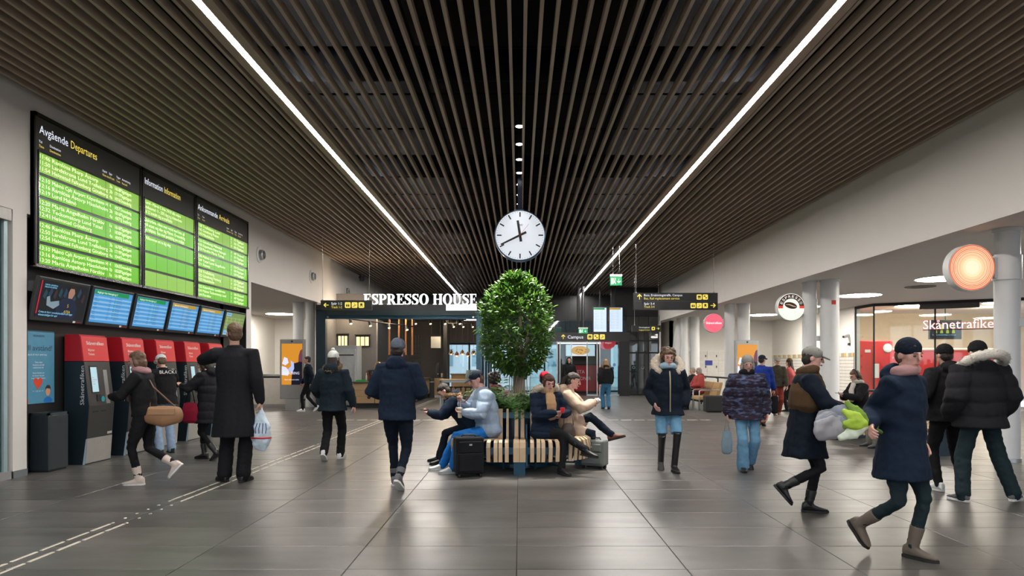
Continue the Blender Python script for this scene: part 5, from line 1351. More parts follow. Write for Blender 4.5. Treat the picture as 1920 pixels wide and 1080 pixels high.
# ---------------------------------------------------------------- ring bench with planter
BX, BY = 0.0, 9.62
def ring_bench():
    wood = mat('bench_birch', (.56, .41, .26), .45)
    blue = mat('bench_blue_steel', (.012, .055, .095), .35, .4)
    t = thing('ring_bench', 'round slatted birch bench with blue steel frame around the planter', 'bench', (BX, BY, 0))
    prof = [(.985, .175), (1.0, .36), (.985, .425), (.94, .452), (.75, .44), (.58, .432), (.53, .452), (.50, .53), (.465, .68), (.44, .83)]
    def slat(w):
        m = MB(); rg = []
        for q, (r, z) in enumerate(prof):
            a = Vector(prof[min(q + 1, 9)]) - Vector(prof[max(q - 1, 0)]); n = Vector((-a.y, a.x)).normalized() * .009
            hw = w * (.62 + .38 * (r - .43) / .57) / 2
            rg.append([(r + n.x, -hw, z + n.y), (r + n.x, hw, z + n.y), (r - n.x, hw, z - n.y), (r - n.x, -hw, z - n.y)])
        return m.loft(rg)
    # slats stand at right angles to a rounded-square back line
    A_, RC = .50, .24                         # half side and corner radius of that line
    def place(o, cx, cy, ang):                # profile r=.50 falls on the back line
        o.location = (cx - .50 * math.cos(ang), cy - .50 * math.sin(ang), 0); o.rotation_euler = (0, 0, ang)
    me = None; spots = []
    for q in range(4):
        base = -PI / 2 + q * PI / 2; d = Vector((math.cos(base), math.sin(base))); tg = Vector((-d.y, d.x))
        for j in (-3, -2, 2, 3): spots.append((d * A_ + tg * (j * .082), base))
        cc = d * (A_ - RC) + tg * (A_ - RC)
        n = 12
        for j in range(n):
            an = base + PI / 2 * (j + .5) / n
            spots.append((cc + Vector((math.cos(an), math.sin(an))) * RC, an))
    for c_, an in spots:
        if me is None: o = slat(.050).build('bench_slat', wood, t); me = o.data
        else: o = link('bench_slat', me, t)
        place(o, c_.x, c_.y, an)
    for i in range(4):
        a = -PI / 2 + i * PI / 2
        for s in (-1, 1):
            o = slat(.078).build('divider_board', wood, t); place(o, A_ * math.cos(a) - s * .041 * math.sin(a), A_ * math.sin(a) + s * .041 * math.cos(a), a)
        o = MB().box(.80, .96, -.075, .075, 0, .33).build('pedestal', blue, t); o.rotation_euler = (0, 0, a)
        o = MB().box(.40, .99, .085, .105, .12, .44).build('divider_fin', blue, t); o.rotation_euler = (0, 0, a)
        o = MB().prism([(.43, .43), (.56, .43), (.53, .62), (.46, .62)], 'y', .085, .105).build('arm_plate', blue, t); o.rotation_euler = (0, 0, a)
    for i in range(12):
        a = -PI / 2 + (i + .5) * PI / 6
        o = MB().box(.48, .95, -.012, .012, .30, .40).build('bracket', blue, t); o.rotation_euler = (0, 0, a)
        o = MB().tube([(.93, 0, .38), (.80, 0, .06), (.52, 0, .06)], .014, 8).build('support_rod', blue, t); o.rotation_euler = (0, 0, a)
    def ringband(r, z0, z1, th, nm, m): MB().lathe([(r, z0), (r, z1), (r - th, z1), (r - th, z0), (r, z0)], n=72, cap=False).build(nm, m, t, smooth=True)
    
    def sqband(half, rc, z0, z1, nm):
        pts = []
        for q in range(4):
            base = -PI / 2 + q * PI / 2; d = Vector((math.cos(base), math.sin(base))); tg = Vector((-d.y, d.x)); cc = d * (half - rc) + tg * (half - rc)
            for j in range(11): pts.append(cc + Vector((math.cos(base + PI / 2 * j / 10), math.sin(base + PI / 2 * j / 10))) * rc)
        MB().loft([[(p_.x, p_.y, z0), (p_.x, p_.y, z1), (p_.x * .985, p_.y * .985, z1), (p_.x * .985, p_.y * .985, z0)] for p_ in pts], close=True).build(nm, blue, t)
    sqband(.955, .69, .27, .36, 'front_ring'); sqband(.56, .30, .30, .42, 'rear_ring'); ringband(.56, .03, .08, .03, 'floor_ring', blue)
    sqband(.455, .20, .70, .78, 'back_ring')
    p = thing('planter', 'round dark blue planter tub in the middle of the ring bench', 'planter', (BX, BY, 0))
    MB().lathe([(.36, 0), (.40, .02), (.405, .80), (.375, .80), (.37, .72)], n=40).build('tub', mat('planter_blue', (.012, .03, .05), .4, .2), p, smooth=True)
    MB().lathe([(.372, .70), (.372, .735), (.2, .75), (.02, .76)], n=32).build('soil', mat('soil', (.03, .02, .013), .9, var=.4, scale=40, bump=.5, bscale=80), p)
ring_bench()
# ---------------------------------------------------------------- fig tree and ferns
def leafmat(name, c, c2, tr=.35):
    m = bpy.data.materials.new(name); m.use_nodes = True
    N = m.node_tree.nodes; L = m.node_tree.links; b = N['Principled BSDF']
    g = N.new('ShaderNodeNewGeometry'); cr = N.new('ShaderNodeValToRGB')
    cr.color_ramp.elements[0].color = (*c, 1); cr.color_ramp.elements[1].color = (*c2, 1)
    L.new(g.outputs['Random Per Island'], cr.inputs[0]); L.new(cr.outputs[0], b.inputs['Base Color'])
    b.inputs['Roughness'].default_value = .38
    t = N.new('ShaderNodeBsdfTranslucent'); L.new(cr.outputs[0], t.inputs[0])
    mx = N.new('ShaderNodeMixShader'); mx.inputs[0].default_value = tr
    L.new(b.outputs[0], mx.inputs[1]); L.new(t.outputs[0], mx.inputs[2]); L.new(mx.outputs[0], N['Material Output'].inputs[0])
    return m
def add_leaf(V, Fs, p, d, up, L_, w):
    d = d.normalized(); s = d.cross(up)
    if s.length < 1e-3: s = Vector((1, 0, 0))
    s.normalize(); n = s.cross(d)
    b = len(V); mid = p + d * L_ * .5 + n * L_ * .06; tip = p + d * L_ - n * L_ * .10
    V += [tuple(p), tuple(p + d * L_ * .4 + s * w - n * w * .3), tuple(mid), tuple(p + d * L_ * .4 - s * w - n * w * .3), tuple(tip)]
    Fs += [(b, b + 2, b + 1), (b, b + 3, b + 2), (b + 1, b + 2, b + 4), (b + 2, b + 3, b + 4)]
def tree():
    random.seed(21)
    t = thing('fig_tree', 'bushy green fig tree growing from the planter under the clock', 'tree', (BX - .03, BY, .75))
    bark = mat('grey_bark', (.26, .20, .15), .8, var=.3, scale=20, stretch=(1, 1, .2), bump=.5, bscale=40)
    tr = MB()
    tr.tube([(0, 0, -.02), (.01, 0, .25), (.02, .01, .5), (.05, .02, .72)], [.075, .06, .055, .045], 10, 1)
    for i in range(7):
        a = i * .9; tr.tube([(.075 * math.cos(a), .075 * math.sin(a), -.02), (.06 * math.cos(a + .5), .06 * math.sin(a + .5), .25), (.055 * math.cos(a + 1), .055 * math.sin(a + 1), .5), (.04 + .05 * math.cos(a + 1.4), .05 * math.sin(a + 1.4), .75)], [.022, .016, .014, .010], 7, 1)
    tr.build('trunk', bark, t, smooth='all')
    for i in range(9):
        a = i * 2.4; r = .22 + .12 * random.random(); z = 1.05 + .5 * random.random()
        br = MB(); br.tube([(.04, .02, .62), (.04 + .4 * r * math.cos(a), .4 * r * math.sin(a), .62 + (z - .62) * .5), (r * math.cos(a), r * math.sin(a), z)], [.032, .02, .008], 7, 1); br.build('branch', bark, t, smooth='all')
    br = MB(); br.tube([(.05, .02, .7), (.04, 0, 1.2), (.02, .02, 1.8)], [.035, .025, .008], 7, 1); br.build('branch', bark, t, smooth='all')
    for i in range(8):
        a = random.random() * 6.28; r = .08 + .10 * random.random(); rt = MB(); rt.tube([(r * math.cos(a), r * math.sin(a), .0), (r * .8 * math.cos(a), r * .8 * math.sin(a), .75)], .006, 5, 0); rt.build('aerial_root', bark, t)
    prof = [(.55, .10), (.68, .28), (.85, .43), (1.1, .54), (1.3, .52), (1.5, .43), (1.7, .33), (1.85, .22), (1.98, .10)]
    def R(z):
        for (a, ra), (b, rb) in zip(prof, prof[1:]):
            if a <= z <= b: return ra + (rb - ra) * (z - a) / (b - a)
        return 0
    V, Fs = [], []
    for k in range(760):
        z = random.uniform(.58, 1.96); rr = R(z); a = random.random() * 2 * PI
        bump = 1 + .42 * noise.noise(Vector((math.cos(a) * 1.6 + 3, math.sin(a) * 1.6, z * 2.6)))
        q = math.sqrt(random.uniform(.30, 1)); r = rr * q * bump
        c = Vector((r * math.cos(a), r * math.sin(a), z))
        out = Vector((math.cos(a), math.sin(a), .25 + .9 * (z - 1.2))).normalized()
        for j in range(9):
            d = (out + Vector((random.gauss(0, .7), random.gauss(0, .7), random.gauss(-.05, .6)))).normalized()
            p = c + Vector((random.gauss(0, .03), random.gauss(0, .03), random.gauss(0, .03)))
            add_leaf(V, Fs, p, d, Vector((random.gauss(0, .3), random.gauss(0, .3), 1)), random.uniform(.06, .11), random.uniform(.015, .024))
    me = bpy.data.meshes.new('foliage'); me.from_pydata(V, [], Fs); me.materials.append(leafmat('fig_leaf', (.018, .070, .010), (.105, .225, .026)))
    o = link('foliage', me, t); o['kind'] = 'stuff'
    # ferns and low plants round the trunk
    fm = leafmat('fern_leaf', (.02, .09, .015), (.10, .24, .04), .25)
    def fern(x, y, h, n, label, nm='fern', dark=False):
        f = thing(nm, label, 'plant', (BX + x, BY + y, .74), group='low plants in the planter')
        V, Fs = [], []
        for i in range(n):
            a = i * 2.399 + random.random() * .4; Lf = h * random.uniform(.7, 1.1); up = random.uniform(.7, 1.25)
            prev = None
            for s in range(1, 9):
                q = s / 8; p = Vector((math.cos(a) * Lf * q * .62, math.sin(a) * Lf * q * .62, Lf * (up * q - .75 * q * q)))
                if prev is not None:
                    d = (p - prev).normalized(); sd = d.cross(ZP)
                    for e in (-1, 1): add_leaf(V, Fs, p, (sd * e + d * .5), ZP, .11 * (1.1 - q * .6) * (h / .4) ** .5, .017)
                prev = p
        me = bpy.data.meshes.new('fronds'); me.from_pydata(V, [], Fs); me.materials.append(fm); o = link('fronds', me, f); o['kind'] = 'stuff'
        st = MB()
        for i in range(6):
            a = i * 1.05; st.tube([(0, 0, -.01), (.05 * math.cos(a), .05 * math.sin(a), h * .3)], [.008, .004], 5, 0)
        st.build('stems', mat('fern_stem', (.05, .08, .02), .7), f)
    fern(-.20, -.18, .62, 26, 'low fern at the left front of the planter'); fern(.10, -.24, .50, 22, 'low fern right in front of the tree trunk')
    fern(.24, -.10, .62, 24, 'taller fern right of the tree trunk'); fern(-.05, -.28, .42, 18, 'smallest fern at the front rim of the planter')
    fern(-.28, .05, .95, 26, 'tall dark fern spreading at the left of the trunk'); fern(.0, .25, .5, 14, 'fern behind the tree trunk'); fern(.27, .16, .5, 14, 'fern at the right rear of the planter')
tree()
# ================================================================ people
TMP = bpy.data.scenes.new('tmp'); TVL = TMP.view_layers[0]
def remesh(mb, vox, smooth=4, fac=.5):
    me = mb.mesh('r'); o = bpy.data.objects.new('r', me); TMP.collection.objects.link(o)
    m = o.modifiers.new('r', 'REMESH'); m.mode = 'VOXEL'; m.voxel_size = vox; m.use_smooth_shade = True
    if smooth: s = o.modifiers.new('s', 'SMOOTH'); s.iterations = smooth; s.factor = fac
    TVL.update(); dg = TVL.depsgraph
    out = bpy.data.meshes.new_from_object(o.evaluated_get(dg))
    bpy.data.objects.remove(o); bpy.data.meshes.remove(me)
    return out
def displace(me, fn):
    n = len(me.vertices); co = [0.0] * (3 * n); no = [0.0] * (3 * n)
    me.vertices.foreach_get('co', co); me.vertices.foreach_get('normal', no)
    for i in range(n):
        p = Vector(co[3 * i:3 * i + 3]); d = fn(p, no[3 * i:3 * i + 3])
        for j in range(3): co[3 * i + j] += no[3 * i + j] * d
    me.vertices.foreach_set('co', co); me.update()
def put(me, name, mats, parent):
    me.materials.clear()
    for m in (mats if isinstance(mats, (list, tuple)) else [mats]): me.materials.append(m)
    me.polygons.foreach_set('use_smooth', [True] * len(me.polygons))
    me.name = name
    return link(name, me, parent)
def joinmesh(parts):        # [(mesh, material index)] -> one mesh
    V, Fs, MI = [], [], []
    for me, mi in parts:
        b = len(V); V += [tuple(v.co) for v in me.vertices]
        for p in me.polygons: Fs.append(tuple(i + b for i in p.vertices)); MI.append(mi)
    out = bpy.data.meshes.new('b'); out.from_pydata(V, [], Fs)
    return out, MI
def ik(a, t, l1, l2, pole):
    a, t, pole = Vector(a), Vector(t), Vector(pole)
    d = t - a; L = d.length
    if L > (l1 + l2) * .995: t = a + d.normalized() * (l1 + l2) * .995; d = t - a; L = d.length
    x = (l1 * l1 - l2 * l2 + L * L) / (2 * L); h = math.sqrt(max(l1 * l1 - x * x, 0))
    u = d.normalized(); p = pole - u * pole.dot(u)
    p = p.normalized() if p.length > 1e-4 else u.orthogonal().normalized()
    return a + u * x + p * h, t
def cloth(name, col, rough=.85, var=.18, **k): return mat('cloth_' + name, col, rough, var=var, scale=14, bump=.2, bscale=120, spec=.15, **k)
SKIN = mat('skin', (.56, .32, .235), .5, var=.06, scale=20)
SKINP = mat('skin_rosy', (.60, .33, .28), .5, var=.06, scale=20)
EYE = mat('eye', (.03, .025, .02), .2); LIP = mat('lip', (.42, .13, .12), .5)
HAIRC = {'dark': mat('hair_dark', (.022, .014, .011), .5, var=.3, scale=40, stretch=(4, 4, .5), bump=.4, bscale=90),
         'brown': mat('hair_brown', (.10, .055, .03), .5, var=.3, scale=40, stretch=(4, 4, .5), bump=.4, bscale=90),
         'auburn': mat('hair_auburn', (.07, .022, .015), .5, var=.3, scale=40, stretch=(4, 4, .5), bump=.4, bscale=90),
         'blond': mat('hair_blond', (.34, .19, .08), .5, var=.3, scale=40, stretch=(4, 4, .5), bump=.4, bscale=90),
         'grey': mat('hair_grey', (.30, .28, .26), .6, var=.3, scale=40, stretch=(4, 4, .5), bump=.4, bscale=90)}
FURW = mat('fur_white', (.62, .58, .52), .95, var=.3, scale=60, bump=.8, bscale=150)
FURT = mat('fur_tan', (.30, .20, .10), .95, var=.35, scale=60, bump=.8, bscale=150)
FURC = mat('fur_cream', (.58, .50, .40), .95, var=.35, scale=50, bump=.8, bscale=150)

def hand_mesh(mb, w, d, n, side, k, curl):
    """palm and five fingers from the wrist w along d; n = where the palm looks; side = thumb side"""
    d = d.normalized(); n = (n - d * n.dot(d)); n = n.normalized() if n.length > 1e-3 else d.orthogonal().normalized()
    s = d.cross(n) * side
    mb.tube([w - d * .03 * k, w + d * .01 * k, w + d * .05 * k, w + d * .085 * k], [(.026 * k, .021 * k), (.030 * k, .019 * k), (.041 * k, .016 * k), (.038 * k, .013 * k)], 10, 1, side=s)
    for i, (o, L) in enumerate(((.030, .070), (.010, .080), (-.010, .075), (-.029, .058))):
        p = w + d * .082 * k + s * o * k; a = .12 + curl * .35; pts = [p]; rot = a
        for q, f in enumerate((.45, .32, .25)):
            dd = d * math.cos(rot) + n * math.sin(rot); p = p + dd * L * f * k; pts.append(p); rot += curl * .75 + .08
        mb.tube(pts, [.0095 * k, .009 * k, .0082 * k, .007 * k], 7, 2)
    p = w + d * .018 * k + s * .030 * k
    q = p + (d * .55 + s * .75 + n * .35).normalized() * .042 * k; r = q + (d * .85 + s * .10 + n * (.3 + curl * .4)).normalized() * .038 * k
    mb.tube([p, q, r], [.014 * k, .0105 * k, .0085 * k], 7, 2)

def person(label, loc, face, H, pose, fit, near=True, group=None):
    k = H / 1.75
    fx, fy = face; rz = math.atan2(fx, -fy)
    root = thing('person', label, 'person', (loc[0], loc[1], 0), rz, group)
    V = Vector
    g = pose.get
    P = V(g('pelvis', (0, 0, .925 * k - g('drop', 0))))
    ln, tw, ll_ = g('lean', .03), g('twist', 0.0), g('side', 0.0)
    s = V((math.sin(ll_), -math.sin(ln), math.cos(ln))).normalized()
    tx = V((math.cos(tw), math.sin(tw), 0)); fw = V((math.sin(tw), -math.cos(tw), 0)); fw = (fw - s * fw.dot(s)).normalized()
    C = P + s * .36 * k; N = P + s * .53 * k
    sh = {e: N - s * .055 * k + tx * (e * .165 * k * fit.get('broad', 1)) for e in (-1, 1)}
    hip = {e: P + V((e * .088 * k, 0, -.03 * k)) for e in (-1, 1)}
    hl = ln * .55 + g('nod', 0); hy = g('yaw', 0.0)
    hr = Matrix.Rotation(tw + hy, 3, 'Z') @ Matrix.Rotation(hl, 3, 'X')
    nk = N + V((0, -math.sin(hl) * .06 * k, math.cos(hl) * .06 * k))
    hc = nk + hr @ V((0, -.022 * k, .115 * k))
    hp = lambda x, y, z: hc + hr @ V((x * k, y * k, z * k))
    # limbs
    arms = {}
    for e, key in ((1, 'la'), (-1, 'ra')):
        a = g(key) or {}
        t = V(a.get('h', (e * .25 * k, -.04 * k, .86 * k))) 
        el, wr = ik(sh[e], t, .285 * k, .255 * k, a.get('pole', (e * .5, 1, -.2)))
        if 'e' in a: el = V(a['e']); wr = t
        arms[e] = (el, wr, V(a['d']) if 'd' in a else (wr - el), V(a.get('n', (-e, -.2, 0))), a.get('curl', .45), a.get('hide', False))
    legs = {}
    for e, key in ((1, 'll'), (-1, 'rl')):
        a = g(key) or {}
        t = V(a.get('a', (e * .10 * k, .02, .085 * k)))
        kn, an = ik(hip[e], t, .422 * k, .405 * k, a.get('pole', (e * .12, -1, .0)))
        legs[e] = (kn, an, a.get('yaw', e * .16), a.get('pitch', 0.0), V(a['foot']) if 'foot' in a else None)
    # ---- body: trunk + limbs, head, hands joined into one figure
    mb = MB()
    mb.tube([P - s * .0 * k, P + s * .10 * k, P + s * .30 * k, N - s * .04 * k], [(.115 * k, .075 * k), (.12 * k, .08 * k), (.15 * k, .10 * k), (.10 * k, .075 * k)], 12, 2, side=tx)
    mb.tube([N - s * .06 * k, nk, hp(0, .02, -.05)], [.058 * k, .052 * k, .050 * k], 10, 1)
    for e in (-1, 1):
        el, wr = arms[e][:2]; mb.tube([sh[e] + tx * (-e * .03 * k), sh[e], el, wr], [.05 * k, .05 * k, .038 * k, .027 * k], 9, 1)
        kn, an = legs[e][:2]; mb.tube([hip[e], kn, an], [.070 * k, .036 * k, .026 * k], 9, 1)
    parts = [(remesh(mb, .020, 3), 0)]
    h = MB()
    h.ell(hp(0, .012, .030), (.074 * k, .094 * k, .090 * k), 16, 10, hr); h.ell(hp(0, -.020, -.048), (.056 * k, .066 * k, .066 * k), 14, 8, hr)
    h.ell(hp(0, -.045, -.005), (.062 * k, .042 * k, .06 * k), 12, 8, hr)
    h.tube([hp(0, -.088, .022), hp(0, -.104, -.008), hp(0, -.108, -.022)], [.009 * k, .012 * k, .013 * k], 8, 2)
    h.tube([hp(-.036, -.082, .026), hp(0, -.092, .024), hp(.036, -.082, .026)], [.008 * k, .010 * k, .008 * k], 8, 1)
    h.ell(hp(0, -.074, -.092), (.022 * k, .018 * k, .018 * k), 10, 6, hr)
    for e in (-1, 1): h.ell(hp(e * .076, .012, -.004), (.011 * k, .021 * k, .031 * k), 10, 6, hr)
    h.tube([nk - V((0, 0, .03 * k)), hp(0, .015, -.06)], [.052 * k, .050 * k], 12, 1)
    parts.append((remesh(h, .0065 if near else .010, 3), 0))
    f = MB()
    for e in (-1, 1): f.ell(hp(e * .031, -.083, .004), (.0125 * k, .010 * k, .007 * k), 8, 5, hr)
    parts.append((f.mesh('f'), 1))
    f = MB(); f.tube([hp(-.022, -.090, -.056), hp(0, -.098, -.054), hp(.022, -.090, -.056)], [.005 * k, .009 * k, .005 * k], 6, 1); parts.append((f.mesh('f'), 2))
    f = MB()
    for e in (-1, 1): f.tube([hp(e * .016, -.094, .026), hp(e * .032, -.093, .031), hp(e * .046, -.083, .027)], .004 * k, 5, 1)
    parts.append((f.mesh('f'), 3))
    for e in (-1, 1):
        el, wr, d, n, curl, hide = arms[e]
        if hide: continue
        hm = MB(); hand_mesh(hm, wr, d, n, e if True else 1, k, curl)
        parts.append((remesh(hm, .0042, 1) if near else hm.mesh('h'), 0))
    me, mi = joinmesh(parts)
    hair = HAIRC[fit.get('hair', ('short', 'dark'))[1]]
    for m in (fit.get('skin', SKIN), EYE, LIP, hair): me.materials.append(m)
    me.polygons.foreach_set('material_index', mi)
    me.polygons.foreach_set('use_smooth', [True] * len(me.polygons))
    link('body', me, root)
    vx = .0125 if near else .019
    # ---- trousers
    seated = g('seated', False)
    if fit.get('pants'):
        pm, wk, wa = fit['pants']          # material, knee and ankle half widths
        top = fit.get('pants_top')
        mb = MB(); mb.ell(P + V((0, 0, -.02 * k)), (.165 * k, .120 * k, .12 * k), 14, 8)
        cut = fit.get('pants_cut', 0)
        for e in (-1, 1):
            kn, an = legs[e][:2]
            end = an.lerp(kn, cut) + (an - kn).normalized() * (.0 if cut else .015 * k)
            mid = kn.lerp(an, .5)
            if cut >= 1: mb.tube([hip[e] + V((0, 0, .03)), hip[e].lerp(kn, .5), hip[e].lerp(kn, .84)], [.098 * k, .086 * k, .078 * k], 12, 0)
            elif cut > .45: mb.tube([hip[e] + V((0, 0, .03)), hip[e].lerp(kn, .5), kn, end], [.098 * k, .088 * k, wk * k * 1.05, wk * k * 1.1], 12, 1)
            else: mb.tube([hip[e] + V((0, 0, .03)), hip[e].lerp(kn, .5), kn, mid, end], [.098 * k, .086 * k, wk * k, (wk + wa) / 2 * k, wa * k], 12, 1)
        me = remesh(mb, vx, 4)
        displace(me, lambda p, n: .007 * noise.noise(V((p.x * 9, p.y * 9, p.z * 22))) + .004 * noise.noise(p * 30))
        put(me, 'trousers', pm, root)
    # ---- shoes
    sm, solem, kind, shaft = fit.get('shoes', (M_BLKM, M_BLKM, 'shoe', 0))
    for e in (-1, 1):
        kn, an, yaw, pitch, fdir = legs[e]
        M4 = Matrix.Translation(an) @ Matrix.Rotation(yaw, 4, 'Z') @ Matrix.Rotation(pitch, 4, 'X')
        if fdir is not None:      # foot pointing along a given direction
            yv = -fdir.normalized(); zv = (V((0, 0, 1)) - yv * yv.z); zv = zv.normalized() if zv.length > .1 else V((1, 0, 0)); xv = yv.cross(zv)
            M4 = Matrix.Translation(an) @ Matrix((xv, yv, zv)).transposed().to_4x4()
        def ringS(y, w, z0, z1, q=10):
            out = []
            for i in range(q):
                a = 2 * PI * i / q; cx, cz = math.cos(a), math.sin(a)
                out.append(M4 @ V((w * k * math.copysign(abs(cx) ** .6, cx), y * k, ((z0 + z1) / 2 + (z1 - z0) / 2 * math.copysign(abs(cz) ** .7, cz)) * k)))
            return out
        sec = [(.070, .018, -.060, -.030), (.062, .033, -.066, .015), (.030, .037, -.066, .030), (-.02, .038, -.066, .025), (-.065, .041, -.066, -.005), (-.11, .045, -.066, -.022), (-.15, .040, -.066, -.034), (-.180, .026, -.064, -.042), (-.192, .010, -.060, -.048)]
        mb = MB(); mb.loft([ringS(*q) for q in sec])
        if kind == 'boot' or shaft:
            u = (kn - an).normalized(); L = (kn - an).length
            mb.tube([an - u * .03 * k, an + u * .06, an + u * max(shaft, .10) * .6, an + u * max(shaft, .10)], [.046 * k, .047 * k, (.050 if shaft > .2 else .052) * k, (.060 if shaft > .2 else .056) * k], 12, 0)
        me = remesh(mb, .0085 if near else .014, 2)
        so = put(me, 'boot' if kind == 'boot' else 'shoe', sm, root)
        sb = MB(); sb.loft([[M4 @ V((w * k * 1.05 * x_, y * k, z * k)) for (x_, y, w) in
              [(1, .072, .020), (1, .03, .038), (1, -.05, .040), (1, -.11, .047), (1, -.165, .036), (0, -.198, 0), (-1, -.165, .036), (-1, -.11, .047), (-1, -.05, .040), (-1, .03, .038), (-1, .072, .020)]] for z in (-.083, -.060)])
        sb.build('sole', solem, so)
    # ---- jacket / coat
    jm, hem, b, style = fit['top']            # material, hem height (m), bulk, style
    mb = MB()
    bb = b
    rings = [(N + s * .045 * k, (.074 * k, .074 * k)), (N - s * .01 * k, (.105 * k + bb * .5, .085 * k + bb * .5)), (N - s * .07 * k, (.165 * k + bb * .7, .105 * k + bb)), (C - s * .05 * k, (.178 * k + bb, .122 * k + bb)), (P + s * .12 * k, (.158 * k + bb, .118 * k + bb)), (P - s * .02 * k, (.172 * k + bb, .128 * k + bb))]
    zb = rings[-1][0].z
    flare = fit.get('flare', .02)
    if not seated and hem < zb - .03:
        n = 3
        for i in range(1, n + 1):
            q = i / n; rings.append((V((P.x, P.y + fit.get('hemy', 0) * q, zb + (hem - zb) * q)), (.172 * k + bb + flare * q, .130 * k + bb + flare * q + g('stride', 0) * q)))
    mb.tube([r[0] for r in rings][::-1], [r[1] for r in rings][::-1], 18, 0, side=tx)
    if seated:
        mb.ell(P + V((0, 0, -.0)), (.180 * k + bb, .135 * k + bb, .12 * k))
        if hem < .5:
            for e in (-1, 1):
                kn = legs[e][0]; mb.tube([hip[e], hip[e].lerp(kn, fit.get('lap', .55))], [.10 * k + bb, .088 * k + bb], 12, 1)
    for e in (-1, 1):
        el, wr, d = arms[e][:3]; u = (wr - el).normalized()
        mb.tube([N - s * .05 * k + tx * (e * .05), sh[e] + tx * (e * .012 * k), sh[e].lerp(el, .5), el, el.lerp(wr, .5), wr - u * .012 * k], [.062 * k + bb * .5, .064 * k + bb * .8, .056 * k + bb * .8, .050 * k + bb * .75, .046 * k + bb * .7, .038 * k + bb * .5], 12, 1)
    if fit.get('collar', True): mb.tube([N - s * .01 * k, N + s * .055 * k + V((0, .005, 0))], [.088 * k, .080 * k], 14, 0)
    if fit.get('hood'):
        mb.ell(N + fw * (-.105 * k) + s * .015 * k, (.125 * k, .062 * k, .085 * k), 14, 8)
        mb.ell(N + fw * (-.075 * k) + s * .06 * k, (.115 * k, .05 * k, .05 * k), 14, 8)
    me = remesh(mb, vx, 3)
    if style == 'puffer':
        pt = fit.get('pitch', .125)
        displace(me, lambda p, n: .016 * (abs(math.sin(PI * (p.z + .02 * noise.noise(p * 4)) / pt)) ** .6 - .55) * (1 - abs(n[2]) ** 2) + .004 * noise.noise(p * 22))
    elif style == 'soft':
        displace(me, lambda p, n: .012 * noise.noise(V((p.x * 7, p.y * 7, p.z * 12))) + .005 * noise.noise(p * 24))
    else:
        displace(me, lambda p, n: .007 * noise.noise(V((p.x * 8, p.y * 8, p.z * 4))) + .003 * noise.noise(p * 26))
    J = put(me, 'coat' if hem < .7 and not seated else 'jacket', jm, root)
    if fit.get('hood') and fit['hood'] != 1:         # fur trim round the lowered hood
        fm, R_, r_ = fit['hood']
        mb = MB(); ax = Matrix.Rotation(tw, 3, 'Z') @ Matrix.Rotation(math.radians(fit.get('furtilt', -28)), 3, 'X')
        n_, kk = 44, 10; rg = []
        for i in range(n_ + 1):
            a = math.radians(-52) + math.radians(284) * i / n_
            d = V((math.cos(a), math.sin(a), 0)); rr = r_ * (.55 + .45 * math.sin(PI * i / n_) ** .5)
            cc = N + s * .05 * k + fw * (-.03 * k) + ax @ (d * R_ * k)
            rg.append([cc + (ax @ d * math.cos(2 * PI * j / kk) + ax @ V((0, 0, 1)) * math.sin(2 * PI * j / kk)) * rr * k * (1 + .30 * (random.random() - .5)) for j in range(kk)])
        mb.loft(rg)
        for i in range(n_):                    # hair tufts standing off the roll
            cc = sum(rg[i], V()) / kk
            for j in range(26):
                q_ = rg[i][random.randrange(kk)].lerp(rg[i + 1][random.randrange(kk)], random.random())
                d = (q_ - cc).normalized() + V((random.gauss(0, .35), random.gauss(0, .35), random.gauss(0, .35))); d.normalize()
                sd_ = d.orthogonal().normalized() * .006; base_ = cc + (q_ - cc) * .85; bi = len(mb.v)
                mb.v += [tuple(base_ - sd_), tuple(base_ + sd_), tuple(base_ + d * random.uniform(.018, .036))]; mb.add([(0, 1, 2)], bi)
        me = mb.mesh('fur_trim'); put(me, 'fur_trim', fm, root)
    if fit.get('zip'):
        mb = MB(); zz = []
        for i in range(9):
            q = i / 8; c = (N - s * .02 * k).lerp(V((P.x, P.y, max(hem, .3))), q); wq = .105 + .03 * min(1, q * 3)
            zz.append(c + fw * ((wq * k + b) * (.86 if q < .1 else 1.0) + .006))
        mb.tube(zz, .009, 6, 1); mb.build('zip', fit['zip'], J, smooth='all')
    # ---- scarf
    if fit.get('scarf'):
        mb = MB(); mb.torus(N + s * .045 * k, .075 * k, .048 * k, Matrix.Rotation(ln - .25, 3, 'X'), 20, 8)
        if fit.get('scarf_tail', True):
            a = N + fw * (.10 * k); mb.tube([a, a + fw * .05 * k + V((0, 0, -.12 * k)), a + fw * .045 * k + V((.01, 0, -.34 * k))], [(.075 * k, .035 * k), (.085 * k, .03 * k), (.07 * k, .02 * k)], 12, 1, side=tx)
        me = remesh(mb, .011, 2); displace(me, lambda p, n: .008 * noise.noise(V((p.x * 10, p.y * 10, p.z * 25))))
        put(me, 'scarf', fit['scarf'], root)
    # ---- hair and hats
    hs, hcol = fit.get('hair', ('short', 'dark'))
    if hs != 'none':
        mb = MB()
        mb.ell(hp(0, .022, .042), (.081 * k, .092 * k, .086 * k), 16, 10, hr); mb.ell(hp(0, .048, -.005), (.077 * k, .058 * k, .078 * k), 14, 8, hr)
        mb.ell(hp(0, .0, .070), (.073 * k, .086 * k, .052 * k), 14, 8, hr)
        if hs == 'long':
            mb.tube([hp(0, .07, .02), hp(0, .085, -.10), N + fw * (-.10 * k) - s * .05 * k, N + fw * (-.125 * k) - s * .20 * k], [(.078 * k, .045 * k), (.085 * k, .04 * k), (.10 * k, .032 * k), (.06 * k, .02 * k)], 12, 1, side=tx)
            for e in (-1, 1): mb.tube([hp(e * .074, .0, .02), hp(e * .080, .01, -.08), hp(e * .085, .02, -.16)], [.022 * k, .026 * k, .018 * k], 8, 1)
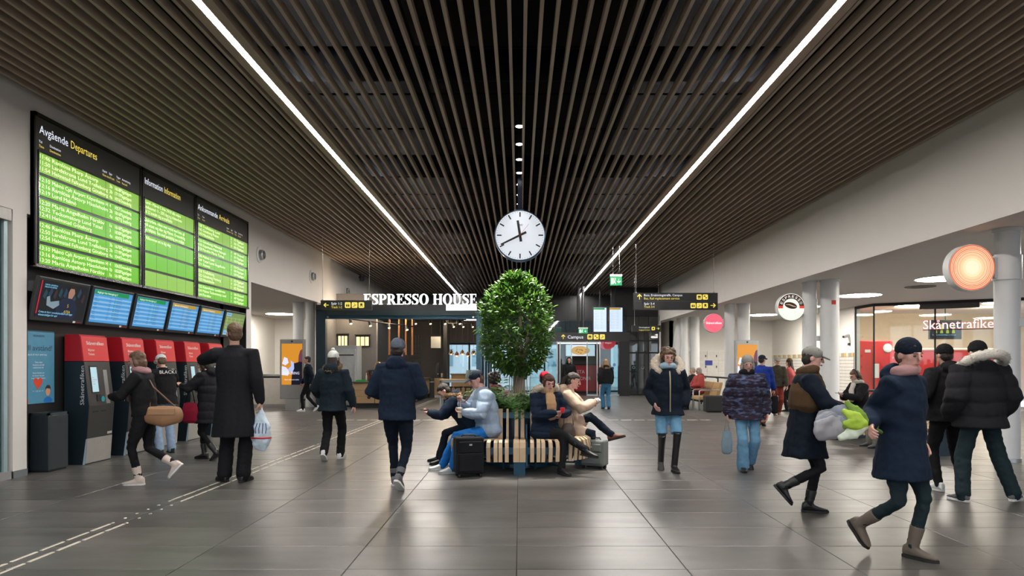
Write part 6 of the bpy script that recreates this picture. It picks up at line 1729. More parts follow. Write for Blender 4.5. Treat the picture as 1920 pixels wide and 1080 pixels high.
        if hs == 'bob':
            for e in (-1, 1): mb.tube([hp(e * .070, .0, .03), hp(e * .080, .012, -.05), hp(e * .074, .015, -.095)], [.026 * k, .032 * k, .022 * k], 8, 1)
            mb.ell(hp(0, .06, -.04), (.085 * k, .05 * k, .08 * k), 12, 8, hr)
        if hs == 'fringe':
            mb.ell(hp(0, -.052, .068), (.068 * k, .04 * k, .035 * k), 12, 6, hr)
            for e in (-1, 1): mb.tube([hp(e * .070, -.02, .04), hp(e * .078, -.01, -.04), hp(e * .076, .0, -.10)], [.024 * k, .022 * k, .015 * k], 8, 1)
            mb.ell(hp(0, .10, .03), (.055 * k, .05 * k, .05 * k), 12, 6, hr)
        if hs == 'pony': mb.tube([hp(0, .10, .03), hp(0, .155, -.02), hp(0, .150, -.12), hp(0, .13, -.22)], [.035 * k, .038 * k, .034 * k, .012 * k], 10, 1)
        if hs == 'curly':
            for i in range(34):
                a = i * 2.4; z = -.05 + .16 * (i / 34); r = .085 * math.cos((z - .02) * 8)
                mb.ell(hp(r * math.cos(a), .025 + abs(r) * math.sin(a) * .9 + .015, z + .02), (.034 * k, .034 * k, .03 * k), 8, 5)
        me = remesh(mb, .0075 if near else .012, 2); displace(me, lambda p, n: .005 * noise.noise(p * 45))
        put(me, 'hair', HAIRC[hcol], root)
    hat = fit.get('hat')
    if hat:
        kind, hm = hat[0], hat[1]
        mb = MB()
        if kind == 'beanie':
            mb.ell(hp(0, .014, .056), (.087 * k, .103 * k, .090 * k), 18, 10, hr); mb.torus(hp(0, .014, .034), .078 * k, .012 * k, hr, 24, 8, sy=1.18); mb.tube([hp(0, .014, .025), hp(0, .014, .06)], [(.087 * k, .102 * k), (.089 * k, .104 * k)], 18, 0, side=hr @ V((1, 0, 0)))
            if len(hat) > 2: mb.ell(hp(0, .03, .150), (.035 * k, .035 * k, .035 * k))
            me = remesh(mb, .008, 2); displace(me, lambda p, n: .003 * noise.noise(p * 50)); put(me, 'beanie', hm, root)
        elif kind in ('cap', 'visor'):
            mb.ell(hp(0, .012, .052), (.086 * k, .104 * k, .078 * k), 18, 10, hr); me = remesh(mb, .008, 2); c_ = put(me, 'cap', hm, root)
            vb = MB(); rg = []
            for z in (.036, .044):
                rg.append([hp(.078 * math.cos(a), -.075 + -.095 * math.sin(a) - 0.0, z - .10 * abs(math.sin(a)) * .25) for a in [PI * i / 10 for i in range(11)]])
            vb.loft(rg).build('visor', hat[2] if len(hat) > 2 else hm, c_)
        elif kind == 'hoodup':
            mb.ell(hp(0, .030, .035), (.108 * k, .118 * k, .118 * k), 18, 10, hr); mb.tube([hp(0, .05, -.06), N - s * .02 * k], [(.10 * k, .09 * k), (.12 * k, .09 * k)], 14, 1)
            me = remesh(mb, .010, 2)
            bm = bmesh.new(); bm.from_mesh(me); hi = hr.inverted()
            kill = [v for v in bm.verts if (lambda q: q.y < -.055 * k and abs(q.x) < .085 * k and -.12 * k < q.z < .085 * k)(hi @ (v.co - hc))]
            bmesh.ops.delete(bm, geom=kill, context='VERTS'); bm.to_mesh(me); bm.free()
            put(me, 'hood', hm, root)
    root['_h'] = 0; del root['_h']
    return root, dict(hc=hc, arms=arms, legs=legs, N=N, P=P, s=s, fw=fw, tx=tx, k=k, hp=hp, jacket=J)
def to_world(root, p): return root.matrix_basis @ Vector(p)

def walk(k, ph=1, st=.30, lift=.10):
    """mid-stride legs: ph = +1 left leg forward; arms swing opposite"""
    f, bk = ('ll', 'rl') if ph > 0 else ('rl', 'll')
    e = 1 if ph > 0 else -1
    d = {f: dict(a=(e * .075 * k, -st * .75 * k, .085 * k), yaw=e * .1, pitch=.0), bk: dict(a=(-e * .075 * k, st * 1.05 * k, (.085 + lift) * k), yaw=-e * .1, pitch=.62), 'drop': .028 * k,
         'la': dict(h=(.235 * k, e * .16 * k - .06 * k, .88 * k)), 'ra': dict(h=(-.235 * k, -e * .16 * k - .06 * k, .88 * k)), 'stride': .03}
    return d
# ---------------------------------------------------------------- clothes
BLK = cloth('black', (.010, .010, .012)); BLK2 = cloth('black_soft', (.014, .014, .017)); NVY = cloth('navy', (.008, .016, .034)); NVY2 = cloth('navy_deep', (.007, .012, .022))
TEAL = cloth('dark_teal', (.010, .018, .026)); JEAN = cloth('jeans_blue', (.012, .13, .42), var=.25); JEANL = cloth('jeans_light', (.14, .30, .46), var=.3); JEANG = cloth('jeans_pale', (.24, .33, .46), var=.3)
JEAND = cloth('jeans_dark', (.014, .026, .032), var=.3); LBLUE = cloth('light_blue', (.30, .38, .50)); BEIGE = cloth('beige', (.50, .37, .28)); TAN = cloth('tan_knit', (.42, .26, .14), var=.25)
BURG = cloth('burgundy', (.15, .02, .05)); BLUE = cloth('royal_blue', (.012, .035, .22)); OLIVE = cloth('olive', (.035, .032, .022)); RUST = cloth('rust', (.16, .028, .018)); CORAL = cloth('coral', (.40, .09, .09))
REDJ = cloth('brick_red', (.32, .055, .05)); MAUV = cloth('mauve', (.34, .19, .20)); BRWN = cloth('brown', (.07, .042, .022)); GREYT = cloth('grey_trouser', (.12, .115, .105)); KNITW = cloth('white_knit', (.62, .63, .60), var=.2)
KNITG = cloth('grey_knit', (.10, .12, .16), var=.2); PINKS = cloth('pink_scarf', (.42, .24, .24)); GREYC = cloth('grey_cap', (.22, .22, .20)); CAPW = cloth('white_cap', (.66, .70, .74), var=.05); CAPN = cloth('navy_cap', (.014, .02, .035)); CAPR = cloth('red_cap', (.45, .01, .025))
SCW = cloth('pale_scarf', (.52, .48, .43), var=.3); SHW = mat('white_shoe', (.68, .69, .70), .5); SHC = mat('cream_boot', (.62, .52, .46), .7); SHG = mat('grey_shoe', (.10, .10, .11), .6); SHT = mat('taupe_suede', (.13, .105, .085), .85); SHBR = mat('brown_leather', (.14, .05, .025), .45)
SOLW = mat('white_sole', (.66, .66, .64), .5); SHB = mat('black_leather', (.012, .012, .014), .3); SOLB = mat('black_sole', (.01, .01, .01), .6)
def patterned(name):
    m = cloth(name, (.030, .022, .034)); N = m.node_tree.nodes; L = m.node_tree.links; b = N['Principled BSDF']
    g = N.new('ShaderNodeTexCoord'); mp = N.new('ShaderNodeMapping'); mp.inputs['Scale'].default_value = (5, 5, 14); v = N.new('ShaderNodeTexNoise'); v.inputs['Scale'].default_value = 2.2; v.inputs['Detail'].default_value = 2
    L.new(g.outputs['Object'], mp.inputs[0]); L.new(mp.outputs[0], v.inputs['Vector'])
    cr = N.new('ShaderNodeValToRGB'); cr.color_ramp.elements[0].position = .50; cr.color_ramp.elements[0].color = (.026, .018, .030, 1); cr.color_ramp.elements[1].position = .72; cr.color_ramp.elements[1].color = (.09, .13, .24, 1)
    L.new(v.outputs['Fac'], cr.inputs[0]); L.new(cr.outputs[0], b.inputs['Base Color']); return m
PATT = patterned('patterned_quilt')
def STANCE(k, back=.30, lift=.12):
    """one leg carrying the weight under the body, the other trailing with the heel up"""
    d = walk(k, 1, .2, .1); d['ll'] = dict(a=(.06 * k, -.05 * k, .085 * k), yaw=.05); d['rl'] = dict(a=(-.07 * k, back * k, (.085 + lift) * k), yaw=-.05, pitch=.85); d['drop'] = .012
    return d
# ---- left side
# 1 woman in dark clothes striding left with cream boots
p = gp(272, 908); k = 1.62 / 1.75
r, J = person('person in black with mauve scarf and cream ankle boots walking past the ticket machines', (p.x + .0, p.y), (-1, -.08), 1.62,
    dict(STANCE(k, .34, .16), lean=.08, nod=.15, la=dict(h=(.10, -.34, 1.06), n=(-1, 0, .3), pole=(1, .4, -.6), curl=.6), ra=dict(h=(-.12, -.30, 1.08), pole=(-1, .4, -.6), curl=.6)),
    dict(top=(BLK, .82, .022, 'soft'), pants=(BLK, .058, .045), shoes=(SHC, SOLW, 'boot', .15), hair=('bob', 'brown'), scarf=MAUV, skin=SKINP))
bag = thing('shoulder_bag', 'tan brown shoulder bag carried by the person in cream boots', 'bag', (p.x + .25, p.y - .06, .72), .15)
m = MB(); m.tube([(-.17, 0, .12), (0, 0, .10), (.17, 0, .12)], [(.10, .055), (.13, .065), (.10, .055)], 16, 2, side=(0, 0, 1)); put(remesh(m, .010, 2), 'bag_body', mat('tan_bag', (.30, .16, .08), .5, var=.2), bag)
m = MB(); m.tube([(-.15, 0, .2), (-.16, .03, .42), (-.20, .05, .60), (-.12, .03, .45), (.15, 0, .2)], .010, 6); m.build('strap', mat('bag_strap', (.12, .06, .03), .5), bag, smooth='all')
m = MB().box(-.15, .15, -.072, -.05, .12, .20); m.build('flap', mat('tan_bag_flap', (.34, .19, .10), .5), bag, bevel=.008)
# 2 man in white cap at the third machine
p = gp(303, 850)
r, J = person('person in white cap, black top and pale jeans using the third ticket machine', (p.x + .06, p.y), (-.80, .60), 1.62,
    dict(lean=.16, nod=.25, la=dict(h=(.14, -.36, 1.05), pole=(1, .2, -.7)), ra=dict(h=(-.10, -.38, 1.12), pole=(-1, .3, -.6))),
    dict(top=(BLK, .80, .026, 'soft'), pants=(JEANG, .072, .072), shoes=(SHB, SOLB, 'shoe', 0), hair=('short', 'brown'), hat=('cap', CAPW)))
m = MB(); N_ = J['N']; fwv, txv, sv = J['fw'], J['tx'], J['s']
text(m, 'BLACK1', N_ - sv * .075 - fwv * .160 + txv * .0, -txv, sv, .055, .26, 'c', .0); m.build('back_print', M_LETW, J['jacket'], recalc=False)
# 3 woman in dark coat behind the tall man
p = gp(392, 862)
r, J = person('person in long black quilted coat reaching towards the fourth ticket machine', (p.x, p.y), (-.95, .1), 1.60,
    dict(walk(1.6 / 1.75, -1, .16, .05), lean=.06, nod=.2, la=dict(h=(.12, -.36, 1.12), n=(0, 0, 1), pole=(1, .2, -.8), curl=.2), ra=dict(h=(-.14, -.32, 1.08), n=(0, 0, 1), pole=(-1, .2, -.8), curl=.2)),
    dict(top=(BLK2, .56, .030, 'puffer'), pants=(BLK, .052, .042), shoes=(SHB, SOLB, 'boot', .16), hair=('bob', 'dark'), flare=.03, hood=1))
bag = thing('red_bag', 'small dark red bag hanging beside the long black quilted coat', 'bag', (p.x - .20, p.y - .17, .60))
m = MB(); m.tube([(0, 0, .0), (0, 0, .15), (0, 0, .26)], [(.12, .04), (.12, .045), (.10, .02)], 14, 1); put(remesh(m, .010, 2), 'bag_body', cloth('dark_red', (.22, .01, .03)), bag)
m = MB(); m.tube([(-.07, 0, .26), (-.02, 0, .50), (.02, 0, .50), (.07, 0, .26)], .008, 6); m.build('handle', BLK, bag, smooth='all')
# 4 tall man in the black coat
p = gp(440, 903)
r, J = person('person in long black coat seen from behind, one arm raised, looking up at the boards', (p.x, p.y), (-.05, 1), 1.95,
    dict(lean=.0, yaw=.55, nod=-.05, la=dict(e=(.43, -.10, 1.50), h=(.20, -.26, 1.56), n=(-.5, 1, 0), d=(-.6, -.3, .6), curl=.8), ra=dict(h=(-.31, .0, .98), n=(1, 0, 0), curl=.9), ll=dict(a=(.12, .0, .094), yaw=.75), rl=dict(a=(-.11, .02, .094), yaw=-.15)),
    dict(top=(cloth('coat_black', (.011, .012, .015), var=.1), .56, .030, 'wool'), pants=(BLK, .080, .078), shoes=(SHB, SOLB, 'shoe', 0), hair=('short', 'brown'), flare=.045, broad=1.12))
HD = to_world(r, J['arms'][-1][1])
bag = thing('plastic_carrier_bag', 'white and blue plastic carrier bag held by the person in the long black coat', 'bag', (HD.x + .01, HD.y, HD.z - .60))
m = MB(); m.tube([(0, 0, .04), (0, 0, .14), (0, 0, .28), (0, 0, .44), (0, 0, .55)], [(.085, .05), (.125, .07), (.115, .065), (.055, .03), (.015, .012)], 16, 1)
me = remesh(m, .010, 1); displace(me, lambda q, n: .016 * noise.noise(q * 13) + .006 * noise.noise(q * 35)); put(me, 'bag_body', mat('carrier_white', (.55, .66, .76), .35, var=.12), bag)
m = MB(); m.torus((0, 0, .16), .118, .012, None, 24, 6, sy=.6); m.build('red_band', mat('carrier_red', (.6, .03, .04), .4), bag, smooth='all')
m = MB()
for i in range(5): m.tube([(-.08 + i * .04, -.068, .22), (-.09 + i * .045, -.074, .27), (-.06 + i * .035, -.062, .34)], .005, 5, 1)
m.build('printed_scribble', mat('carrier_ink', (.02, .05, .20), .5), bag)
# 5 woman in white beanie walking away
p = gp(624, 862); k = 1.66 / 1.75
r, J = person('person in white knitted beanie and short dark jacket walking away towards the cafe', (p.x, p.y), (.04, 1), 1.66,
    dict(walk(k, -1, .20, .06), ra=dict(h=(-.30, -.05, .82), n=(.5, 0, 0)), la=dict(h=(.26, -.22, .95), hide=False)),
    dict(top=(TEAL, .74, .040, 'soft'), pants=(BLK, .072, .066), shoes=(SHW, SOLW, 'shoe', 0), hair=('long', 'dark'), hat=('beanie', KNITW, 1), hood=(FURT, .125, .022), skin=SKINP))
# 6 woman in navy coat walking away
p = gp(745, 915); k = 1.75 / 1.75
r, J = person('person in grey beanie and mid-length navy coat striding away in the centre left', (p.x, p.y), (.05, 1), 1.76,
    dict(walk(k, 1, .24, .08), ra=dict(h=(-.20, -.24, 1.08), n=(1, 0, 0)), la=dict(h=(.22, -.24, 1.08))),
    dict(top=(NVY, .80, .050, 'soft'), pants=(NVY2, .060, .046), shoes=(SHG, SOLW, 'boot', .12), hair=('short', 'dark'), hat=('beanie', KNITG), hood=1, flare=.0, skin=SKINP))
# 7 person half behind the advertising screen
p = gp(586, 772)
r, J = person('person in dark clothes and white sneakers half hidden behind the advertising screen', (-6.42, 20.3), (-1, -.2), 1.70, dict(walk(1.7 / 1.75, 1, .22, .06)),
    dict(top=(NVY2, .85, .025, 'soft'), pants=(BLK, .06, .05), shoes=(SHW, SOLW, 'shoe', 0), hair=('short', 'dark')), near=False)
# ---- on the ring bench
def seat(pos, face, H, ank, extra, fit, label, pz=.545):
    ps = dict(pelvis=(0, 0, pz), seated=True, ll=dict(a=ank[0], pole=(.1, -1, 1.0)), rl=dict(a=ank[1], pole=(-.1, -1, 1.0))); ps.update(extra)
    return person(label, pos, face, H, ps, fit)
r, J8 = seat((-.42, 9.10), (-.96, -.28), 1.78, ((.14, -.52, .086), (-.14, -.60, .086)),
    dict(lean=.16, nod=.28, la=dict(h=(.10, -.36, .80), n=(-.4, -.4, .8), pole=(1, .3, -.8), curl=.7), ra=dict(h=(-.03, -.37, .92), n=(0, .2, 1), pole=(-1, .3, -.8), curl=.6)),
    dict(top=(LBLUE, .9, .045, 'puffer'), pitch=.16, pants=(JEAN, .072, .060), shoes=(SHW, SOLW, 'shoe', 0), hair=('short', 'brown'), hat=('cap', CAPN), skin=SKINP), 'person in light blue puffer jacket and bright blue jeans sitting on the ring bench')
R8 = r
r, J9 = seat((-.70, 9.72), (-1, -.05), 1.60, ((.14, -.42, .08), (-.14, -.48, .08)),
    dict(lean=.62, nod=.35, la=dict(h=(.05, -.60, .74), n=(0, 0, 1), pole=(1, .5, -.6), curl=.7), ra=dict(h=(-.06, -.56, .70), n=(0, 0, 1), pole=(-1, .5, -.6), curl=.7)),
    dict(top=(NVY, .9, .040, 'soft'), pants=(NVY2, .068, .056), shoes=(SHB, SOLB, 'shoe', 0), hair=('short', 'dark'), hood=(FURT, .125, .036), furtilt=5, skin=SKINP), 'person in navy hooded jacket with tan fur bent over a phone on the ring bench')
R9 = r
r, J = seat((-.37, 10.22), (-.5, .87), 1.62, ((.12, -.42, .08), (-.12, -.44, .08)), dict(lean=.05, nod=.1, la=dict(h=(.1, -.35, .72)), ra=dict(h=(-.1, -.35, .72))),
    dict(top=(BURG, .9, .035, 'puffer'), pants=(BLK, .068, .055), shoes=(SHB, SOLB, 'shoe', 0), hair=('curly', 'dark'), hood=1), 'person with dark curly hair and burgundy jacket seated behind the planter')
r, J = seat((.37, 10.22), (.5, .87), 1.66, ((.12, -.42, .08), (-.12, -.44, .08)), dict(lean=.05, la=dict(h=(.1, -.35, .72)), ra=dict(h=(-.1, -.35, .72))),
    dict(top=(NVY2, .9, .03, 'soft'), pants=(BLK, .068, .055), shoes=(SHB, SOLB, 'shoe', 0), hair=('short', 'dark'), hat=('cap', CAPR)), 'person in red cap seated at the back of the ring bench')
r, J11 = seat((.34, 9.06), (.46, -.89), 1.66, ((.05, -.36, .086), (-.02, -.62, .36)),
    dict(lean=.10, nod=.25, yaw=-.1, ll=dict(a=(.02, -.42, .086), pole=(.1, -1, 1)), rl=dict(a=(.24, -.66, .34), pole=(0, -1, 1.2), foot=(.5, -.85, -.1)), la=dict(h=(.12, -.24, .78), n=(-1, .2, .2), pole=(1, .4, -.6), curl=.6), ra=dict(h=(-.02, -.30, .80), n=(.6, .2, .6), d=(.8, -.4, .1), pole=(-1, .4, -.6), curl=.7)),
    dict(top=(NVY, .42, .036, 'puffer'), pitch=.11, lap=.4, pants=(BLK, .066, .050), shoes=(SHB, SOLB, 'boot', .18), hair=('fringe', 'auburn'), hood=(FURC, .150, .062), scarf=TAN, skin=SKINP), 'person in navy jacket with white fur hood and tan scarf sitting cross-legged')
R11 = r
r, J12 = seat((.64, 9.50), (.985, -.17), 1.68, ((.12, -.40, .086), (-.05, -.62, .46)),
    dict(lean=.12, nod=.22, ll=dict(a=(.10, -.66, .44), pole=(0, -1, 1.2), foot=(.0, -.9, .25)), rl=dict(a=(-.10, -.40, .086), pole=(-.1, -1, 1)), la=dict(h=(.06, -.40, .90), n=(-1, 0, .2), pole=(1, .4, -.7), curl=.7), ra=dict(h=(-.06, -.42, .90), n=(1, 0, .2), pole=(-1, .4, -.7), curl=.7)),
    dict(top=(BEIGE, .42, .040, 'soft'), lap=.55, pants=(NVY2, .070, .055), shoes=(SHBR, SOLB, 'shoe', 0), hair=('pony', 'dark'), hood=1, skin=SKINP), 'person in beige coat with dark ponytail sitting on the right of the ring bench')
R12 = r
# ---- distance
p = gp(1067, 749)
person('person in black hooded jacket coming in at the entrance doors', (p.x, p.y), (.0, -1), 1.72, dict(walk(.98, 1, .14, .03)), dict(top=(BLK, .82, .05, 'soft'), pants=(BLK, .07, .06), shoes=(SHB, SOLB, 'shoe', 0), hair=('none', 'dark'), hat=('hoodup', BLK)), near=False)
p = gp(1136, 767)
person('person with blond hair, black jacket and blue jeans walking to the entrance', (p.x, p.y), (-.05, 1), 1.62, dict(walk(.93, 1, .10, .02)), dict(top=(BLK, .80, .045, 'soft'), pants=(cloth('jeans_mid', (.05, .17, .30), var=.25), .075, .078), shoes=(SHB, SOLB, 'shoe', 0), hair=('long', 'blond'), hood=(FURT, .12, .035)), near=False)
# ---- right side
p = gp(1252, 883); k = 1.68 / 1.75
r, J = person('person in navy parka with cream fur hood and tall black boots facing the camera', (p.x, p.y), (-.04, -1), 1.68,
    dict(walk(k, 1, .12, .05), nod=.12, ra=dict(h=(-.20, -.10, .92), n=(1, 0, 0)), la=dict(h=(.22, -.06, .90), hide=True)),
    dict(top=(NVY2, .76, .040, 'soft'), pants=(JEANL, .072, .07), pants_cut=1, shoes=(SHB, SOLB, 'boot', .47), hair=('curly', 'brown'), hood=(FURC, .175, .070), furtilt=48, zip=mat('brass_zip', (.45, .38, .24), .4, .6), scarf=cloth('blue_scarf', (.35, .50, .62)), scarf_tail=False, skin=SKINP))
p = gp(1400, 882); k = 1.56 / 1.75
r, J = person('person with grey hat, dark patterned quilted jacket and wide blue jeans', (p.x, p.y), (-.12, -1), 1.58,
    dict(walk(k, -1, .14, .05), nod=.1, la=dict(h=(.25, -.05, .80)), ra=dict(h=(-.26, -.04, .78))),
    dict(top=(PATT, .70, .060, 'puffer'), pants=(JEANL, .078, .095), shoes=(SHB, SOLB, 'boot', .12), hair=('bob', 'grey'), hat=('beanie', GREYC), skin=SKINP, scarf=BLK2, scarf_tail=False))
HD = to_world(r, J['arms'][-1][1])
bag = thing('cloth_bag', 'pale blue cloth bag hanging from the hand of the person in the patterned jacket', 'bag', (HD.x - .01, HD.y, HD.z - .56))
m = MB(); m.tube([(0, 0, .03), (0, 0, .15), (0, 0, .3)], [(.07, .035), (.08, .04), (.06, .03)], 14, 1); put(remesh(m, .010, 2), 'bag_body', cloth('pale_denim', (.20, .28, .34)), bag)
m = MB(); m.tube([(-.04, 0, .30), (0, 0, .50), (.04, 0, .30)], .007, 6); m.build('handle', cloth('pale_denim', (.20, .28, .34)), bag, smooth='all')
p = gp(1428, 798)
r, J = person('person in royal blue jacket and dark cap with a black bag near the columns', (p.x, p.y), (.55, .85), 1.68, dict(walk(.96, 1, .12, .03), yaw=-.3), dict(top=(BLUE, .84, .04, 'soft'), pants=(RUST, .07, .062), shoes=(SHBR, SOLB, 'shoe', 0), hair=('short', 'dark'), hat=('cap', CAPN)), near=False)
HD = to_world(r, J['arms'][-1][1])
bag = thing('black_tote', 'black tote bag carried by the person in the royal blue jacket', 'bag', (HD.x + .02, HD.y, HD.z - .55))
m = MB(); m.tube([(0, 0, .02), (0, 0, .18), (0, 0, .38)], [(.09, .05), (.10, .055), (.09, .03)], 14, 1); put(remesh(m, .012, 2), 'bag_body', BLK, bag)
m = MB(); m.tube([(-.05, 0, .37), (-.03, 0, .52), (.03, 0, .52), (.05, 0, .37)], .008, 6); m.build('handle', BLK, bag, smooth='all')
p = gp(1457, 778)
person('person in olive jacket and rust trousers facing the camera in the distance', (p.x, p.y), (-.2, -1), 1.66, dict(walk(.95, -1, .1, .03)), dict(top=(OLIVE, .80, .04, 'soft'), pants=(RUST, .075, .068), shoes=(SHBR, SOLB, 'shoe', 0), hair=('short', 'brown'), hat=('cap', GREYC)), near=False)
p = gp(1482, 772)
person('person in coral jacket and dark cap in the distance by the tiled wall', (p.x, p.y), (-.8, .5), 1.62, dict(walk(.93, 1, .12, .03)), dict(top=(CORAL, .80, .035, 'soft'), pants=(BLK, .07, .06), shoes=(SHB, SOLB, 'shoe', 0), hair=('long', 'dark'), hat=('beanie', BRWN)), near=False)
# brown-topped figure striding right with papers
p = gp(1508, 962); k = 1.63 / 1.75
r, J21 = person('person in brown jacket over long dark coat striding right with an armful of paper', (p.x, p.y), (.96, -.28), 1.63,
    dict(STANCE(k, .20, .20), lean=.05, nod=.15, la=dict(h=(.12, -.36, 1.02), n=(0, 0, 1), pole=(1, .4, -.7), curl=.4), ra=dict(h=(-.12, -.36, .98), n=(0, 0, 1), pole=(-1, .4, -.7), curl=.4)),
    dict(top=(NVY2, .55, .036, 'soft'), pants=(BLK2, .056, .046), shoes=(SHB, SOLB, 'boot', .14), hair=('short', 'dark'), hat=('cap', GREYC), flare=.03, scarf=BRWN, skin=SKINP))
R21 = r
mb = MB(); N_, s_, fw_, tx_ = J21['N'], J21['s'], J21['fw'], J21['tx']
mb.tube([N_ - s_ * .30, N_ - s_ * .16, N_ - s_ * .03], [(.225, .165), (.215, .155), (.13, .12)], 16, 1, side=tx_)
put(remesh(mb, .0125, 3), 'shawl', BRWN, R21)
# foreground woman
p = gp(1706, 1046); k = 1.64 / 1.75
r, J22 = person('person in long navy coat, pink scarf and taupe ankle boots in the right foreground', (p.x - .06, p.y), (.55, -.83), 1.64,
    dict(STANCE(k, .30, .14), lean=.03, nod=.12, yaw=-.3, ra=dict(h=(-.31, .06, 1.0), n=(1, -.3, 0), pole=(-.2, .5, -1), curl=.8), la=dict(h=(.24, -.02, .86))),
    dict(top=(NVY, .60, .036, 'soft'), pants=(JEAND, .056, .044), shoes=(SHT, SOLB, 'boot', .17), hair=('short', 'brown'), hat=('beanie', NVY2), scarf=PINKS, scarf_tail=False, flare=.015, hood=1, skin=SKINP))
R22 = r
# man in puffer with white fur hood, and neighbour
p = gp(1838, 940); k = 1.68 / 1.75
r, J = person('person in black puffer jacket with white fur hood and dark jeans, back to the camera', (p.x, p.y), (-.02, 1), 1.68,
    dict(lean=.02, nod=.1, ll=dict(a=(.20, .02, .085), yaw=.25), rl=dict(a=(-.30, .08, .085), yaw=-1.0), la=dict(h=(.27, -.10, .90), hide=True), ra=dict(h=(-.27, -.10, .90), hide=True)),
    dict(top=(BLK2, .78, .085, 'puffer'), pitch=.15, pants=(JEAND, .085, .075), shoes=(SHG, SOLW, 'shoe', 0), hair=('short', 'dark'), hat=('beanie', BLK), hood=(FURW, .215, .055), furtilt=30, broad=1.25))
p = gp(1788, 922)
r, J = person('person in black beanie, black tracksuit and white sneakers beside the fur-hooded puffer', (p.x - .05, p.y + .05), (-.15, 1), 1.66,
    dict(lean=.03, ll=dict(a=(.10, .0, .085), yaw=.1), rl=dict(a=(-.24, -.05, .085), yaw=-.5), la=dict(h=(.24, -.2, 1.0), hide=True), ra=dict(h=(-.24, -.1, .9), hide=True)),
    dict(top=(BLK, .80, .05, 'soft'), pants=(BLK, .068, .048), shoes=(SHW, SOLW, 'shoe', 0), hair=('short', 'dark'), hat=('beanie', BLK), hood=1))
# ---- sitters on the right
def sit2(pos, face, H, label, fit, extra=None, near=False, seatz=.46):
    ps = dict(pelvis=(0, 0, seatz + .10), seated=True, ll=dict(a=(.12, -.48, .085), pole=(.1, -1, 1)), rl=dict(a=(-.12, -.44, .085), pole=(-.1, -1, 1)), lean=-.02, la=dict(h=(.08, -.30, .74), pole=(1, .4, -.6)), ra=dict(h=(-.08, -.30, .72), pole=(-1, .4, -.6)))
    ps.update(extra or {}); return person(label, pos, face, H, ps, fit, near)
sit2((5.72, 21.25), (-1, -.25), 1.62, 'person with grey hair and brick red jacket on the tan seats', dict(top=(REDJ, .9, .045, 'soft'), pants=(BLK, .07, .058), shoes=(SHB, SOLB, 'shoe', 0), hair=('bob', 'grey'), hood=1))
sit2((5.72, 22.0), (-1, -.2), 1.62, 'person with grey hair in black jacket next to the brick red one', dict(top=(BLK, .9, .04, 'soft'), pants=(GREYT, .07, .058), shoes=(SHBR, SOLB, 'shoe', 0), hair=('short', 'grey')))
sit2((5.72, 23.4), (-1, -.1), 1.68, 'person all in black leaning forward at the far end of the tan seats', dict(top=(BLK, .9, .04, 'soft'), pants=(BLK, .07, .058), shoes=(SHB, SOLB, 'shoe', 0), hair=('short', 'dark')), dict(lean=.4))
r, JH = sit2((6.60, 12.9), (-1, -.12), 1.66, 'person with headphones, pale scarf and black jacket on the side bench', dict(top=(BLK, .42, .04, 'soft'), lap=.4, pants=(BLK, .07, .056), shoes=(SHB, SOLB, 'boot', .15), hair=('long', 'brown'), scarf=SCW, skin=SKINP), dict(nod=.25, lean=.10, la=dict(h=(.05, -.36, .84), n=(-.3, .3, 1), pole=(1, .4, -.7), curl=.6), ra=dict(h=(-.05, -.34, .82), n=(.3, .3, 1), pole=(-1, .4, -.7), curl=.6)), True)
RH = r
sit2((6.60, 11.6), (-1, -.1), 1.72, 'person in grey trousers on the side bench, hidden behind the navy coat', dict(top=(NVY2, .9, .04, 'soft'), pants=(GREYT, .085, .080), shoes=(SHG, SOLB, 'shoe', 0), hair=('short', 'grey')), None, True)
# ---------------------------------------------------------------- things in hands and on the floor
def phone(root, J, e, label):
    el, wr, d = J['arms'][e][:3]
    q = to_world(root, wr + d.normalized() * .095 + Vector((0, 0, .028)))
    t = thing('mobile_phone', label, 'phone', q, root.rotation_euler.z)
    MB().box(-.036, .036, -.075, .075, -.004, .004).build('case', M_BLKM, t, bevel=.002); MB().box(-.032, .032, -.070, .070, .004, .0048).build('screen', mat('phone_glass', (.02, .025, .03), .08), t)
phone(R8, J8, -1, 'black mobile phone held by the person in the light blue jacket')
phone(R9, J9, 1, 'black mobile phone held by the person bent forward in navy')
phone(RH, JH, 1, 'black mobile phone held by the person with headphones')
def head_set():
    hp = JH['hp']
    t = thing('headphones', 'black over-ear headphones on the sitter of the side bench', 'headphones', RH.location, RH.rotation_euler.z)
    m = MB(); m.tube([hp(.098 * math.cos(a), .02, .02 + .118 * math.sin(a)) for a in [PI * i / 10 for i in range(11)]], .010, 6); m.build('band', M_BLKM, t, smooth='all')
    for e in (-1, 1): MB().ell(hp(e * .098, .015, -.005), (.022, .038, .042)).build('ear_cup', M_BLKM, t, smooth='all')
head_set()
el, wr, d = J8['arms'][1][:3]
q = to_world(R8, wr + d.normalized() * .07 + Vector((.0, 0, -.03)))
t = thing('drink_cup', 'pale drinking cup with a straw held by the person in light blue', 'cup', (q.x, q.y, q.z - .05))
t['label'] = 'pale drinking cup with a straw held by the person in light blue'
MB().lathe([(.026, 0), (.034, .12), (.036, .125)], n=16).build('cup', mat('cup_juice', (.62, .52, .34), .3), t, smooth=True); MB().lathe([(.037, .122), (.037, .132), (.02, .14)], n=16).build('lid', M_WHITE, t, smooth=True); MB().cyl((.005, 0, .13), (.012, 0, .25), .004, 6).build('straw', M_WHITE, t)
el, wr, d = J11['arms'][-1][:3]
q = to_world(R11, wr + Vector(d).normalized() * .10 + Vector((0, -.015, .02)))
t = thing('red_cup', 'small red cup held by the person in the tan scarf', 'cup', (q.x, q.y, q.z - .03))
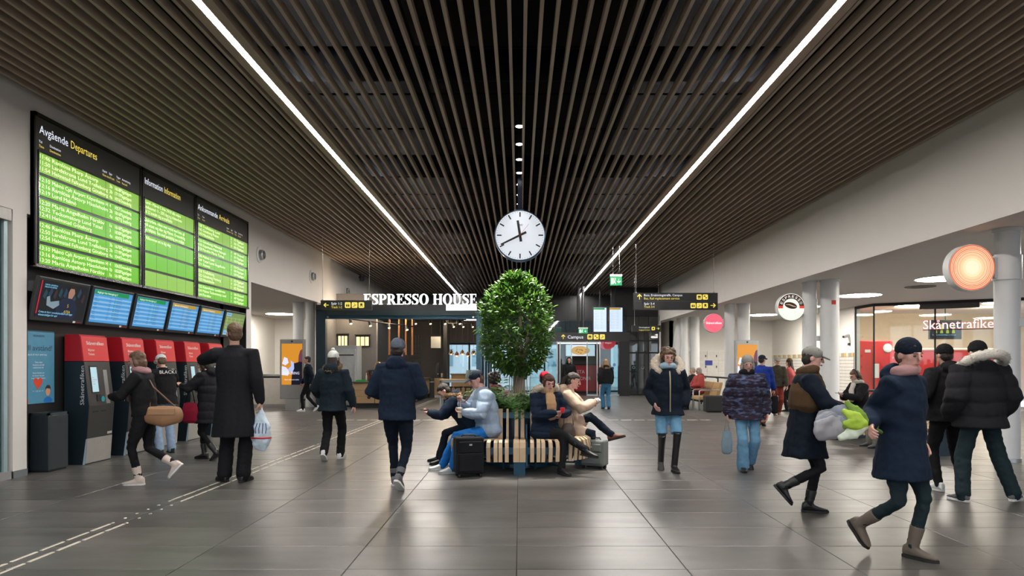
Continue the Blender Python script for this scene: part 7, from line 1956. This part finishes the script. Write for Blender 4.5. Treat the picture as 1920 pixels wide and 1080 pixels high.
MB().lathe([(.022, 0), (.030, .05), (.032, .065)], n=16).build('cup', mat('cup_red', (.65, .02, .03), .35), t, smooth=True); MB().lathe([(.033, .062), (.033, .072)], n=16).build('lid', mat('lid_red', (.5, .02, .03), .35), t)
el, wr, d = J12['arms'][1][:3]
q = to_world(R12, wr + d.normalized() * .11)
t = thing('paper_napkin', 'white crumpled napkin in the hands of the person in beige', 'napkin', q)
m = MB(); m.ell((0, 0, 0), (.045, .035, .03)); me = remesh(m, .006, 0); displace(me, lambda a, n: .014 * noise.noise(a * 60)); put(me, 'paper', M_WHITE, t)
t = thing('handbag', 'small dark handbag with thin handle on the bench', 'bag', (.66, 9.05, .455)); t['label'] = 'small dark handbag with thin handle on the bench beside the beige coat'
m = MB(); m.tube([(0, 0, .02), (0, 0, .10), (0, 0, .17)], [(.11, .05), (.10, .05), (.07, .025)], 14, 1); put(remesh(m, .010, 2), 'bag_body', mat('bag_taupe', (.06, .04, .03), .5), t)
m = MB(); m.tube([(-.06, 0, .16), (-.05, 0, .30), (.06, 0, .30), (.07, 0, .16)], .006, 6); m.build('handle', M_BLKM, t, smooth='all')
def suitcase(name, label, x, y, rz, w, d, h, m_, wheels=True):
    t = thing(name, label, 'suitcase', (x, y, 0), rz)
    b = MB().box(-w / 2, w / 2, -d / 2, d / 2, .045, h); b.build('shell', m_, t, bevel=.022)
    f = MB().box(-w / 2 + .03, w / 2 - .03, -d / 2 - .022, -d / 2 + .01, .08, h * .58).build('front_pocket', m_, t, bevel=.01)
    MB().box(-w / 2 + .03, w / 2 - .03, -d / 2 - .020, -d / 2 + .01, h * .62, h - .05).build('upper_pocket', m_, t, bevel=.01)
    MB().box(-w / 2 + .02, w / 2 - .02, -d / 2 - .008, -d / 2, h * .595, h * .605).build('zip', M_GRAPH, t)
    MB().box(-.018, .018, -d / 2 - .026, -d / 2 - .018, h - .10, h - .08).build('badge', M_STEEL, t)
    MB().tube([(-.09, 0, h), (-.08, 0, h + .025), (.08, 0, h + .025), (.09, 0, h)], .010, 8).build('handle', M_BLKM, t, smooth='all')
    for x_ in (-w / 2 + .04, w / 2 - .04):
        for y_ in (-d / 2 + .04, d / 2 - .04): MB().lathe([(.024, -.012), (.024, .012)], (x_, y_, .024), 12, 'x').build('wheel', SOLB, t)
p = gp(877, 896)
suitcase('suitcase', 'black soft trolley suitcase standing in front of the seated person in jeans', p.x, p.y + .13, .28, .36, .24, .51, cloth('suitcase_black', (.011, .012, .014)))
suitcase('suitcase', 'grey-green hard suitcase at the right end of the ring bench', 1.04, 9.25, -.5, .34, .22, .40, mat('suitcase_grey', (.13, .15, .14), .4))
# armful of paper and the green wrapped bundle
p = at(1563, 772, 6.15)
t = thing('paper_bundle', 'bundle of pale grey paper sheets and plastic carried in both arms', 'bundle', (p.x, p.y, p.z - .12), .1)
for i in range(4):
    m = MB(); m.tube([(-.16 + .02 * i, .02 * i, -.06 + .03 * i), (.02, .01 * i, -.02 + .02 * i), (.20 - .02 * i, -.01 * i, .03 + .035 * i)], [(.03, .10), (.035, .12), (.02, .09)], 10, 1)
    me = remesh(m, .012, 1); displace(me, lambda a, n: .014 * noise.noise(a * 14 + Vector((i, 0, 0)))); put(me, 'paper_sheet', mat('paper_grey%d' % (i % 2), [(.38, .38, .42), (.24, .27, .33)][i % 2], .6), t)
el, wr, d = J22['arms'][-1][:3]
q = to_world(R22, wr)
t = thing('green_wrapped_bouquet', 'lime green and white paper-wrapped bouquet held low by the person in navy', 'bouquet', (q.x - .02, q.y, q.z))
cols = [(.30, .45, .03), (.42, .60, .06), (.62, .68, .55), (.16, .28, .03)]
for i, (a, l, z) in enumerate(((0, .20, .02), (.25, .20, .07), (-.2, .22, -.06), (.1, .18, -.02), (.5, .18, .10))):
    m = MB(); e_ = Vector((-math.cos(a), -.1 + .05 * i, math.sin(a) * .8)); m.tube([Vector((0, 0, 0)), e_ * l * .5 + Vector((0, 0, z * .5)), e_ * l + Vector((0, 0, z))], [(.02, .02), (.055, .02), (.02, .008)], 8, 1, side=(0, 0, 1))
    me = remesh(m, .008, 1); displace(me, lambda a_, n: .008 * noise.noise(a_ * 30)); put(me, 'wrapping_leaf' if i != 2 else 'white_paper', mat('lime%d' % min(i, 3), cols[min(i, 3)], .5), t)
m = MB(); m.tube([(0, 0, 0), (.10, .02, -.05)], .015, 8); m.build('stems', mat('stem_green', (.06, .12, .02), .6), t)
bpy.data.scenes.remove(TMP)
# lettering and other print too fine to pick apart stays one part each
for o in bpy.data.objects:
    if o.parent and any(w in o.name for w in ('lettering', 'segment_seam', 'table_stripe', 'line_marker', 'player_print', 'map_road', 'topping', 'printed_scribble', 'pictogram_mark', 'running_figure')): o['kind'] = 'stuff'
